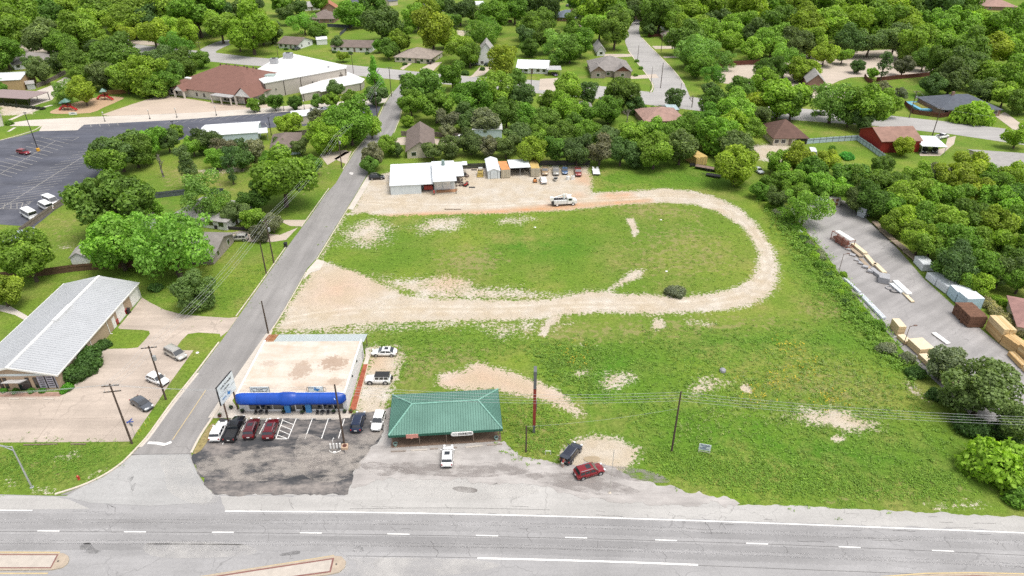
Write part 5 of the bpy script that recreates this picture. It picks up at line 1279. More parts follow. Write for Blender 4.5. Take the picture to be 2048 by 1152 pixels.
OLDW = mat('old_grey_boards', (.21, .175, .15), .95, .3, 1.2); BRB = mat('brown_boards', (.13, .075, .045), .9, .3, 1.2); RBB = mat('red_brown_boards', (.125, .045, .03), .9, .2, 1.2)
fence('weathered grey board fence along the church car park vans', [(42, 468), (78, 442), (112, 418), (146, 397)], 1.7, OLDW)
fence('brown board fence behind the long metal hall', [(-10, 560), (85, 552), (150, 543), (210, 538), (300, 533)], 1.8, BRB)
fence('dark fence line across the deep back gardens', [(300, 398), (370, 390), (450, 388)], 1.8, DARKROOF)
fence('long grey board fence behind the workshop neighbours', [(803, 272), (860, 273), (944, 278)], 1.8, OLDW)
fence('dark board fence at the back of the workshop yard', [(925, 338), (975, 336), (1060, 332), (1180, 330)], 1.7, mat('blackened_boards', (.05, .045, .045), .9))
fence('pale blue corrugated metal fence around the barn garden', [(1613, 288), (1664, 284), (1713, 281), (1738, 298), (1770, 322)], 1.9, mat('pale_blue_sheet', (.42, .5, .56), .5, .08), pm=mat('dark_post', (.12, .13, .15), .6), panel=True, gap=.02, name='metal_fence')
fence('red-brown board fence beside the pale car park', [(1728, 155), (1732, 162), (1752, 176)], 1.9, RBB)
fence('long red-brown board fence behind the ranch garden', [(1752, 163), (1800, 158), (1868, 152)], 1.9, RBB)
fence('red-brown board wall under trees by the chapel drive', [(1438, 132), (1490, 130), (1540, 128)], 2.2, RBB)
fence('red-brown fence enclosing the ranch pool', [(1808, 210), (1826, 228), (1880, 236), (1902, 232)], 1.8, RBB)
fence('dark fence round the brown hip-roofed garden', [(655, 54), (700, 56), (712, 50)], 2.0, DARKROOF)
fence('dark fence running down the white cottage garden', [(680, 72), (694, 60)], 1.8, DARKROOF)
fence('brown fence bordering the playground trees', [(205, 190), (240, 188), (275, 184)], 1.8, mat('orange_brown_boards', (.24, .12, .05), .9))
fence('dark garden fence along the church drive', [(75, 176), (110, 160), (132, 148)], 1.8, OLDW)
fence('grey plank fence behind the chartreuse street trees', [(590, 272), (625, 268)], 1.8, OLDW)
fence('dark red garden wall beside the residential street', [(1296, 74), (1336, 73)], 1.6, RBB)
fence('dark board fence in front of the low shaded house', [(430, 458), (500, 462), (545, 462)], 1.0, mat('blackened_boards', (.05, .045, .045), .9), step=2)
fence('short dark fence in far lawns beyond the oaks', [(1000, 42), (1024, 46)], 1.8, BRB)
# ================================================================== vehicles
TYRE = mat('tyre_rubber', (.02, .02, .02), .9, .1); RIM = mat('alloy_rim', (.45, .45, .46), .35, .1, metal=.6)
LAMP = paint('headlamp_glass', (.75, .77, .78), .1); TAIL = paint('tail_lamp_red', (.35, .01, .01), .15)
CARGLASS = paint('car_glass', (.012, .016, .02), .05, 0, 1.0); TRIMB = mat('black_plastic_trim', (.02, .02, .021), .6, .1)
SPEC = {  # length, width, height, hood z, belt z, stations of cabin (rear base, rear top, front top, front base) as fractions from rear
    'suv': (4.75, 1.9, 1.72, 1.02, 1.06, (.015, .10, .58, .735)),
    'crossover': (4.5, 1.85, 1.62, .98, 1.02, (.02, .14, .56, .735)),
    'sedan': (4.85, 1.85, 1.46, .92, .95, (.12, .27, .55, .73)),
    'minivan': (5.1, 1.98, 1.75, 1.0, 1.02, (.01, .08, .62, .82)),
    'pickup': (5.85, 2.0, 1.88, 1.12, 1.16, (.385, .42, .60, .725)),
    'van': (5.9, 2.05, 2.35, 1.15, 1.2, (.005, .03, .74, .88)),
    'shuttle': (6.6, 2.2, 2.65, 1.2, 1.25, (.005, .02, .78, .86)),
    'jeep': (4.6, 1.88, 1.85, 1.12, 1.15, (.03, .05, .60, .645)),
    'compact': (4.3, 1.75, 1.5, .95, .98, (.05, .2, .55, .74))}
def vehicle(label, kind, colr, rear, front, cname, name=None, roofm=None, group=None, rack=False, sunroof=False, hatch_open=False, world_pts=None, simple=False):
    Lg, Wd, H, hz, bz, (c0, c1, c2, c3) = SPEC[kind]
    a, b = (G(*rear), G(*front)) if world_pts is None else world_pts
    mid = (a + b) / 2; ang = math.atan2(b.y - a.y, b.x - a.x)
    nm = name or {'pickup': 'pickup_truck', 'van': 'passenger_van', 'shuttle': 'shuttle_van', 'jeep': 'off_road_car', 'minivan': 'minivan', 'sedan': 'sedan'}.get(kind, 'suv')
    o = thing(nm, label, {'pickup': 'pickup truck', 'van': 'van', 'shuttle': 'van', 'minivan': 'minivan'}.get(kind, 'car'), mid, ang, group)
    pm = paint('car_paint_' + cname, colr, .22, .0 if max(colr) > .5 else .25)
    x_ = lambda t: (t - .5) * Lg
    w = Wd / 2; zb = .30
    boxy = kind in ('jeep', 'shuttle')
    # lower body stations: t, half width, top z
    if kind == 'pickup': st = [(0, .88, .78), (.01, .96, 1.08), (.03, 1, bz), (.2, 1, bz), (.38, 1, bz), (.55, 1, bz), (.72, 1, bz), (.76, .98, hz + .02), (.9, .95, hz - .03), (.965, .9, hz - .14), (.99, .84, .8), (1, .78, .6)]
    elif kind == 'sedan': st = [(0, .76, .62), (.015, .84, .84), (.05, .92, .93), (.15, .98, .97), (.4, 1, bz), (.6, 1, bz), (.72, .99, bz - .01), (.8, .97, hz - .04), (.9, .92, hz - .13), (.96, .84, .7), (1, .68, .52)]
    elif boxy: st = [(0, .94, .9), (.01, 1, bz), (.3, 1, bz), (.64, 1, bz), (.70, .93, hz), (.95, .88, hz - .05), (.985, .86, .95), (1, .82, .7)]
    else: st = [(0, .84, .7), (.012, .92, bz - .06), (.04, .97, bz), (.3, 1, bz), (.6, 1, bz), (.72, .99, bz), (.8, .97, hz - .02), (.9, .93, hz - .10), (.965, .85, hz - .26), (1, .70, .55)]
    mb = MB(); ring = 10
    for t, hw, zt in st:
        W_ = w * hw; lift = .06 if 0 < t < 1 else .12
        zz = zb + (lift if t in (0, 1) else 0)
        for y, z in ((-.80, zz - .04), (-.97, zz + .08), (-1, zz + (zt - zz) * .55), (-.965, zt - .07), (-.86, zt), (.86, zt), (.965, zt - .07), (1, zz + (zt - zz) * .55), (.97, zz + .08), (.80, zz - .04)):
            mb.v.append((x_(t), y * W_, z))
    for i in range(len(st) - 1):
        for k in range(ring):
            k2 = (k + 1) % ring
            mb.f.append((i * ring + k, i * ring + k2, (i + 1) * ring + k2, (i + 1) * ring + k)[::-1]); mb.m.append(0)
    mb.f.append(tuple(range(ring))); mb.f.append(tuple(reversed(range((len(st) - 1) * ring, len(st) * ring)))); mb.m += [0, 0]
    body = mb.build('body', pm, o, smooth=True)
    for p in body.data.polygons:
        if len(p.vertices) > 4: p.use_smooth = False
    # cabin
    wb, wt = w * .95, w * (.80 if not boxy and kind != 'van' else .90)
    X = [x_(c0), x_(c1), x_(c2), x_(c3)]
    zr = H; zs = H - .10
    q = {}
    for s_, sg in (('l', 1), ('r', -1)):
        q[s_] = [Vector((X[0], sg * wb, bz - .03)), Vector((X[1], sg * wt, zs)), Vector((X[2], sg * wt, zs)), Vector((X[3], sg * wb, bz - .03))]
    cab = MB()
    A, B = q['l'], q['r']
    cab.add(A + B, [(0, 3, 2, 1), (4, 5, 6, 7), (0, 1, 5, 4), (3, 7, 6, 2), (1, 2, 6, 5)])
    cab.build('cabin', pm, o)
    # roof: crowned slab
    rf = MB(); nx, ny = 6, 6
    for i in range(nx + 1):
        for j in range(ny + 1):
            u_, v_ = i / nx, j / ny
            xx = X[1] - .03 + (X[2] - X[1] + .06) * u_; yy = -wt - .01 + 2 * (wt + .01) * v_
            zc = zs + .10 * (1 - (2 * v_ - 1) ** 4) * (1 - .5 * (2 * u_ - 1) ** 4)
            rf.v.append((xx, yy, zc))
    for i in range(nx):
        for j in range(ny):
            k = i * (ny + 1) + j; rf.f.append((k, k + ny + 1, k + ny + 2, k + 1)); rf.m.append(0)
    ro = rf.build('roof', roofm or pm, o, smooth=True)
    if rack or kind in ('suv', 'minivan'):
        for sg in (-1, 1): MB().tube([(X[1] + .15, sg * wt * .92, zs + .09), (X[2] - .15, sg * wt * .92, zs + .1)], .03, 5).build('roof_rail', RIM if max(colr) < .5 else TRIMB, ro)
    if sunroof: MB().bb(X[2] - 1.1, X[2] - .35, -.42, .42, zs + .08, zs + .108).build('sunroof', CARGLASS, ro)
    def glass(name, pts, off):
        c = sum(pts, Vector()) / len(pts)
        P_ = [c + (p - c) * .97 + off for p in pts]
        return MB().add(P_, [tuple(range(len(P_)))]).build(name, CARGLASS, o)
    lerp = lambda a_, b_, t: a_.lerp(b_, t)
    # windscreen and rear window
    glass('windshield', [lerp(A[3], A[2], .06), lerp(A[3], A[2], .93), lerp(B[3], B[2], .93), lerp(B[3], B[2], .06)][::-1], Vector((.03, 0, .02)))
    if not hatch_open: glass('rear_window', [lerp(A[0], A[1], .35 if kind not in ('sedan', 'pickup') else .1), lerp(A[0], A[1], .92), lerp(B[0], B[1], .92), lerp(B[0], B[1], .35 if kind not in ('sedan', 'pickup') else .1)], Vector((-.025, 0, .015)))
    nwin = {'pickup': 2, 'van': 4, 'shuttle': 4, 'minivan': 3, 'sedan': 2, 'compact': 2}.get(kind, 3)
    for Q, sg in ((A, 1), (B, -1)):
        for k in range(nwin):
            t0, t1 = .05 + .9 * k / nwin + .02, .05 + .9 * (k + 1) / nwin - .02
            lo = lambda t: Q[0].lerp(Q[3], t); hi = lambda t: Q[1].lerp(Q[2], t)
            pts = [lerp(lo(t0), hi(t0), .14), lerp(lo(t1), hi(t1), .14), lerp(lo(t1), hi(t1), .9), lerp(lo(t0), hi(t0), .9)]
            glass('side_window', pts if sg < 0 else pts[::-1], Vector((0, sg * .025, .008)))
    # wheels
    r = {'pickup': .40, 'jeep': .42, 'suv': .37, 'van': .37, 'shuttle': .40}.get(kind, .34)
    for t in (.19, .80):
        for sg in (-1, 1):
            wh = link('wheel', None, o, (x_(t), sg * (w - .13), r))
            MB().tube([(0, sg * -.13, 0), (0, sg * .10, 0), (0, sg * .145, 0)], [r, r, r * .9], 16).build('tyre', TYRE, wh)
            MB().tube([(0, sg * .12, 0), (0, sg * .152, 0)], [r * .64, r * .6], 12).build('rim', RIM, wh)
            ar = MB().tube([(x_(t), sg * (w - .3), r + .01), (x_(t), sg * (w + .004), r + .01)], r * 1.17, 18); ar.build('wheel_arch', TRIMB, o)
    for sg in (-1, 1):
        MB().box((x_(.965), sg * w * .66, .74 if kind != 'pickup' else .86), (.28, w * .34, .17), rz=-sg * .35).build('headlight', LAMP, o)
        MB().box((x_(.012), sg * w * .80, .86 if kind != 'sedan' else .76), (.12, w * .2, .26 if kind not in ('sedan',) else .16)).build('taillight', TAIL, o)
        MB().box((x_(c3) - .22, sg * (w + .10), bz + .06), (.14, .2, .14)).build('mirror', pm, o)
    MB().box((x_(.995), 0, .42), (.12, w * 1.35, .16)).build('front_grille', TRIMB, o)
    MB().box((x_(.004), 0, .42), (.12, w * 1.5, .18)).build('rear_bumper', TRIMB, o)
    MB().box((x_(.0) - .015, 0, .72), (.03, .42, .14)).build('number_plate', TRIMW, o)
    if kind == 'pickup':
        MB().bb(x_(.03), x_(.365), -w * .78, w * .78, bz - .02, bz + .012).build('truck_bed', TRIMB, o)
        for sg in (-1, 1): MB().bb(x_(.02), x_(.38), sg * w * .9 - .07, sg * w * .9 + .07, bz - .05, bz + .10).build('bed_rail', pm, o)
        MB().bb(x_(.01), x_(.03), -w * .84, w * .84, bz - .05, bz + .09).build('tailgate', pm, o)
    if kind == 'jeep':
        MB().tube([(x_(0) - .1, 0, 1.0), (x_(0) - .34, 0, 1.0)], .38, 16).build('spare_wheel', TYRE, o)
    if hatch_open:
        MB().add([Vector((X[1] + .05, sg * wt, zs + .06)) for sg in (1, -1)] + [Vector((X[1] - .95, sg * wt * .98, zs + .30)) for sg in (-1, 1)], [(0, 1, 2, 3)]).build('open_tailgate', pm, o)
        MB().bb(X[0] - .03, X[0] + .05, -w * .8, w * .8, .75, bz + .35).build('boot_opening', TRIMB, o)
    return o
Wt, Bk, Mr, Dr, Nb, Sv, Gy = (.78, .78, .77), (.012, .013, .016), (.11, .012, .016), (.14, .008, .012), (.012, .022, .055), (.45, .43, .39), (.10, .11, .125)
vehicle('white crossover parked nose-in beside the black pickup', 'crossover', Wt, (430, 886), (447, 850), 'white')
vehicle('black pickup truck with empty open bed parked at the shop', 'pickup', Bk, (459, 886), (482, 840), 'black')
vehicle('maroon suv parked between the black pickup and another red car', 'suv', Mr, (498, 881), (512, 843), 'maroon', sunroof=True)
vehicle('dark red suv parked beside the striped access bay', 'suv', Dr, (537, 882), (550, 844), 'dark_red', sunroof=True)
vehicle('navy blue suv parked at the end of the shop lot', 'suv', Nb, (712, 868), (723, 830), 'navy', rack=True)
vehicle('white hatchback parked facing out beside the donut shop', 'crossover', Wt, (763, 830), (752, 864), 'white')
vehicle('white suv with sunroof parked at the donut shop porch', 'crossover', Wt, (894, 937), (897, 898), 'white', sunroof=True)
vehicle('black suv with raised tailgate on the gravel by the grass', 'suv', (.02, .024, .04), (1129, 929), (1156, 894), 'blue_black', hatch_open=True, rack=True)
vehicle('bright red suv with dark roof standing on muddy gravel', 'suv', (.22, .008, .014), (1154, 955), (1203, 941), 'red', rack=True, sunroof=True)
vehicle('white sedan with sunroof parked by the shop back door', 'sedan', Wt, (793, 709), (745, 709), 'white', sunroof=True)
vehicle('white off-road car with black hard top and spare wheel', 'jeep', Wt, (781, 764), (733, 764), 'white', roofm=TRIMB)
vehicle('beige minivan in the concrete court nearest the lawn verge', 'minivan', Sv, (334, 702), (371, 722), 'champagne')
vehicle('white crossover parked under a utility pole in the concrete court', 'crossover', Wt, (295, 755), (339, 773), 'white')
vehicle('dark grey sedan near the stop sign in the concrete court', 'sedan', Gy, (266, 800), (305, 824), 'graphite')
vehicle('silver suv on the driveway before the shaded low house', 'suv', (.42, .40, .37), (498, 480), (458, 481), 'silver')
vehicle('red suv alone by the yellow lamp base in the church lot', 'suv', (.25, .012, .02), (36, 306), (61, 310), 'church_red')
vehicle('white shuttle van with square back window by the board fence', 'shuttle', Wt, (76, 444), (44, 426), 'white')
vehicle('white passenger van between the shuttle and another van', 'van', Wt, (108, 426), (78, 410), 'white')
vehicle('white van facing the board fence at the end of the row', 'van', Wt, (88, 400), (120, 414), 'white')
vehicle('black suv parked under a tree beside the white workshop', 'suv', Bk, (736, 359), (772, 357), 'black')
vehicle('white hatchback parked before the ochre-topped container', 'crossover', Wt, (1089, 372), (1084, 356), 'white')
vehicle('white car at the far kerb of the church lot beside a silver one', 'pickup', Wt, (616, 228), (638, 222), 'white', name='pickup_truck')
vehicle('silver car in the church lot half behind leafy trees', 'sedan', (.35, .37, .4), (643, 222), (660, 219), 'steel')
vehicle('black car turning at the side street corner', 'pickup', Bk, (797, 153), (816, 161), 'black')
vehicle('white pickup truck on the pale drive beside the grey garage', 'pickup', Wt, (936, 281), (905, 279), 'white')
vehicle('dark car parked on the lawn of the white cottage', 'crossover', Gy, (588, 102), (602, 97), 'graphite')
vehicle('black pickup on the drive of the tan-roofed house', 'pickup', Bk, (856, 130), (870, 123), 'black')
vehicle('white car on the drive behind the black pickup', 'crossover', Wt, (868, 121), (880, 115), 'white')
vehicle('grey car in front of the tall white house', 'sedan', Gy, (944, 131), (958, 131), 'graphite')
vehicle('dark green car next to the tall white house', 'suv', (.03, .05, .045), (972, 132), (984, 133), 'green')
vehicle('dark car under the flat grey carport', 'sedan', (.06, .03, .09), (1104, 148), (1114, 154), 'purple')
vehicle('dark car driving along the cross street under trees', 'sedan', Bk, (1626, 229), (1648, 231), 'black')
vehicle('white pickup parked by the white metal carport', 'pickup', Wt, (1872, 279), (1894, 274), 'white')
vehicle('black suv under the white metal carport', 'suv', Bk, (1848, 298), (1848, 309), 'black')
vehicle('black pickup under the white metal carport', 'suv', Bk, (1868, 298), (1869, 309), 'black2')
vehicle('white van among bushes behind the cream bungalow', 'van', Wt, (1622, 308), (1626, 318), 'white')
vehicle('old white car among weeds beside the woodland edge', 'sedan', (.5, .52, .52), (1508, 338), (1524, 350), 'old_white')
vehicle('black pickup parked at the top of the far street', 'suv', Bk, (1130, 14), (1144, 12), 'black')
# old trucks lined up in the field yard
vehicle('tan old truck with open bonnet in the scrap row', 'pickup', (.36, .26, .16), (1090, 338), (1090, 354), 'tan')
vehicle('grey old truck standing behind a white boat in the scrap row', 'pickup', (.30, .29, .26), (1111, 339), (1112, 353), 'old_grey')
vehicle('blue old sedan in the scrap row', 'sedan', (.10, .16, .28), (1129, 338), (1130, 352), 'old_blue')
vehicle('faded red pickup with white front in the scrap row', 'pickup', (.24, .05, .045), (1155, 340), (1157, 356), 'faded_red')
# utility truck with folded boom
a_, b_ = G(1103, 411), G(1152, 408)
ut = thing('bucket_truck', 'white utility truck with folded boom on the dirt track', 'truck', (a_ + b_) / 2, math.atan2(b_.y - a_.y, b_.x - a_.x))
UW = paint('car_paint_white', Wt)
LU = (b_ - a_).length; LU = max(6.4, min(7.6, LU)); xr, xf = -LU / 2, LU / 2
MB().bb(xr + .3, xf - .2, -.5, .5, .5, .75).build('chassis', TRIMB, ut)
sb = MB().bb(xr + .5, xr + LU * .58, -1.12, 1.12, .7, 1.85).build('service_body', UW, ut)
for k in range(4):
    for sg in (-1, 1): MB().bb(xr + .6 + k * .92, xr + 1.42 + k * .92, sg * 1.13 - .02, sg * 1.13 + .02, .85, 1.75).build('locker_door', mat('locker_white', (.68, .68, .68), .4), sb)
MB().bb(xr + .5, xr + LU * .58, -.75, .75, 1.86, 1.9).build('deck', TRIMB, ut)
cabm = MB(); y = 1.02
prof = [(xr + LU * .61, .65), (xr + LU * .61, 2.35), (xr + LU * .80, 2.35), (xr + LU * .86, 1.65), (xf - .05, 1.5), (xf, .8), (xf - .1, .6)]
cabm.add([(x, -y, z) for x, z in prof] + [(x, y, z) for x, z in prof], [tuple(range(7)), tuple(reversed(range(7, 14)))] + [(i, i + 7, (i + 1) % 7 + 7, (i + 1) % 7) for i in range(7)])
cabm.build('cab', UW, ut)
MB().add([(xr + LU * .803 + .02, -y * .9, 2.28), (xr + LU * .803 + .02, y * .9, 2.28), (xr + LU * .862 + .02, y * .92, 1.7), (xr + LU * .862 + .02, -y * .92, 1.7)], [(3, 2, 1, 0)]).build('windshield', CARGLASS, ut)
for sg in (-1, 1): MB().bb(xr + LU * .65, xr + LU * .79, sg * (y + .01) - .01, sg * (y + .01) + .01, 1.6, 2.2).build('side_window', CARGLASS, ut)
for x in (xr + 1.4, xf - 1.1):
    for sg in (-1, 1):
        wh = link('wheel', None, ut, (x, sg * .95, .48))
        MB().tube([(0, -.15, 0), (0, .15, 0)], .48, 16).build('tyre', TYRE, wh); MB().tube([(0, sg * .12, 0), (0, sg * .17, 0)], .28, 12).build('rim', UW, wh)
MB().tube([(xr + LU * .5, 0, 1.9), (xr + LU * .5, 0, 3.0)], .35, 10).build('turret', UW, ut)
MB().tube([(xr + LU * .5, .2, 3.0), (xr - .2, .2, 2.0)], .17, 8).build('lower_boom', UW, ut)
MB().tube([(xr + LU * .45, -.2, 3.3), (xr + LU * .80, -.2, 3.0)], .15, 8).build('upper_boom', UW, ut)
MB().bb(xr - .5, xr + .5, -.5, .5, 1.5, 2.5).build('bucket', UW, ut)
MB().bb(xr + .1, xr + .5, -1.0, 1.0, .45, 1.2).build('rear_step', TRIMB, ut)
# compact loader
p = G(961, 350)
ld = thing('loader', 'small yellow loader with dark canopy beside the garden shed', 'loader', p, R(-90))
YM = mat('machine_yellow', (.42, .32, .10), .6, .15)
MB().bb(-1.2, 1.2, -.7, .7, .5, 1.3).build('body', YM, ld); MB().bb(-.9, .3, -.65, .65, 2.1, 2.25).build('canopy', mat('pale_canopy', (.45, .45, .42), .6), ld)
for x in (-.8, .2):
    for y_ in (-.55, .55): MB().bb(x - .05, x + .05, y_ - .05, y_ + .05, 1.3, 2.1).build('canopy_post', TRIMB, ld)
MB().add([(1.5, -1, .1), (1.5, 1, .1), (2.2, 1, .15), (2.2, -1, .15), (1.5, -1, .9), (1.5, 1, .9)], [(0, 3, 2, 1), (0, 1, 5, 4), (0, 4, 3), (1, 2, 5)]).build('bucket', YM, ld)
for y_ in (-.75, .75): MB().tube([(-.8, y_, 1.3), (.8, y_, 1.2), (1.6, y_, .6)], .1, 6).build('lift_arm', YM, ld)
for x in (-.75, .75):
    for sg in (-1, 1): MB().tube([(x, sg * .7, .42), (x, sg * 1.0, .42)], .42, 14).build('wheel', TYRE, ld)
p = G(1070, 364)
mw = thing('ride_on_mower', 'orange ride-on mower beside the white hatchback', 'mower', p, R(-95))
MB().bb(-.5, .9, -.4, .4, .35, .85).build('body', mat('mower_orange', (.5, .2, .06), .5), mw); MB().bb(-.7, -.2, -.35, .35, .7, 1.15).build('seat', TRIMB, mw); MB().bb(-.3, .5, -.65, .65, .12, .3).build('cutting_deck', mat('mower_orange', (.5, .2, .06), .5), mw)
for x, rr in ((-.55, .32), (.65, .22)):
    for sg in (-1, 1): MB().tube([(x, sg * .4, rr), (x, sg * .6, rr)], rr, 12).build('wheel', TYRE, mw)
for px, lab in (((1135.5, 359), 'round white tank standing before the blue sedan'), ((1145.5, 358.5), 'square white tank beside the round one')):
    p = G(*px); o = thing('water_tank', lab, 'tank', p)
    if 'round' in lab.split()[0]: MB().lathe([(.5, 0), (.55, .1), (.55, 1.0), (.42, 1.15), (.1, 1.2)], 16).build('tank', mat('tank_white', (.68, .68, .66), .5), o)
    else: MB().bb(-.5, .5, -.5, .5, 0, 1.1).build('tank', mat('tank_white', (.68, .68, .66), .5), o)
    MB().lathe([(.16, 1.1), (.16, 1.26), (.05, 1.27)], 10).build('lid', TRIMB, o)
p = G(1111, 361)
bt = thing('small_boat', 'white boat hull on the ground before a grey truck', 'boat', p, R(-92))
MB().add([(-1.2, -.7, .75), (-1.2, .7, .75), (.4, .7, .8), (1.6, 0, .95), (.4, -.7, .8), (-1.2, -.35, .1), (-1.2, .35, .1), (.5, .3, .1), (1.2, 0, .2), (.5, -.3, .1)], [(0, 5, 6, 1), (1, 6, 7, 2), (2, 7, 8, 3), (3, 8, 9, 4), (4, 9, 5, 0), (5, 9, 8, 7, 6)]).build('hull', mat('boat_white', (.62, .61, .57), .4), bt)
MB().bb(-1.0, .3, -.55, .55, .45, .5).build('deck', TRIMB, bt); MB().bb(.2, .35, -.45, .45, .7, 1.0).build('windscreen', CARGLASS, bt)
# trailers
def trailer(label, rear, front, Lt, Wd, m, ramps=False, load=False, h=.62):
    a, b = G(*rear), G(*front); o = thing('trailer', label, 'trailer', (a + b) / 2, math.atan2(b.y - a.y, b.x - a.x))
    MB().bb(-Lt / 2, Lt / 2, -Wd / 2, Wd / 2, h - .08, h).build('deck', m, o)
    for sg in (-1, 1):
        MB().bb(-Lt / 2, Lt / 2, sg * Wd / 2 - .05, sg * Wd / 2 + .05, h - .2, h + .04).build('side_beam', m if not load else TRIMB, o)
        for x in (-.5, .4): MB().tube([(x, sg * (Wd / 2 - .2), .34), (x, sg * (Wd / 2 + .1), .34)], .34, 12).build('wheel', TYRE, o)
        if ramps: MB().bb(-Lt / 2 - 1.5, -Lt / 2 - .02, sg * Wd * .3 - .3, sg * Wd * .3 + .3, h - .02, h + .1).build('ramp', m, o)
        MB().tube([(Lt / 2, sg * Wd * .4, h - .1), (Lt / 2 + 1.5, 0, h - .1)], .06, 6).build('drawbar', TRIMB, o)
    return o
trailer('white car trailer with two folded ramps on the grass', (1190, 338), (1194, 355), 4.6, 2.1, mat('trailer_white', (.66, .67, .66), .5), ramps=True)
trailer('long flatbed trailer with plank deck beneath the wood edge', (1436, 344), (1402, 338), 9.0, 2.4, mat('plank_deck', (.20, .14, .11), .9, .3, 1), load=True, h=.95)
trailer('small dark utility trailer with white wheels at the wood edge', (1436, 355), (1418, 352), 4.6, 1.9, TRIMB)
container('storage_container', 'yellow storage container half hidden by trees behind a flatbed', (1391, 333), (1413, 330), 9, 2.9, mat('yellow_container', (.46, .33, .12), .7, .15), OCH)
ch_ = thing('tipped_bench', 'black metal bench at the flatbed nose', 'bench', G(1386, 333), .2)
MB().bb(-1.1, 1.1, -.3, .3, .45, .55).build('seat', BLACK, ch_); MB().bb(-1.1, 1.1, .25, .32, .55, 1.1).build('backrest', BLACK, ch_)
for x in (-.9, .9): MB().bb(x - .06, x + .06, -.28, .28, 0, .45).build('leg', BLACK, ch_)
# ================================================================== poles and wires
PW = mat('utility_pole_wood', (.085, .06, .045), .9, .3, 1.5, stretch=(4, 4, .4)); WIREM = mat('aluminium_wire', (.40, .41, .41), .45, .05); PORC = mat('porcelain', (.45, .44, .42), .4)
POLES = {}
def utility_pole(key, label, base, topy, arms=1, az=0.0, transformer=False, lamp=False, r=.15, m=None, name='utility_pole', h=None):
    g = G(*base); h = h or hgt(g, topy)
    o = thing(name, label, 'pole', g)
    MB().tube([(0, 0, -.1), (0, 0, h * .5), (0, 0, h)], [r * 1.15, r, r * .8], 9).build('shaft', m or PW, o)
    pts = []
    c, s_ = math.cos(az), math.sin(az)
    for k in range(arms):
        z = h - .35 - 1.1 * k
        ao = MB().box((0, 0, z), (2.5, .12, .14), rz=az).build('crossarm', PW, o)
        for d in (-1.1, -.5, .5, 1.1):
            MB().lathe([(.05, z + .07), (.09, z + .14), (.05, z + .25)], 7, (d * c, d * s_, 0)).build('insulator', PORC, ao)
            if k == 0: pts.append(g + Vector((d * c, d * s_, z + .25)))
    if not arms: pts = [g + Vector((0, 0, h - .1 - .55 * i)) for i in range(4)]
    if transformer:
        MB().lathe([(.05, h - 2.9), (.26, h - 2.85), (.28, h - 2.0), (.22, h - 1.9), (.05, h - 1.85)], 12, (.42, -.1, 0)).build('transformer', mat('transformer_grey', (.3, .31, .31), .5), o)
    if lamp:
        MB().tube([(0, 0, h - .1), (.9, 0, h + .1)], .06, 6).build('lamp_arm', m or BLACK, o); MB().bb(.7, 1.3, -.16, .16, h + .06, h + .2).build('lamp_head', m or BLACK, o)
    POLES[key] = (g, h, pts)
    return o
sa = R(-12)
utility_pole('p1', 'utility pole with crossarm at the concrete court corner', (264, 887), 768, 2, R(10))
utility_pole('p2', 'utility pole with transformer between two parked cars in the court', (332, 799), 692, 1, R(10), True)
utility_pole('p3', 'utility pole with small top bracket at the rusty porch end', (537, 667), 602, 0)
utility_pole('p4', 'bare wooden pole on the lawn beside the driveway', (533, 548), 486, 0)
utility_pole('p5', 'utility pole with transformer on the driveway lawn', (548, 526), 440, 1, R(0), True)
utility_pole('p6', 'utility pole beside the chain-link lawn along the side street', (684, 336), 270, 1, R(0), True)
utility_pole('p7', 'utility pole at the church lot exit onto the street', (755, 237), 174, 1, R(0), True)
utility_pole('p8', 'utility pole at the church lawn corner by the junction', (783, 193), 134, 1, R(0))
utility_pole('p9', 'slim pole in front of the long white cottage', (707, 147), 108, 1, R(0), r=.12)
utility_pole('p10', 'leaning dark pole at the front of the shop lot', (689, 889), 769, 0)
utility_pole('p11', 'utility pole with white top standing in the weedy field', (1343, 904), 783, 0)
utility_pole('p12', 'short stub pole in grass beside the donut shop', (1052, 904), 852, 0, r=.13)
utility_pole('p13', 'pole beside the white metal-roofed house drive', (1062, 196), 146, 1, R(0))
utility_pole('p14', 'tall pole on the brick house corner lawn', (1321, 176), 125, 0)
utility_pole('p15', 'thin pole beside the boulder on the corner lawn', (1300, 186), 134, 0, r=.1)
utility_pole('p16', 'pole by the dark evergreen at the junction', (1360, 192), 166, 0, r=.12)
utility_pole('p17', 'pole on the kerb of the residential street', (1275, 121), 90, 0, r=.12)
utility_pole('p18', 'pole with transformer on the lawn opposite the street trees', (1322, 104), 60, 1, R(0), True)
utility_pole('p19', 'pole with transformer beside the ranch pool', (1818, 236), 182, 1, R(0), True)
utility_pole('p20', 'leaning pole on the verge by the white pickup', (1863, 276), 216, 1, R(0))
utility_pole('p21', 'dark pole at the church wing roof edge', (407, 131), 84, 1, R(0))
utility_pole('p22', 'pole with wires beside the yellow street trees', (264, 112), 72, 1, R(0), True)
utility_pole('p23', 'tall pole by the white cottage garden sign', (557, 118), 90, 1, R(0), r=.12)
utility_pole('p24', 'pole on the verge under the pale oak by the road', (1578, 244), 205, 1, R(0))
for key, lab, b, t in (('l1', 'tall black lamp post on a yellow base in the church lot', (77, 302), 226), ('l2', 'tall black lamp post with banner beside the church asphalt', (352, 276), 243), ('l3', 'black lamp post at the lower stalls near white porch', (543, 271), 236)):
    o = utility_pole(key, lab, b, t, 0, m=BLACK, r=.12, name='lamp_post')
    MB().bb(-.5, .5, -.25, .25, POLES[key][1], POLES[key][1] + .15).build('lamp_head', BLACK, o)
    if key == 'l1': MB().lathe([(.55, 0), (.55, .9), (.4, 1.0), (.1, 1.02)], 14).build('base', mat('yellow_base', (.6, .32, .03), .6), o)
    if key == 'l2': MB().bb(-.95, -.15, -.03, .03, 2.5, 4.2).build('banner', BLACK, o)
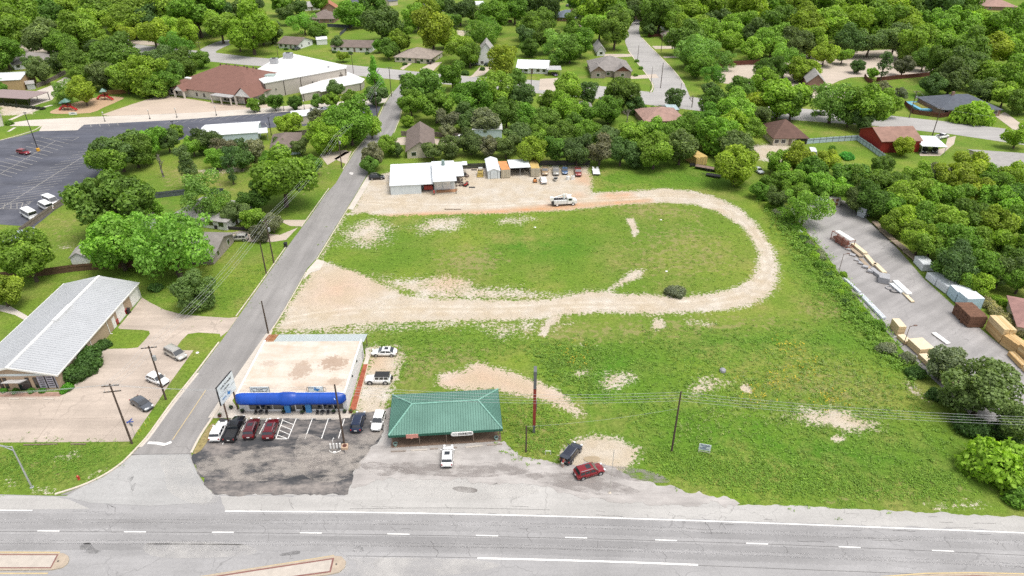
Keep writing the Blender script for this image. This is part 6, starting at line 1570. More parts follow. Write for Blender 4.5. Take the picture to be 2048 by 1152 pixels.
for key, lab, b, t in (('y1', 'thin rusty light mast in the lumber yard', (1677, 546), 508), ('y2', 'thin light mast beside the yellow lumber packs', (1806, 692), 652)):
    utility_pole(key, lab, b, t, 0, lamp=True, r=.06, m=mat('rusty_mast', (.16, .10, .08), .7), name='light_mast')
# small lantern posts along the church walk
for i, (x, y) in enumerate(((210, 243), (300, 238), (354, 235), (433, 231), (520, 224), (568, 221), (609, 219), (684, 212), (724, 210))):
    g = G(x, y); o = thing('lantern_post', 'black lantern post along the church walk', 'lamp post', g, 0, 'lantern posts on the church walk')
    MB().lathe([(.28, 0), (.28, .3), (.1, .5), (.07, 3.0), (.05, 3.1)], 9).build('post', BLACK, o)
    MB().lathe([(.12, 3.1), (.26, 3.3), (.22, 3.65), (.05, 3.75)], 9).build('lantern', mat('frosted_lantern', (.6, .58, .52), .3), o)
def wire(label, a, b, sag, r=.016, group=None):
    pts = [a.lerp(b, t / 14) - Vector((0, 0, sag * 4 * (t / 14) * (1 - t / 14))) for t in range(15)]
    o = MB().tube([p - a for p in pts], r, 5).build('power_line', WIREM, None)
    o.location = a
    return tag(o, label, 'power line', group or label)
def run(k1, k2, label, sag, idx=(0, 1, 2, 3)):
    A, B = POLES[k1][2], POLES[k2][2]
    for i in idx: wire(label, A[i], B[min(i, len(B) - 1)], sag)
run('p2', 'p5', 'power line running from the court pole up along the side street', 1.6)
run('p5', 'p6', 'power line between the driveway pole and the chain-link lawn pole', 1.6)
run('p6', 'p7', 'power line between the chain-link lawn pole and the church exit', 1.6)
run('p7', 'p8', 'power line between the church exit and the junction pole', 1.0)
run('p1', 'p2', 'short power line joining the two court poles', .5)
# highway line
g11, h11, q11 = POLES['p11']; g10, h10, q10 = POLES['p10']
east = [G(2180, 935) + Vector((0, 0, hgt(G(2180, 935), 838) - .5 * i)) for i in range(4)]
for i in range(4): wire('power line sweeping from the field pole over the lumber yard corner', q11[i], east[i], 1.0)
for i in range(4): wire('power line crossing above the green donut roof', q10[i], q11[i], 1.1)
for i in range(3): wire('power line crossing the side street above the shop sign', POLES['p1'][2][i], q10[i], .8)
west = [G(-300, 875) + Vector((0, 0, 9.5 - .6 * i)) for i in range(4)]
for i in range(3): wire('power line leaving the court corner over the metal hall', POLES['p1'][2][i], west[i], 1.0)
wire('thin line from the stub pole to the field pole', POLES['p12'][2][0], q11[3] - Vector((0, 0, 1.5)), .5, .012)
e1 = G(2200, 300) + Vector((0, 0, 9)); run('p19', 'p20', 'power line between the ranch pool and verge poles', .8, (0, 3))
wire('power line above the cross street by the ranch house', POLES['p20'][2][0], e1, 1.2)
# street light, hydrant, signs, small things
g = G(64, 975); h = hgt(g, 893)
o = thing('street_light', 'grey steel street light with long curved arm on the verge', 'street light', g, R(170))
GS = mat('grey_steel', (.45, .46, .46), .4, .08, metal=.4)
MB().lathe([(.28, 0), (.28, .1), (.14, .12), (.13, 3), (.09, h)], 10).build('column', GS, o)
MB().tube([(0, 0, h - .8), (1.2, 0, h - .3), (3.2, 0, h + .1), (4.6, 0, h + .2)], .07, 7).build('arm', GS, o); MB().tube([(0, 0, h - .1), (1.4, 0, h - .1), (3.2, 0, h + .12)], .05, 7).build('brace', GS, o)
MB().bb(4.4, 5.2, -.18, .18, h + .1, h + .28).build('lamp_head', GS, o)
g = G(158, 959); o = thing('fire_hydrant', 'red fire hydrant on the grass verge', 'hydrant', g)
RED = paint('hydrant_red', (.42, .025, .02), .4)
MB().lathe([(.2, 0), (.2, .08), (.13, .1), (.13, .6), (.17, .62), (.14, .78), (.05, .85)], 12).build('body', RED, o); MB().tube([(-.28, 0, .48), (.28, 0, .48)], .08, 8).build('nozzle', RED, o)
g = G(270, 871); h = 3.0; o = thing('stop_sign', 'stop sign seen from behind under blue street name blades', 'sign', g, R(8))
MB().tube([(0, 0, 0), (0, 0, h)], .035, 6).build('post', GS, o)
MB().prism([(.40 * math.cos(R(22.5 + 45 * k)), .40 * math.sin(R(22.5 + 45 * k))) for k in range(8)], -.012, .012).build('sign_plate', mat('bare_aluminium', (.22, .22, .24), .5), o).location = (0, 0, 2.35)
o.children[-1].rotation_euler = (R(90), 0, R(-30))
for az, z in ((0, 2.9), (R(65), 3.12)): MB().box((0, 0, z), (1.1, .03, .22), rz=az).build('street_name_blade', mat('street_sign_blue', (.03, .09, .4), .4), o)
for x, y in ((277, 869), (282, 863), (292, 853), (300, 842)):
    g = G(x, y); o = thing('marker_post', 'thin yellow marker post along the court edge', 'post', g, 0, 'yellow marker posts by the court')
    MB().tube([(0, 0, 0), (0, 0, .95), (0, 0, 1.0)], [.05, .05, .02], 7).build('post', mat('marker_yellow', (.6, .58, .08), .5), o); MB().tube([(0, 0, .7), (0, 0, .85)], .054, 7).build('reflective_band', TRIMW, o)
g = G(1068, 865); h = hgt(g, 738); o = thing('tall_sign', 'tall narrow red sign seen edge-on with grey ends', 'sign', g, R(88))
DG = mat('dark_grey_sign', (.12, .125, .13), .6); RS = mat('weathered_red_sign', (.24, .035, .025), .7, .25)
MB().bb(-.22, .22, -.2, .2, 0, h * .15).build('post', DG, o); MB().bb(-.5, .5, -.24, .24, h * .15, h * .74).build('red_panel', RS, o); MB().bb(-.75, .75, -.24, .24, h * .742, h).build('top_panel', DG, o)
MB().bb(-.3, .5, -.34, -.25, h * .36, h * .5).build('side_box', DG, o)
a, b = G(1396, 905), G(1419, 909); o = thing('notice_board', 'white notice board with blue printed lines on two short legs', 'sign', a, math.atan2(b.y - a.y, b.x - a.x)); w = (b - a).length
h = hgt(a, 886)
CRE = mat('cream_post', (.52, .52, .4), .8)
for x in (.05, w - .05): MB().bb(x - .05, x + .05, -.05, .05, 0, h - .1).build('leg', CRE, o)
MB().bb(-.05, w + .05, -.03, .03, .35, .45).build('rail', CRE, o)
pb = MB().bb(-.02, w + .02, -.09, -.05, .75, h).build('board', mat('notice_white', (.62, .66, .70), .6, .05), o)
INKB = mat('blue_print', (.05, .08, .2), .6)
for z, x0, x1, n in ((.86, .1, .92, 7), (.70, .15, .9, 10), (.50, .3, .66, 5), (.36, .06, .62, 8), (.2, .1, .9, 9)):
    for k in range(n):
        xa = x0 + (x1 - x0) * k / n
        MB().bb(w * xa, w * (xa + (x1 - x0) / n * .72), -.105, -.092, .75 + (h - .75) * z - .06, .75 + (h - .75) * z + .06).build('printed_word', INKB, pb)
for (x, y), lab in (((1096, 909), 'low white staple rail in the grass by the gravel'),):
    o = thing('low_rail', lab, 'rail', G(x, y)); MB().tube([(-.4, 0, 0), (-.4, 0, .75), (.4, 0, .75), (.4, 0, 0)], .05, 6).build('rail', TRIMW, o)
g = G(1219.5, 986); o = thing('marker_mast', 'thin pale mast rising from the gravel beside the red suv', 'pole', g); hh = hgt(g, 900)
MB().tube([(0, 0, 0), (0, 0, hh)], .05, 7).build('mast', mat('pale_mast', (.5, .47, .42), .6), o); MB().lathe([(.25, 0), (.22, .1), (.06, .12)], 9).build('footing', KERB, o)
g = G(1445, 744); o = MB().lathe([(.5, 0), (.62, .25), (.55, .6), (.3, .8), (.05, .85)], 9).build('boulder', mat('grey_boulder', (.28, .28, .30), .9, .4, 3)); o.location = g; tag(o, 'rough grey boulder lying in the weeds', 'boulder')
# wheelie bins
for (x, y), lab, m_ in (((572, 494), 'black wheeled bin at the kerb by the driveway', BLACK), ((257, 627), 'black wheeled bin by the metal hall roller doors', BLACK), ((251, 629), 'red wheeled bin beside the black bin at the hall', paint('bin_red', (.3, .01, .02), .4)), ((234, 649), 'red wheeled bin by the hall side door', paint('bin_red', (.3, .01, .02), .4)), ((1143 * 1.0, 800), '', None)):
    if not lab: continue
    o = thing('wheeled_bin', lab, 'bin', G(x, y)); s_ = 1.0
    MB().add([(-.3, -.32, .1), (.3, -.32, .1), (.3, .32, .1), (-.3, .32, .1), (-.38, -.4, 1.1), (.38, -.4, 1.1), (.38, .4, 1.1), (-.38, .4, 1.1)], [(3, 2, 1, 0), (0, 1, 5, 4), (1, 2, 6, 5), (2, 3, 7, 6), (3, 0, 4, 7), (4, 5, 6, 7)]).build('body', m_, o)
    MB().box((0, 0, 1.15), (.82, .88, .08), rx=R(4)).build('lid', m_, o)
    for sg in (-1, 1): MB().tube([(sg * .3, .36, .12), (sg * .38, .36, .12)], .12, 10).build('wheel', TYRE, o)
# planters, bench and the white ornament in the shop lot
for (x, y), lab in (((690, 896), 'square pale planter box with red flowers at the leaning pole'), ):
    o = thing('planter_box', lab, 'planter', G(x, y), .1); MB().bb(-.5, .5, -.5, .5, 0, .5).build('box', mat('pale_planter', (.5, .36, .25), .8), o); MB().lathe([(.36, .5), (.36, .56), (.1, .58)], 12).build('pot', mat('dark_pot', (.09, .03, .02), .7), o)
o = thing('white_ornament', 'curved white metal ornament with upright letters by the leaning pole', 'ornament', G(671, 899), R(5))
MB().tube([(math.cos(R(200 + 14 * k)) * .95, math.sin(R(200 + 14 * k)) * .75, .08) for k in range(11)], .05, 6).build('base_ring', TRIMW, o)
for k in range(4): MB().bb(-.85 + k * .5, -.6 + k * .5, .1, .25, .1, 1.1).build('upright', TRIMW, o)
MB().bb(-.2, .2, -.95, -.7, .05, .3).build('foot_plate', TRIMW, o); MB().tube([(-.35, .7, 0), (-.45, .75, 1.2), (-.2, .8, 1.7)], .09, 6).build('curved_post', TRIMW, o)
for i, ((x, y), lab) in enumerate((((463, 818), 'dark round pot under the pole sign by the path'), ((440, 834), 'red-brown pot at the kerb corner of the walk'), ((486, 826), 'dark flower pot at the end of the shop front'), ((568, 827), 'blue-black pot before a sky blue pilaster'), ((605, 828), 'black pot before the second sky blue pilaster'), ((690, 826), 'black pot at the far corner of the shop front'), ((702, 826), 'dark red pot at the foot of the red walkway'), ((668, 827), 'small dark pot below the shop front windows'))):
    o = thing('flower_pot', lab, 'pot', G(x, y)); m_ = mat('terracotta_dark', (.15, .05, .035), .8) if 'red' in lab else mat('black_pot', (.03, .03, .035), .6)
    MB().lathe([(.2, 0.06), (.34, .42), (.36, .5), (.28, .5), (.1, .44)], 12).build('pot', m_, o)
    f = MB()
    for k in range(26):
        an, rr, zz = random.uniform(0, 6.28), random.uniform(.02, .36), random.uniform(.5, .8)
        f.box((rr * math.cos(an), rr * math.sin(an), zz), (.16, .1, .02), rz=an, rx=random.uniform(-1, 1))
    f.build('foliage', mat('pot_foliage', (.05, .09, .03), .8, .4), o, kind='stuff')
for x, lab in ((523, 'black bistro table and chairs before the salon windows'), (646, 'black bench frame before the second shop window')):
    o = thing('bistro_set', lab, 'table', G(x, 829), S.rz)
    MB().lathe([(.05, .06), (.05, .7), (.4, .72), (.4, .75), (.05, .76)], 12).build('table_top', BLACK, o)
    for sx in (-.9, .9):
        MB().bb(sx - .22, sx + .22, -.22, .22, .44, .48).build('seat', BLACK, o); MB().bb(sx - .22, sx + .22, .2, .23, .48, .9).build('backrest', BLACK, o)
        for dx in (-.2, .2):
            for dy in (-.2, .2): MB().bb(sx + dx - .02, sx + dx + .02, dy - .02, dy + .02, .06, .44).build('leg', BLACK, o)
# playground
def play(label, px, rz):
    o = thing('play_structure', label, 'playground', G(*px), rz)
    PR = paint('play_red', (.42, .03, .03), .35); PG = paint('play_green', (.07, .17, .13), .5)
    for x in (-1, 1):
        for y in (-1, 1): MB().tube([(x, y, 0), (x, y, 3.6)], .07, 7).build('post', BLACK, o)
    MB().bb(-1.1, 1.1, -1.1, 1.1, 1.4, 1.5).build('platform', PR, o)
    MB().lathe([(1.9, 3.4), (1.85, 3.5), (.1, 4.7)], 4 if 'two' not in label else 8).build('roof', PG, o)
    MB().add([(1.1, -.5, 1.5), (1.1, .5, 1.5), (4.2, .5, .3), (4.2, -.5, .3), (1.1, -.5, 1.9), (4.2, -.5, .7), (1.1, .5, 1.9), (4.2, .5, .7)], [(0, 3, 2, 1), (0, 4, 5, 3), (1, 2, 7, 6)]).build('slide', PR, o)
    MB().tube([(-1.1, .6, 1.7), (-2.2, .3, 1.5), (-3.0, -.6, .8), (-2.6, -1.6, .35)], .45, 9).build('tube_slide', PR, o)
    for y in (-1.1, 1.1): MB().bb(-1.0, 1.0, y - .05, y + .05, 1.6, 2.3).build('panel', PR, o)
    return o
play('red play structure with green roof at the back of the chip bed', (211, 199), R(-20)); o = play('red and green play structure with two small roofs nearest the walk', (137, 220), R(-15))
MB().lathe([(1.4, 2.6), (1.35, 2.7), (.1, 3.6)], 8, (-2.3, 0.4, 0)).build('second_roof', paint('play_green', (.07, .17, .13), .5), o); MB().tube([(-2.3, .4, 0), (-2.3, .4, 2.7)], .08, 7).build('second_post', BLACK, o)
o = thing('playground_sign', 'white playground sign board at the chip bed edge', 'sign', G(147, 231), .05); MB().bb(-1.5, 1.5, -.06, .06, .3, 1.3).build('board', TRIMW, o); MB().bb(-.7, .8, -.08, -.06, .8, 1.05).build('printed_line', INKB, o)
for x in (-1.2, 1.2): MB().bb(x - .06, x + .06, -.03, .03, 0, .3).build('leg', GS, o)
# pool behind the ranch house
o = thing('swimming_pool', 'above-ground blue swimming pool inside the ranch fence', 'pool', G(1845, 215))
MB().bb(-4.5, 4.5, -6, 6, .1, .9).build('deck', mat('pool_liner_blue', (.12, .34, .48), .5), o); MB().bb(-3.0, 3.0, -4.5, 4.2, .9, .94).build('water', paint('stale_pool_water', (.30, .30, .08), .1), o)
# two fallen sign stones on the church lawn
ribbon('path', [(17, 263), (30, 255)], 1.0, .03, WALK, curve=0)
# manhole covers and litter in the field
for i, (x, y) in enumerate(((395, 706), (1322, 440), (1070, 455), (1333, 543))):
    p = G(x, y); o = MB().lathe([(.3, 0.02), (.3, .1), (.05, .12)], 9).build('survey_marker', TRIMW); o.location = p; tag(o, 'tiny white marker lid set in the ground', 'marker', 'small white lids in the turf')
for p0, p1, dz in (((48, 890.5), (115, 889), 0), ((142, 889), (172, 889), 0)):
    a, b = G(*p0), G(*p1); o = MB().tube([(0, 0, .1), tuple((b - a)[:2]) + (.1,)], .12, 7).build('timber_log', WOOD); o.location = a; tag(o, 'long grey timber lying at the court edge' if p0[0] < 100 else 'short grey timber lying at the court edge', 'timber')

# clutter round the workshop
cl = MB(); cr_ = random.Random(4)
for k in range(46):
    p = G(cr_.uniform(912, 936), cr_.uniform(352, 374)); s_ = cr_.uniform(.2, .8)
    cl.box((p.x, p.y, s_ * .4), (s_, s_ * cr_.uniform(.3, 1), s_ * .8), rz=cr_.uniform(0, 3))
o = cl.build('debris', mat('rusty_scrap', (.13, .07, .05), .9, .5, 1.5, c2=(.32, .27, .23)), None, kind='stuff'); tag(o, 'heap of rusty scrap beside the workshop side roof', 'scrap')
for lab, px, rz in (('red and white quad bike beside the scrap heap', (932, 372), 1.2), ('dark quad bike behind the scrap heap', (930, 352), 1.4)):
    o = thing('quad_bike', lab, 'quad bike', G(*px), rz); m_ = RED if 'red' in lab else TRIMB
    MB().bb(-.8, .8, -.3, .3, .45, .8).build('body', m_, o); MB().bb(-.6, .1, -.2, .2, .8, .98).build('seat', TRIMB, o); MB().tube([(.45, -.4, 1.05), (.45, .4, 1.05)], .03, 5).build('handlebar', BLACK, o)
    for x in (-.6, .6):
        for sg in (-1, 1): MB().tube([(x, sg * .3, .3), (x, sg * .55, .3)], .3, 12).build('wheel', TYRE, o)
for lab, px in (('black rubber mat lying on the yard dirt', (944, 375)), ('dark steel grate lying before the back fence', (948, 340))):
    o = MB().bb(-.9, .9, -.4, .4, 0, .1).build('flat_mat', BLACK); o.location = G(*px); tag(o, lab, 'mat')
p = G(740 * 1.0 + 170, 420); o = MB().tube([(-2.2, .1, .15), (-1.8, 0, .12), (2.4, -.1, .12)], .09, 6).build('fallen_branch', WOOD); o.location = G(905, 419); tag(o, 'grey branch lying on the orange track edge', 'branch')
# ================================================================== lumber yard stock
YL = mat('fresh_pine', (.52, .36, .17), .8, .1, .8, stretch=(1, 1, 4)); YLT = mat('pine_top_wrap', (.62, .52, .36), .7, .08); WR = mat('white_wrap', (.62, .65, .67), .5, .06); BLW = mat('blue_printed_wrap', (.42, .55, .62), .5, .15, 1.6); CED = mat('dark_cedar', (.15, .075, .045), .9, .35, 1.5); CMU = mat('grey_block', (.33, .33, .34), .95, .2, 3)
YLS = [YL, mat('honey_pine', (.46, .30, .13), .8, .12, .8, stretch=(1, 1, 4)), mat('pale_new_pine', (.56, .42, .23), .8, .1, .8, stretch=(1, 1, 4))]
def pack(label, p0, p1, dep, h, layers=3, m=YL, top=None, z0=.12, cat='lumber', name='lumber_pack', wpts=None, planks=0):
    a, b = wpts or (G(*p0), G(*p1)); l = (b - a).length
    o = thing(name, label, cat, a, math.atan2(b.y - a.y, b.x - a.x))
    for x in (.12, .5, .88): MB().bb(l * x - .06, l * x + .06, .02, dep - .02, 0, z0).build('bearer', WOOD, o)
    lh = (h - z0) / layers
    pine = m is YL
    if pine and not planks: planks, top = 4, None
    for k in range(layers):
        zz = z0 + lh * k
        if planks:
            for j in range(planks):
                MB().bb(random.uniform(-.15, .05), l + random.uniform(-.05, .15), dep * j / planks + .015, dep * (j + 1) / planks - .015, zz + .015, zz + lh - .02).build('plank', random.choice(YLS) if pine else m, o)
        else: MB().bb(random.uniform(-.04, .04), l + random.uniform(-.04, .04), random.uniform(0, .04), dep + random.uniform(-.04, 0), zz + .015, zz + lh - .03).build('board_layer', m, o)
    if top: MB().bb(.02, l - .02, .02, dep - .02, h - .028, h + .02).build('top_cover', top, o)
    return o
# packs lie with their length along p0-p1 and their depth to the left of that direction (towards the woods)
pack('tall stack of yellow pine packs beside the dark cedar pile', (1997, 687), (1969, 658), -2.3, 3.3, 5, top=YLT)
pack('lower yellow pine stack next to the tallest pine stack', (2028, 710), (1999, 689), -2.3, 2.3, 4, top=YLT)
pack('yellow pine stack at the yard end beyond the lower stack', (2078, 752), (2030, 712), -2.3, 2.8, 4, top=YLT)
pack('single low pine pack lying before the pine stacks', (2040, 738), (2014, 711), -1.2, .95, 2, top=YLT)
pack('single low pine pack at the yard rim beyond the first low pack', (2078, 772), (2043, 741), -1.2, .95, 2, top=YLT)
cq = [G(1934, 656), G(1967, 656)]
pack('big dark cedar plank pile with ragged ends in the yard', None, None, 5.6, 2.7, 7, CED, wpts=cq, planks=6)
pack('loose dark cedar planks lying against the cedar pile', None, None, 5.0, 1.2, 3, CED, wpts=[G(1919, 646), G(1933, 650)], planks=3)
for lab, p0, p1, d_, h_, m_ in (('white wrapped pack printed pale blue next to the cedar pile', (1928, 621), (1910, 606), -3.6, 2.8, BLW), ('white wrapped stack second from the cedar pile', (1908, 605), (1893, 590), -3.4, 2.6, BLW), ('white wrapped stack third from the cedar pile', (1890, 588), (1870, 573), -3.2, 1.9, WR), ('white wrapped stack fourth from the cedar pile', (1868, 572), (1850, 557), -3.0, 1.6, WR), ('white wrapped stack beside the low plank racks', (1843, 543), (1826, 525), -2.6, 1.8, WR)):
    pack(lab, p0, p1, d_, h_, 3, m_, top=WR, cat='wrapped pack', name='wrapped_pack')
TP = mat('tan_planks', (.30, .235, .17), .9, .2, 1); 
for lab, p0, p1 in (('low tan plank rack nearest the grey bag pallet', (1757, 461), (1742, 446)), ('second low tan plank rack from the grey bag pallet', (1778, 482), (1757, 463)), ('third low tan plank rack from the grey bag pallet', (1804, 503), (1780, 484)), ('low tan plank rack next to the white wrapped stack', (1827, 524), (1804, 505))):
    o = pack(lab, p0, p1, -1.5, .62, 1, TP, z0=.4, cat='rack', name='plank_rack', planks=3)
pack('grey-white pallet of bags against the woods', (1713, 432), (1727, 437), 2.8, 2.7, 4, mat('grey_bags', (.43, .46, .50), .7, .15, 2), cat='pallet', name='bag_pallet', planks=3)
bp = pack('white crate stack with brown printed panels at the yard head', (1656, 414), (1678, 413), 2.4, 2.6, 2, mat('printed_carton', (.48, .45, .40), .7, .1), cat='crates', name='crate_stack', planks=1)
lc = (G(1678, 413) - G(1656, 414)).length
for k in range(4): MB().bb(lc * (.15 + .42 * (k % 2)), lc * (.4 + .42 * (k % 2)), -.03, .0, .4 + 1.15 * (k // 2), 1.2 + 1.15 * (k // 2)).build('printed_panel', mat('brown_print', (.25, .12, .05), .7, .4, 3), bp)
pack('pale carton stack on top of the yard head crates', (1658, 409), (1676, 408.5), 2.0, 3.6, 1, mat('pale_carton', (.46, .41, .34), .8), z0=2.65, cat='crates', name='crate_stack')
pack('white wrapped pallets beneath the leaning yard tree', (1632, 413), (1653, 413), 3, 2.0, 2, WR, cat='pallet', name='wrapped_pallet', planks=2)
# rust rack with white pipes
a, b = G(1672, 478), G(1706, 492); a2 = G(1684, 486)
o = thing('pipe_rack', 'rusty frame rack carrying white pipes in the yard', 'rack', G(1683, 488), math.atan2(G(1706, 492).y - G(1672, 470).y, G(1706, 492).x - G(1672, 470).x))
RU = mat('rusty_frame', (.24, .075, .045), .85, .25)
for x in (-3, -1, 1, 3):
    for y in (-1, 1): MB().bb(x - .06, x + .06, y - .06, y + .06, 0, 2.3).build('upright', RU, o)
    for z in (.5, 2.2): MB().bb(x - .05, x + .05, -1, 1, z, z + .1).build('crossbar', RU, o)
for y in (-1, 1):
    for z in (.4, 2.3): MB().bb(-3.1, 3.1, y - .05, y + .05, z, z + .1).build('rail', RU, o)
for k in range(5): MB().tube([(-2.6, -.5 + .3 * k, 2.45), (3.0, -.5 + .3 * k, 2.45)], .14, 8).build('pipe', TRIMW, o)
MB().bb(-2.5, 2, -.8, .6, .6, 1.2).build('scrap_load', mat('rusty_load', (.3, .14, .1), .9, .4, 3), o)
for lab, p0, p1, dp, hh, m_ in (('long cream panel pack next to the rusty pipe rack', (1726, 511), (1701, 491), -1.1, .7, YLT), ('long white panel pack second from the rusty pipe rack', (1744, 533), (1727, 513), -1.0, .6, YLT), ('long white panel pack ending at the grey block pallet', (1764, 549), (1745, 530), -1.0, .6, YLT), ('long white panel pack beyond the grey block pallet', (1812, 593), (1783, 566), -1.2, .8, TRIMW)):
    pack(lab, p0, p1, dp, hh, 2, m_, cat='panel pack', name='panel_pack')
for lab, p0, p1, dp, hh, m_ in (('second cream panel pack alongside the rusty pipe rack', (1718, 516), (1694, 496), -1.0, .5, TP), ('tan plank pack inside the panel row', (1736, 541), (1716, 520), -.9, .5, TP), ('grey sheet pack inside the panel row', (1757, 556), (1738, 542), -1.0, .8, CMU), ('white sheet pack between block pallet and hose', (1800, 588), (1778, 570), -1.0, .5, WR), ('cream beam pack at the end of the panel row', (1822, 606), (1800, 584), -.7, .4, YLT)):
    pack(lab, p0, p1, dp, hh, 2, m_, cat='panel pack', name='panel_pack')
pack('pallet of grey concrete blocks in the middle of the yard', (1756, 566), (1776, 570), 2.6, 1.5, 4, CMU, cat='blocks', name='block_pallet', planks=4)
for k, (x, y) in enumerate(((1714, 521), (1722, 528), (1730, 536), (1740, 545), (1705, 511), (1697, 500))):
    o = thing('paver_pallet', 'small pallet of grey pavers along the panel row', 'pallet', G(x, y), R(-35), 'paver pallets in the yard')
    MB().bb(-.7, .7, -.55, .55, 0, .12).build('pallet_base', WOOD, o); MB().bb(-.62, .62, -.5, .5, .12, .3 + .12 * (k % 4)).build('paver_layer', CMU, o)
for lab, c in (('black hose coil at the end of the panel row', (1790, 583)), ('grey drain pipe coil beside the block pallet', (1781, 577))):
    o = MB().tube([(math.cos(R(18 * k)) * (.9 + .006 * k), math.sin(R(18 * k)) * .8, .12 + .004 * k) for k in range(41)], .07, 6).build('hose_coil', BLACK if 'black' in lab else CMU); o.location = G(*c); tag(o, lab, 'coil')
for lab, p0, p1, n in (('white pipe bundle in the grass beside the yard mast', (1687, 560), (1716, 587), 4), ('long white pipe bundle strapped along the yard edge', (1718, 592), (1764, 640), 6), ('white pipe bundle under the leaning yard tree', (1583, 452), (1603, 470), 5), ('short white pipe bundle at the foot of the leaning tree', (1606, 472), (1616, 482), 3)):
    a, b = G(*p0), G(*p1); l = (b - a).length; o = thing('pipe_bundle', lab, 'pipes', a, math.atan2(b.y - a.y, b.x - a.x))
    for k in range(n): MB().tube([(0, (k % 3) * .34, .2 + .3 * (k // 3)), (l, (k % 3) * .34, .2 + .3 * (k // 3))], .15, 8).build('pipe', mat('pvc_white', (.60, .63, .66), .4, .06), o)
    for t in (.2, .8): MB().bb(l * t - .08, l * t + .08, -.2, .95, .0, .1).build('bearer', BLACK, o)
for lab, p0, p1, dp, hh, ly in (('pale pine pack at the green bush by the yard rim', (1778, 655), (1792, 672), 1.5, 2.2, 3), ('low pale pine pack next to the green bush', (1792, 676), (1808, 690), 1.5, .8, 1), ('pair of pale pine packs with leaf litter on top', (1812, 690), (1836, 712), 3.0, 1.5, 2), ('pale pine pack beyond the leaf-littered pair', (1834, 716), (1852, 733), 1.6, 1.0, 2), ('pale pine packs glimpsed beneath the ragged trees', (1872, 755), (1905, 785), 3.2, 1.2, 2), ('last pale pine packs under the big dark tree', (1908, 792), (1930, 812), 3.2, 1.2, 2)):
    pack(lab, p0, p1, dp, hh, ly, mat('pale_pine', (.56, .42, .24), .8, .1), top=YLT)
o = pack('white beam lying alone on the yard asphalt', (1862, 668), (1892, 690), 1.0, .35, 1, TRIMW, cat='beam', name='loose_beam')

# ================================================================== person loading the black suv
def skin_mesh(name, verts, edges, rad, m, parent=None):
    me = bpy.data.meshes.new(name); me.from_pydata(verts, edges, [])
    ob = bpy.data.objects.new(name, me); col.objects.link(ob)
    ob.modifiers.new('s', 'SKIN'); sv = me.skin_vertices[0].data
    for i, r in enumerate(rad): sv[i].radius = (r, r) if not isinstance(r, tuple) else r
    sv[0].use_root = True
    ob.modifiers.new('u', 'SUBSURF').levels = 1; ob.modifiers['u'].render_levels = 1
    dg = bpy.context.evaluated_depsgraph_get()
    out = bpy.data.meshes.new_from_object(ob.evaluated_get(dg)); bpy.data.objects.remove(ob)
    out.materials.clear(); out.materials.append(m); out.polygons.foreach_set('use_smooth', [True] * len(out.polygons))
    return link(name, out, parent)
ra, fa = G(1129, 929), G(1156, 894); dv = (fa - ra).normalized()
pos = (ra + fa) / 2 - dv * (2.375 + .55)
person = thing('person', 'person in red top leaning into the open boot', 'person', pos, math.atan2(dv.y, dv.x))
SKIN = mat('skin', (.48, .29, .2), .6, .08)
vb = [(0, 0, .92), (.18, 0, 1.12), (.36, 0, 1.30), (.46, 0, 1.38), (.56, 0, 1.46), (.02, .1, .86), (.04, .12, .48), (-.03, .13, .08), (.10, .13, .03), (.02, -.1, .86), (.10, -.13, .48), (-.12, -.13, .10), (.02, -.13, .03), (.36, .19, 1.30), (.50, .25, 1.06), (.72, .20, .98), (.80, .18, .96), (.36, -.19, 1.30), (.52, -.25, 1.06), (.74, -.20, 1.0), (.82, -.18, .98)]
eb = [(0, 1), (1, 2), (2, 3), (3, 4), (0, 5), (5, 6), (6, 7), (7, 8), (0, 9), (9, 10), (10, 11), (11, 12), (2, 13), (13, 14), (14, 15), (15, 16), (2, 17), (17, 18), (18, 19), (19, 20)]
skin_mesh('body', vb, eb, [.13, .12, .13, .055, .10, .09, .06, .04, .035, .09, .06, .04, .035, .06, .042, .032, .03, .06, .042, .032, .03], SKIN, person)
skin_mesh('shirt', [vb[i] for i in (0, 1, 2, 13, 17)] + [(.46, .235, 1.14), (.47, -.235, 1.14)], [(0, 1), (1, 2), (2, 3), (2, 4), (3, 5), (4, 6)], [.145, .14, .15, .078, .078, .06, .06], mat('red_shirt', (.42, .03, .04), .8), person)
skin_mesh('shorts', [vb[0], vb[5], vb[9], (.03, .115, .58), (.07, -.12, .58)], [(0, 1), (0, 2), (1, 3), (2, 4)], [.15, .108, .108, .085, .085], mat('pale_shorts', (.5, .46, .42), .8), person)
hd = MB().lathe([(.02, -.13), (.075, -.09), (.095, 0), (.085, .08), (.03, .125)], 12, (.60, 0, 1.50)); hd.build('head', SKIN, person, smooth=True)
MB().lathe([(.104, -.06), (.11, .03), (.095, .1), (.02, .14)], 12, (.575, 0, 1.51)).build('hair', mat('brown_hair', (.05, .03, .02), .8), person, smooth=True)
for sg in (-1, 1):
    for k in range(4): MB().tube([(.80, sg * .18 + (k - 1.5) * .022, .965), (.86, sg * .18 + (k - 1.5) * .024, .955), (.89, sg * .18 + (k - 1.5) * .024, .93)], [.011, .010, .007], 5).build('finger', SKIN, person)
    MB().tube([(.79, sg * .15, .965), (.83, sg * .125, .955)], [.012, .009], 5).build('thumb', SKIN, person)
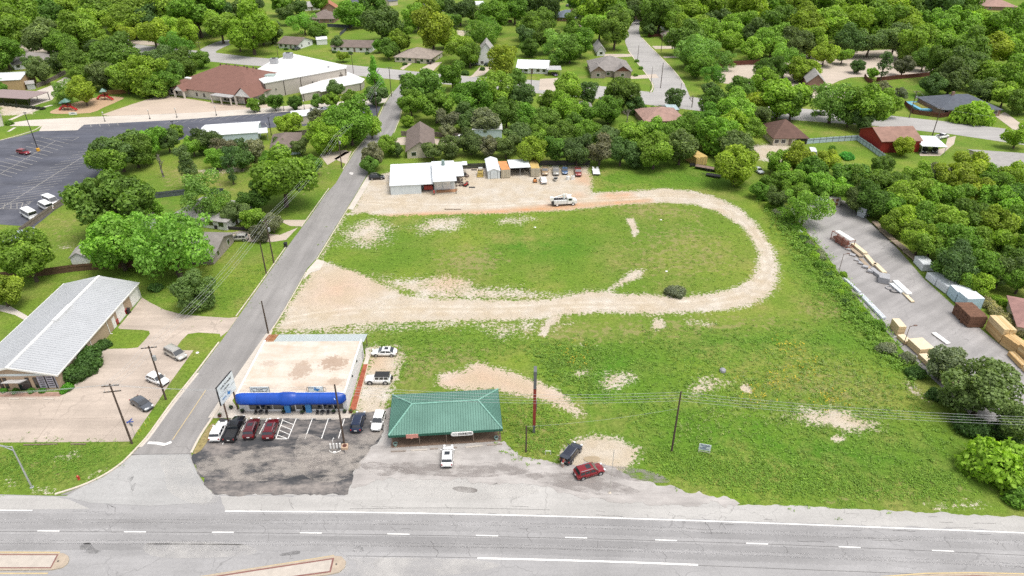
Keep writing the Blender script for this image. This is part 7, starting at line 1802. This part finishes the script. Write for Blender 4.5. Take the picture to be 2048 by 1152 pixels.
# ================================================================== vegetation
def leaf_material(name, rough=.6, trans=.38):
    m, nt, b, out = nodes_of(name)
    oi = N(nt, 'ShaderNodeObjectInfo'); at_ = N(nt, 'ShaderNodeAttribute', attribute_name='tone')
    c = mix(nt, 1.0, oi.outputs['Color'], ramp(nt, at_.outputs['Fac'], [(0.0, 1.35), (.45, 2.3), (.8, 3.1), (1.0, 3.7)]), 'MULTIPLY')
    c = mix(nt, math_(nt, 'MULTIPLY', ramp(nt, at_.outputs['Fac'], [(.6, 0), (1.0, .6)]), .6), c, mix(nt, 1.0, c, (1.5, 1.15, .6), 'MULTIPLY'))
    L(nt, c, b.inputs['Base Color']); b.inputs['Roughness'].default_value = rough; b.inputs['Specular IOR Level'].default_value = .25
    t = N(nt, 'ShaderNodeBsdfTranslucent'); L(nt, mix(nt, 1.0, c, (1.3, 1.4, .6), 'MULTIPLY'), t.inputs['Color'])
    ms = N(nt, 'ShaderNodeMixShader'); ms.inputs[0].default_value = trans
    L(nt, b.outputs[0], ms.inputs[1]); L(nt, t.outputs[0], ms.inputs[2]); L(nt, ms.outputs[0], out.inputs[0])
    return m
LEAF = leaf_material('leaf_foliage')
BARK = mat('tree_bark', (.10, .075, .058), .95, .3, 2.0)
def quads_mesh(name, C, Nn, size, tone, m, aspect=1.5, seed=0):
    """many small leaf faces: centre C, normal Nn, size, tone per leaf"""
    r = np.random.default_rng(seed); n = len(C)
    a = r.normal(size=(n, 3)); t = np.cross(Nn, a); t /= np.linalg.norm(t, axis=1, keepdims=True) + 1e-9
    b = np.cross(Nn, t); b /= np.linalg.norm(b, axis=1, keepdims=True) + 1e-9
    s = size[:, None] / 2
    bend = Nn * s * .35
    V_ = np.stack([C - t * s * aspect + bend * 0, C - b * s + bend, C + t * s * aspect, C + b * s + bend], 1).reshape(-1, 3)
    me = bpy.data.meshes.new(name)
    me.vertices.add(4 * n); me.vertices.foreach_set('co', V_.astype(np.float32).ravel())
    me.loops.add(4 * n); me.loops.foreach_set('vertex_index', np.arange(4 * n, dtype=np.int32))
    me.polygons.add(n); me.polygons.foreach_set('loop_start', np.arange(0, 4 * n, 4, dtype=np.int32))
    me.update(calc_edges=True)
    at_ = me.attributes.new('tone', 'FLOAT', 'POINT'); at_.data.foreach_set('value', np.repeat(tone, 4).astype(np.float32))
    me.materials.append(m)
    return me
def crown_mesh(name, seed, lobes=18, per=760, leaf=.064, flat=.85, kind='round', spread=.7, gap=0.16):
    r = np.random.default_rng(seed)
    cs, rs = [], []
    for i in range(lobes):
        v = r.normal(size=3); v /= np.linalg.norm(v)
        if kind == 'cone':
            h = r.uniform(-1, 1); k = (1 - h) / 2; an = r.uniform(0, 6.28)
            c = np.array([math.cos(an) * k * .72, math.sin(an) * k * .72, h * 1.7]); rad = .16 + .26 * k
        elif kind == 'pine':
            h = r.uniform(-1, 1); an = r.uniform(0, 6.28); k = r.uniform(.15, .75) * (1.05 - .5 * abs(h))
            c = np.array([math.cos(an) * k, math.sin(an) * k, h * 1.5]); rad = r.uniform(.18, .34)
        elif kind == 'bush':
            v[2] = abs(v[2]); c = v * np.array([.72, .72, .5]) * r.uniform(.6, 1); c[2] -= .1; rad = r.uniform(.25, .42)
        else:
            v[2] = v[2] * .9 + .12
            k = r.uniform(.5, 1.0) ** .5 * spread
            c = v * k * np.array([1, 1, flat]) * (1 + .22 * math.sin(2.3 * v[0] * 2 + seed) + .16 * math.sin(5 * v[1] + 2 * seed)); rad = r.uniform(.13, .36)
        cs.append(c); rs.append(rad)
    cs, rs = np.array(cs), np.array(rs)
    CC, NN, TT, SS = [], [], [], []
    for i in range(lobes):
        n = int(per * (rs[i] / .32) ** 2)
        d = r.normal(size=(n, 3)); d[:, 2] = d[:, 2] + .25; d /= np.linalg.norm(d, axis=1, keepdims=True)
        # bumpy lobe: sub-clumps of leaves
        q = 0.5 + .5 * np.sin(d[:, 0] * 7 + i) * np.sin(d[:, 1] * 6.5 + 2 * i + 1.5 * d[:, 2]) * np.sin(d[:, 2] * 7 + 3 * i)
        rad = rs[i] * (.58 + .62 * q + np.abs(r.normal(size=n)) * .10)
        p = cs[i] + d * rad[:, None] * np.array([1, 1, .88])
        keep = np.ones(n, bool)
        for j in range(lobes):
            if j != i: keep &= np.linalg.norm(p - cs[j], axis=1) > rs[j] * .68
        if gap: keep &= r.random(n) > gap * (1.2 - q)
        p, d, q = p[keep], d[keep], q[keep]
        nn = d + r.normal(size=d.shape) * .55; nn /= np.linalg.norm(nn, axis=1, keepdims=True)
        CC.append(p); NN.append(nn); SS.append(leaf * r.uniform(.6, 1.35, len(p)))
        TT.append(np.clip(r.uniform(.22, .66) + .35 * (q - .5) + r.normal(size=len(p)) * .13, 0, 1))
    return quads_mesh(name, np.concatenate(CC), np.concatenate(NN), np.concatenate(SS), np.concatenate(TT), LEAF, seed=seed)
CR = {
    'o': [crown_mesh('crown', 1, 44), crown_mesh('crown', 2, 50, spread=.8), crown_mesh('crown', 3, 38, flat=1.05), crown_mesh('crown', 4, 54, spread=.86, leaf=.058), crown_mesh('crown', 5, 42, flat=.75), crown_mesh('crown', 6, 34, flat=1.15, gap=.3), crown_mesh('crown', 7, 46, spread=.84, gap=.3)],
    'p': [crown_mesh('crown', 11, 46, 520, .056, .9, gap=.42, spread=.92), crown_mesh('crown', 12, 40, 560, .056, 1.0, gap=.36, spread=.9)],
    'c': [crown_mesh('crown', 21, 34, 420, .07, kind='cone')],
    'n': [crown_mesh('crown', 31, 22, 420, .07, kind='pine', gap=.25)],
    's': [crown_mesh('shrub', 41, 14, 520, .085, kind='bush'), crown_mesh('shrub', 42, 18, 480, .08, kind='bush')]}
def trunk_mesh(seed, kind='o'):
    r = random.Random(seed); b = MB()
    lean = (r.uniform(-.08, .08), r.uniform(-.08, .08))
    b.tube([(0, 0, -.02), (lean[0] * .3, lean[1] * .3, .25), (lean[0], lean[1], .6), (lean[0] * 1.3, lean[1] * 1.3, .85)], [.085, .062, .05, .03], 8)
    for k in range(6):
        an = k * 1.05 + r.uniform(-.3, .3); z0 = r.uniform(.32, .6); l = r.uniform(.3, .5)
        s0 = (lean[0] * z0 * 1.4, lean[1] * z0 * 1.4, z0)
        b.tube([s0, (s0[0] + math.cos(an) * l * .6, s0[1] + math.sin(an) * l * .6, z0 + .14), (s0[0] + math.cos(an) * l * 1.3, s0[1] + math.sin(an) * l * 1.3, z0 + .30)], [.034, .024, .009], 6)
    me = b.mesh('trunk'); me.materials.append(BARK); return me
TRK = [trunk_mesh(i) for i in range(4)]
def bare_mesh(seed):
    r = random.Random(seed); b = MB()
    def grow(p, d, l, rad, lev):
        q = p + d * l
        b.tube([p, p.lerp(q, .5) + Vector((r.uniform(-.05, .05) * l, r.uniform(-.05, .05) * l, 0)), q], [rad, rad * .8, rad * .55], 5)
        if lev < 4:
            for k in range(3 if lev < 3 else 2):
                nd = (d + Vector((r.uniform(-.9, .9), r.uniform(-.9, .9), r.uniform(-.2, .6)))).normalized()
                grow(q, nd, l * r.uniform(.55, .8), rad * .55, lev + 1)
    grow(Vector((0, 0, 0)), Vector((.05, 0, 1)), .42, .062, 0)
    me = b.mesh('bare_branches'); me.materials.append(mat('grey_bark', (.22, .19, .165), .95, .2, 2)); return me
BARE = [bare_mesh(3), bare_mesh(8)]
TINT = {'o': ((.078, .150, .020), (.064, .128, .018), (.096, .172, .024), (.056, .108, .019)), 'y': ((.100, .168, .018), (.112, .172, .020), (.092, .165, .020)), 'd': ((.050, .092, .026), (.058, .098, .032), (.050, .086, .026)), 'p': ((.080, .140, .030), (.070, .150, .024)), 'g': ((.085, .105, .058), (.070, .085, .050)), 'c': ((.062, .165, .020),), 'n': ((.048, .088, .030),)}
LAB = {'o': 'mid-green leafy tree', 'y': 'yellow-green bright tree', 'd': 'dark evergreen tree', 'p': 'pale airy tree', 'c': 'tall conical cypress', 'n': 'tall thin pine', 'b': 'leafless grey tree', 'g': 'grey-green tree'}
NM = {'o': 'broadleaf_tree', 'y': 'broadleaf_tree', 'd': 'evergreen_tree', 'p': 'airy_tree', 'c': 'cypress_tree', 'n': 'pine_tree', 'b': 'bare_tree', 'g': 'broadleaf_tree'}
tr = random.Random(5)
def locate(cx, cy, rpx, zk):
    """ground point of a plant whose crown centre is seen at (cx, cy) with a radius of rpx pixels"""
    p = G(cx, cy); rm = rpx / along(p)
    for _ in range(6):
        p = G(cx, cy, zk * rm); rm = rpx / along(p)
    return p, rm
NT = [0]
def tree(cx, cy, rpx, t, where, label=None, vs=None):
    vs = vs or {'c': 1.0, 'n': 1.0}.get(t, tr.uniform(.85, 1.05))
    rpx *= 1.0 if t in 'cnb' or rpx > 48 else 1.1
    if 'wood east of the lumber' in where:                 # crowns stop at the yard's edge
        cx = max(cx, 1700 + (cy - 400) * 1.36 + rpx * .88)
    zk = {'c': 1.75, 'n': 2.1, 'b': .9}.get(t, .22 + .80 * vs)
    p, rm = locate(cx, cy, rpx, zk)
    lab = label or f'{LAB[t]} {where}'
    NT[0] += 1
    o = thing(NM[t], lab, 'tree', (p.x, p.y, 0), 0, lab if not label else None)
    if t == 'b':
        k = link('branches', BARE[NT[0] % 2], o, None, tr.uniform(0, 6.28)); k.scale = (rm * 1.9,) * 3
        return o
    key = t if t in ('p', 'c', 'n') else 'o'
    c = link('crown', CR[key][tr.randrange(len(CR[key]))], o, (0, 0, zk * rm), tr.uniform(0, 6.28))
    c.scale = (rm * tr.uniform(.94, 1.08), rm * tr.uniform(.94, 1.08), rm * vs)
    k = tr.uniform(.82, 1.2); tc_ = tr.choice(TINT[t]); c.color = (tc_[0] * k * tr.uniform(.98, 1.25), tc_[1] * k, tc_[2] * k, 1)
    q = link('trunk', TRK[tr.randrange(4)], o, None, tr.uniform(0, 6.28)); q.scale = (rm * .9, rm * .9, (zk * rm) * (1.25 if t not in 'cn' else 1.6))
    return o
def trees(where, s, single=()):
    for w in s.split(';'):
        w = w.split()
        if len(w) == 4: tree(float(w[0]), float(w[1]), float(w[2]), w[3], where)
def shrub(cx, cy, rpx, tint, label, group=None, vs=.8, name='shrub', cat='shrub'):
    p, rm = locate(cx, cy, rpx, .35)
    o = thing(name, label, cat, (p.x, p.y, 0), 0, group)
    c = link('foliage', CR['s'][tr.randrange(2)], o, (0, 0, .25 * rm), tr.uniform(0, 6.28)); c.scale = (rm, rm, rm * vs * 1.15)
    k = tr.uniform(.85, 1.15); c.color = (tint[0] * k, tint[1] * k, tint[2] * k, 1)
    s_ = MB()
    for i in range(4): s_.tube([(0, 0, -.05), (math.cos(i * 1.57) * rm * .3, math.sin(i * 1.57) * rm * .3, rm * .5)], [.05, .02], 5)
    s_.build('stem', BARK, o)
    return o
trees('north of the playground gardens', '25 35 46 o;70 18 34 o;105 32 30 o;150 20 34 y;192 25 36 o;238 15 36 o;262 38 36 o;300 42 30 d;342 20 42 o;392 22 44 o;425 30 32 d;18 62 40 o;8 105 34 o;88 72 36 d;118 88 26 o;152 62 38 o;182 46 28 o;205 84 20 o;190 98 18 d;345 55 28 o;440 50 32 o;470 22 30 d;500 12 26 d')
trees('lining the road above the church', '235 56 26 y;252 70 18 y;306 64 30 y;330 75 18 y;372 66 24 y;266 66 12 b;352 96 26 p;500 58 44 y;476 78 22 y')
trees('between the church wing and the road', '320 120 28 d;360 132 30 o;290 150 36 y;250 155 30 o;232 112 38 o;205 150 30 d;172 152 26 o;150 122 28 o;115 126 18 d;80 142 24 d;62 128 14 d;345 150 26 o;400 118 18 o;330 165 26 o;310 172 22 o')
tree(165, 182, 28, 'y', '', 'rounded bright tree growing from the playground chip bed')
tree(128, 186, 20, 'p', '', 'pale tree beside the playground chip bed')
trees('beside the tan-walled metal building', '10 165 14 o;4 178 12 o')
trees('in a clipped row before the church', '506 210 13 o;549 205 17 o;526 199 8 d;590 205 14 o;633 203 14 o;662 200 15 o;703 196 16 o')
tree(670, 178, 18, 'd', '', 'dark rounded tree against the low church annex')
tree(750, 190, 22, 'd', '', 'dark tree under the wires at the church exit')
tree(748, 150, 22, 'c', '', 'tall conical bright green cypress on the church corner')
trees('behind the white cottages', '522 58 28 y;542 62 22 d;575 30 20 d;597 14 14 d;607 46 22 p;636 62 20 o;697 28 28 o;676 86 14 d;685 112 12 y;745 10 24 o;770 45 36 d;812 62 14 o;835 35 26 o;852 24 26 y;865 62 40 y;888 72 24 y;797 82 24 y;757 92 14 o;776 98 20 o;725 40 14 d')
trees('in the lawns beyond the cross street', '920 20 28 d;946 26 16 d;985 32 32 o;1012 8 24 o;962 66 28 p;925 94 32 o;940 110 22 o;1005 120 27 y;895 145 14 d;975 60 22 o;1030 22 26 o;1062 12 24 d;1100 10 28 d;1085 42 28 o;1060 56 25 o;1095 76 28 o;1050 72 20 d;1162 86 28 o;1115 96 28 p;1140 100 26 o;1200 50 34 o;1230 62 32 o;1185 14 38 y;1220 20 32 o;1240 36 26 o;1150 40 18 o')
trees('along the residential street', '1320 26 36 o;1348 44 26 o;1270 16 22 d;1288 32 14 d;1258 30 18 d;1300 60 12 d;1380 22 36 y;1370 76 34 o;1400 102 36 p;1395 132 24 o;1430 150 20 p;1385 50 28 o;1420 178 16 d;1378 115 18 o')
trees('in the grove between the side street and the cross street', '850 176 40 o;905 152 26 o;872 212 34 o;822 208 25 o;815 242 12 y;945 200 35 o;992 182 34 o;930 236 28 d;970 242 28 g;1012 226 30 o;900 238 24 g;1030 160 22 o;1045 192 25 d;1056 236 28 o;1090 238 28 o;1135 176 30 o;1130 218 26 y;1176 184 20 d;1240 186 34 o;1218 218 28 o;1255 232 13 b;1180 225 24 o;1270 210 18 d;1100 205 22 o')
tree(1350, 196, 18, 'd', '', 'dark pyramidal evergreen at the street junction')
trees('beside the chapel drive', '1385 204 12 b;1430 202 30 o;1480 182 26 o;1470 222 34 o;1505 205 30 y;1412 236 28 o;1505 100 24 o;1570 126 30 p;1605 140 24 y;1540 140 22 o;1530 165 28 y;1560 196 44 y;1585 212 30 o;1448 120 20 p')
trees('on the hill above the pale car park', '1430 18 36 o;1490 26 40 y;1530 14 36 o;1440 44 30 d;1480 56 30 o;1515 72 32 d;1460 82 24 y;1415 68 28 o;1580 12 38 y;1630 14 38 o;1680 12 38 y;1730 14 38 o;1780 12 36 y;1830 16 36 o;1880 14 36 d;1930 14 34 o;1560 48 36 o;1610 52 38 y;1660 50 38 o;1710 50 38 y;1760 50 38 o;1810 52 38 y;1860 52 36 o;1910 50 38 o;1960 52 36 y;2010 56 36 o;2046 40 30 o;1545 84 30 o;1590 88 28 d;1625 86 26 o;1700 82 28 d;1740 84 30 d;1790 80 32 d;1840 88 34 o;1890 92 36 o;1940 96 36 o;1990 98 36 y;2040 100 34 o;1880 128 32 o;1930 138 34 d;1985 146 34 o;2035 150 34 o;1850 118 22 o;2010 190 26 o;2045 205 24 o;1975 180 26 d;1905 155 34 d;1868 170 24 d')
tree(1650, 107, 23, 'y', '', 'bright rounded tree standing in the pale car park'); tree(1686, 110, 18, 'o', '', 'mid-green tree beside the bright one in the pale car park')
tree(1813, 98, 22, 'o', '', 'rounded tree at the back rim of the pale car park'); tree(1716, 132, 14, 'd', '', 'small dark tree at the car park fence corner')
tree(1770, 126, 18, 'n', '', 'narrow conifer behind the red-brown board fence', vs=.8); tree(1808, 132, 20, 'g', '', 'grey-green tree behind the red-brown board fence'); tree(1745, 146, 11, 'o', '', 'small green tree at the end of the board fence')
trees('around the ranch lawn', '1668 204 40 p;1740 214 44 o;1775 208 26 o;1725 240 22 d;1700 228 26 o;1765 180 18 g;2036 272 24 y;1800 190 14 g')
tree(1808, 292, 20, 'y', '', 'slim yellow-green tree before the red barn')
trees('in the hedge row behind the workshop yard', '745 312 24 g;776 290 20 o;795 300 14 d;866 300 20 d;905 292 22 d;942 286 24 d;976 292 22 g;1012 294 24 d;1066 302 30 y;1112 300 28 o;1155 302 28 d;1200 300 30 g;1242 302 28 d;1310 300 36 o;1362 292 34 d;1428 282 24 o;1040 272 28 d;1082 276 24 o;1126 270 28 o;1175 266 28 o;1216 276 28 d;1260 270 28 o;1300 260 30 o;1345 272 28 o;1390 262 30 o;1432 270 34 o;1470 290 30 d;1462 252 32 y;1150 248 22 o;1500 262 26 o;1512 235 26 d;895 262 14 g;1275 312 22 d')
tree(1475, 330, 38, 'y', '', 'big rounded bright tree at the field corner'); tree(1508, 318, 16, 'b', '', 'leafless grey tree beside the big rounded one')
trees('on the rough bank by the lumber yard', '1560 325 26 o;1596 318 30 y;1625 340 30 o;1578 355 30 o;1545 365 22 o;1640 370 28 o;1555 395 22 d;1520 380 18 o;1660 325 24 y;1590 380 24 o;1680 380 26 o')
tree(1612, 412, 36, 'p', '', 'leaning pale tree overhanging the lumber yard head')
trees('in the wood east of the lumber yard', '1700 352 30 o;1740 362 32 o;1765 330 22 o;1700 395 28 d;1742 402 30 o;1790 372 30 o;1835 352 28 o;1868 350 26 g;1780 412 30 o;1820 395 32 o;1860 390 32 y;1905 352 34 y;1945 342 34 y;1985 362 34 o;2025 352 34 y;1902 398 34 o;1948 388 34 y;1995 402 36 o;2040 396 34 o;1770 448 26 o;1810 440 32 y;1852 436 34 o;1896 444 34 o;1940 436 36 o;1988 446 36 y;2034 444 36 o;1822 480 32 y;1865 486 36 o;1912 488 38 o;1960 490 38 o;2008 496 38 y;2044 510 36 o;1868 526 36 o;1915 530 36 d;1958 536 38 o;2004 544 36 d;2044 556 34 o;1912 560 26 o;1955 568 28 y')
trees('at the ragged corner by the highway', '1890 726 36 g')
tree(1968, 782, 74, 'd', '', 'big dark ragged tree leaning over the pine packs', vs=.8)
tree(2040, 850, 40, 'd', '', 'dark tree at the far rim of the lumber yard corner')
trees('around the deep back gardens', '235 300 40 d;215 318 36 o;268 300 34 o;300 285 30 o;335 282 24 d;310 268 12 o;384 292 22 o;412 284 22 d;350 262 14 o;505 300 22 g;480 318 24 d;450 300 22 g;560 285 14 d;430 318 20 o')
tree(222, 408, 74, 'o', '', 'huge dense shade tree before the church vans'); tree(232, 482, 64, 'o', '', 'spreading shade tree over the board fence'); tree(342, 486, 74, 'p', '', 'wide bright tree over the low brown-shingled house')
tree(55, 515, 54, 'o', '', 'spreading tree beside the tin shelter'); tree(2, 580, 36, 'y', '', 'bright yellow-green tree beside the metal hall lawn'); tree(384, 582, 37, 'd', '', 'dark bushy tree on the lawn by the side street')
tree(372, 330, 26, 'n', '', 'tall pine behind the cream house'); tree(322, 335, 22, 'b', '', 'leafless leaning tree in the back gardens'); tree(458, 325, 22, 'n', '', 'slim tall pine between lawns'); tree(485, 300, 16, 'n', '', 'thin pine beside the slim tall one')
tree(408, 398, 40, 'p', '', 'pale airy tree over the cream house roof'); tree(562, 352, 66, 'o', '', 'massive dense oak beside the side street'); tree(510, 395, 30, 'o', '', 'leafy tree at the foot of the massive oak')
trees('crowding the shaded driveway', '470 425 26 d;505 440 24 o;545 446 20 g;520 465 18 g;440 420 22 o;300 420 22 o;345 515 34 o;290 500 36 o')
trees('between the church lot and the side street', '577 248 25 y;640 242 22 g;700 246 42 o;655 250 26 o;742 252 22 o;650 278 28 y;690 280 16 y;620 330 22 o;545 330 26 o;600 295 18 d;740 330 18 o')
for x, y, r_ in ((500, 38, 20), (430, 8, 24), (560, 8, 22), (640, 4, 18), (880, 12, 20), (1160, 4, 24), (1060, 95, 18), (905, 40, 18), (1145, 62, 18), (1350, 14, 30), (1300, 12, 24)): tree(x, y, r_, 'o', 'at the far edge of town')
# shrubs
GRN, DGN, YGN, GGN = (.068, .13, .018), (.038, .075, .018), (.105, .17, .018), (.10, .115, .07)
for i, (x, y, r_, c_) in enumerate(((1604, 452, 16, GRN), (1618, 470, 15, YGN), (1632, 492, 15, GRN), (1640, 510, 18, YGN), (1655, 528, 17, GRN), (1668, 545, 15, DGN), (1680, 566, 15, GRN), (1692, 584, 14, YGN), (1704, 602, 14, DGN), (1718, 618, 13, GRN), (1730, 632, 12, GRN), (1590, 436, 15, GRN), (1575, 420, 18, GRN), (1558, 410, 18, YGN), (1540, 392, 18, GRN), (1530, 372, 16, GRN))):
    shrub(x - 12, y + 2, r_ * .85, c_, 'green bush in the ragged hedge along the yard edge', 'hedge bushes along the yard')
hr = random.Random(21)
for i in range(34):
    t = hr.random(); x = 1548 + 190 * t + hr.gauss(0, 5); y = 402 + 240 * t + hr.gauss(0, 6) - 6
    shrub(x, y, hr.uniform(6, 14), hr.choice((GRN, YGN, DGN, GGN)), 'small rough bush filling the hedge along the yard edge', 'small bushes along the yard', vs=hr.uniform(.6, 1.1))
shrub(1758, 650, 17, GRN, 'rounded green bush at the end of the white pipes'); shrub(1776, 698, 22, GGN, 'grey-green wispy bush beside the pale pine packs'); shrub(1815, 716, 19, GGN, 'smaller grey-green bush under the leaf-littered packs')
shrub(1352, 584, 23, GGN, 'pale mounded bush at the inner edge of the track'); shrub(1832, 745, 22, DGN, 'dark bush before the leaning tree trunk'); shrub(1880, 790, 26, DGN, 'dark scrub around the leaning tree foot')
shrub(2002, 932, 78, YGN, 'huge bright yellow-green bush by the highway', vs=.95); shrub(2060, 985, 50, GRN, 'dark green bush beneath the huge bright one'); shrub(1945, 850, 40, DGN, 'dark scrub beneath the big ragged tree'); shrub(2010, 868, 34, DGN, 'dark scrub at the yard corner')
shrub(175, 712, 38, DGN, 'dark clipped shrubs along the metal hall wall', vs=1.0); shrub(150, 742, 36, DGN, 'dark shrub at the front corner of the metal hall', vs=1.0); shrub(200, 690, 20, DGN, 'dark shrub at the lawn end of the hall wall')
for x in (7, 32, 63, 84, -15): shrub(x, 781, 9, (.045, .12, .014), 'clipped round bush before the metal hall front', 'round bushes at the hall front')
shrub(135, 776, 15, (.05, .14, .014), 'clipped hedge block at the hall corner'); shrub(1945, 230, 42, YGN, 'broad bright bush in front of the ranch house', vs=.9); shrub(18, 246, 9, GRN, 'clipped bush at the cream building corner')
shrub(310, 575, 16, DGN, 'small dark bush below the board fence'); shrub(1665, 296, 9, GRN, 'lone shrub in the barn garden'); shrub(1693, 312, 16, (.05, .17, .03), 'low leafy patch in the barn garden')
for i, (x, y) in enumerate(((1940, 575), (1958, 592), (1975, 608), (1990, 622), (2006, 636), (2022, 650), (2040, 664))): shrub(x, y, 17, (.16, .15, .08), 'tall dry reed-like bush behind the wrapped packs', 'dry bushes behind the stacks', vs=1.1)
for i, (x, y) in enumerate(((1960, 640), (2010, 606), (1990, 596))): shrub(x, y, 13, YGN, 'bright low bush beyond the wrapped packs', 'bright bushes beyond the stacks')
for i in range(11): shrub(4 + 8 * i, 208 + i * .9, 6, (.03, .035, .025), 'low dark shrub-shaped row under the long carport', 'dark row by the carport')  # unidentified dark row, given the shape of low shrubs
for x, y in ((1274, 122), (1282, 136), (1272, 150), (1305, 214), (1290, 213), (1320, 214)): shrub(x, y, 6, GRN, 'small clipped bush near the street junction', 'small bushes at the junction')
for x, y, r_ in ((590, 98, 6), (572, 98, 5), (668, 104, 6), (700, 106, 6), (735, 106, 6), (810, 128, 6), (838, 122, 9), (930, 146, 10), (965, 138, 7)): shrub(x, y, r_, DGN, 'dark foundation bush before a white or tan house', 'foundation bushes of the far houses')

# weeds, grass and flowers: far too many to count
def scatter(poly, n, keep=None):
    w = np.array(W(poly)); lo, hi = w.min(0), w.max(0); out = np.zeros((0, 2))
    while len(out) < n:
        q = rng.uniform(lo, hi, (n * 2, 2)); q = q[seg_dist(q, w) < 0]; out = np.concatenate([out, q])
    return out[:n] + rng.normal(size=(n, 2)) * 1.6
bare_grid = bare.reshape(gny, gnx)
def bare_at(q):
    ix = np.clip(np.searchsorted(gx, q[:, 0]), 0, gnx - 1); iy = np.clip(np.searchsorted(gy, q[:, 1]), 0, gny - 1)
    return bare_grid[iy, ix]
def tufts(name, label, polys, size, tint, cat, h=.18, up=.9):
    C_, N_, S_, T_ = [], [], [], []
    for poly, n, clump in polys:
        c = scatter(poly, max(1, n // clump)); q = np.repeat(c, clump, 0) + rng.normal(size=(len(c) * clump, 2)) * size * 1.3
        tone = np.repeat(rng.uniform(.25, .75, len(c)), clump)
        k = bare_at(q) < rng.uniform(.35, .75, len(q)); q, tone = q[k], tone[k]
        z = rng.uniform(.02, h, len(q)) + .1
        nn = rng.normal(size=(len(q), 3)) * .7; nn[:, 2] = np.abs(nn[:, 2]) + up; nn /= np.linalg.norm(nn, axis=1, keepdims=True)
        C_.append(np.column_stack([q, z])); N_.append(nn); S_.append(size * rng.uniform(.5, 1.4, len(q))); T_.append(np.clip(tone + rng.normal(size=len(q)) * .1, 0, 1))
    o = link(name, quads_mesh(name, np.concatenate(C_), np.concatenate(N_), np.concatenate(S_), np.concatenate(T_), LEAF, 1.3, 9), kind='stuff', label=label, category=cat)
    o.color = (*tint, 1)
    return o
WEEDY = [(1180, 690), (1330, 660), (1640, 650), (1740, 680), (1840, 780), (1890, 860), (1920, 930), (1750, 960), (1500, 930), (1330, 900), (1250, 850), (1190, 790)]
tufts('weeds', 'knee-high green weeds covering the vacant field', [(WEEDY, 24000, 8), ([(1060, 690), (1190, 685), (1200, 780), (1150, 800), (1080, 740)], 7000, 14)], .19, (.078, .130, .022), 'weeds', .25)
tufts('weeds', 'tall rough weeds along the lumber yard edge', [([(1535, 395), (1576, 425), (1624, 490), (1684, 580), (1762, 670), (1840, 765), (1815, 760), (1725, 660), (1634, 540), (1555, 450)], 11000, 12)], .3, (.075, .13, .02), 'weeds', .9)
tufts('weeds', 'pale-tipped weeds in the middle of the vacant field', [([(1480, 740), (1660, 700), (1800, 790), (1760, 870), (1560, 860), (1440, 850), (1390, 890), (1350, 870)], 4500, 9)], .17, (.115, .140, .050), 'weeds', .5)
tufts('flowers', 'patches of small yellow flowers among the weeds', [(p_, 170, 4) for p_ in ([(1115, 705), (1145, 690), (1185, 705), (1170, 730), (1130, 730)], [(1560, 690), (1590, 690), (1580, 705)], [(1580, 735), (1610, 720), (1640, 725), (1610, 755), (1585, 750)], [(1540, 760), (1570, 760), (1560, 775)], [(1490, 780), (1530, 785), (1510, 800)], [(1640, 800), (1680, 798), (1660, 806)])], .15, (.26, .19, .02), 'flowers', .5)
tufts('grass', 'rough grass tufts inside the dirt track loop', [(TRACK_IN, 16000, 8)], .17, (.085, .135, .020), 'grass', .10)
tufts('grass', 'rough verge grass along the highway and yard', [([(1290, 900), (1480, 925), (1750, 960), (1900, 945), (1930, 985), (1600, 985), (1440, 968), (1320, 935)], 16000, 8), ([(1560, 450), (1600, 470), (1700, 620), (1800, 760), (1760, 700), (1620, 620), (1590, 540)], 9000, 8), ([(1010, 800), (1100, 820), (1140, 870), (1090, 910), (1040, 905)], 5000, 8), ([(740, 650), (1050, 665), (1060, 700), (900, 730), (800, 760), (745, 690)], 7000, 8), ([(1190, 340), (1450, 335), (1480, 380), (1190, 383)], 4000, 8)], .16, (.08, .135, .020), 'grass', .12)
tufts('grass', 'mown lawn blades on the street verges', [([(0, 900), (225, 900), (205, 922), (130, 950), (0, 962)], 7000, 6), ([(310, 560), (460, 548), (560, 505), (515, 570), (480, 615), (410, 625), (364, 620), (310, 590)], 5000, 6)], .12, (.07, .125, .018), 'grass', .07)
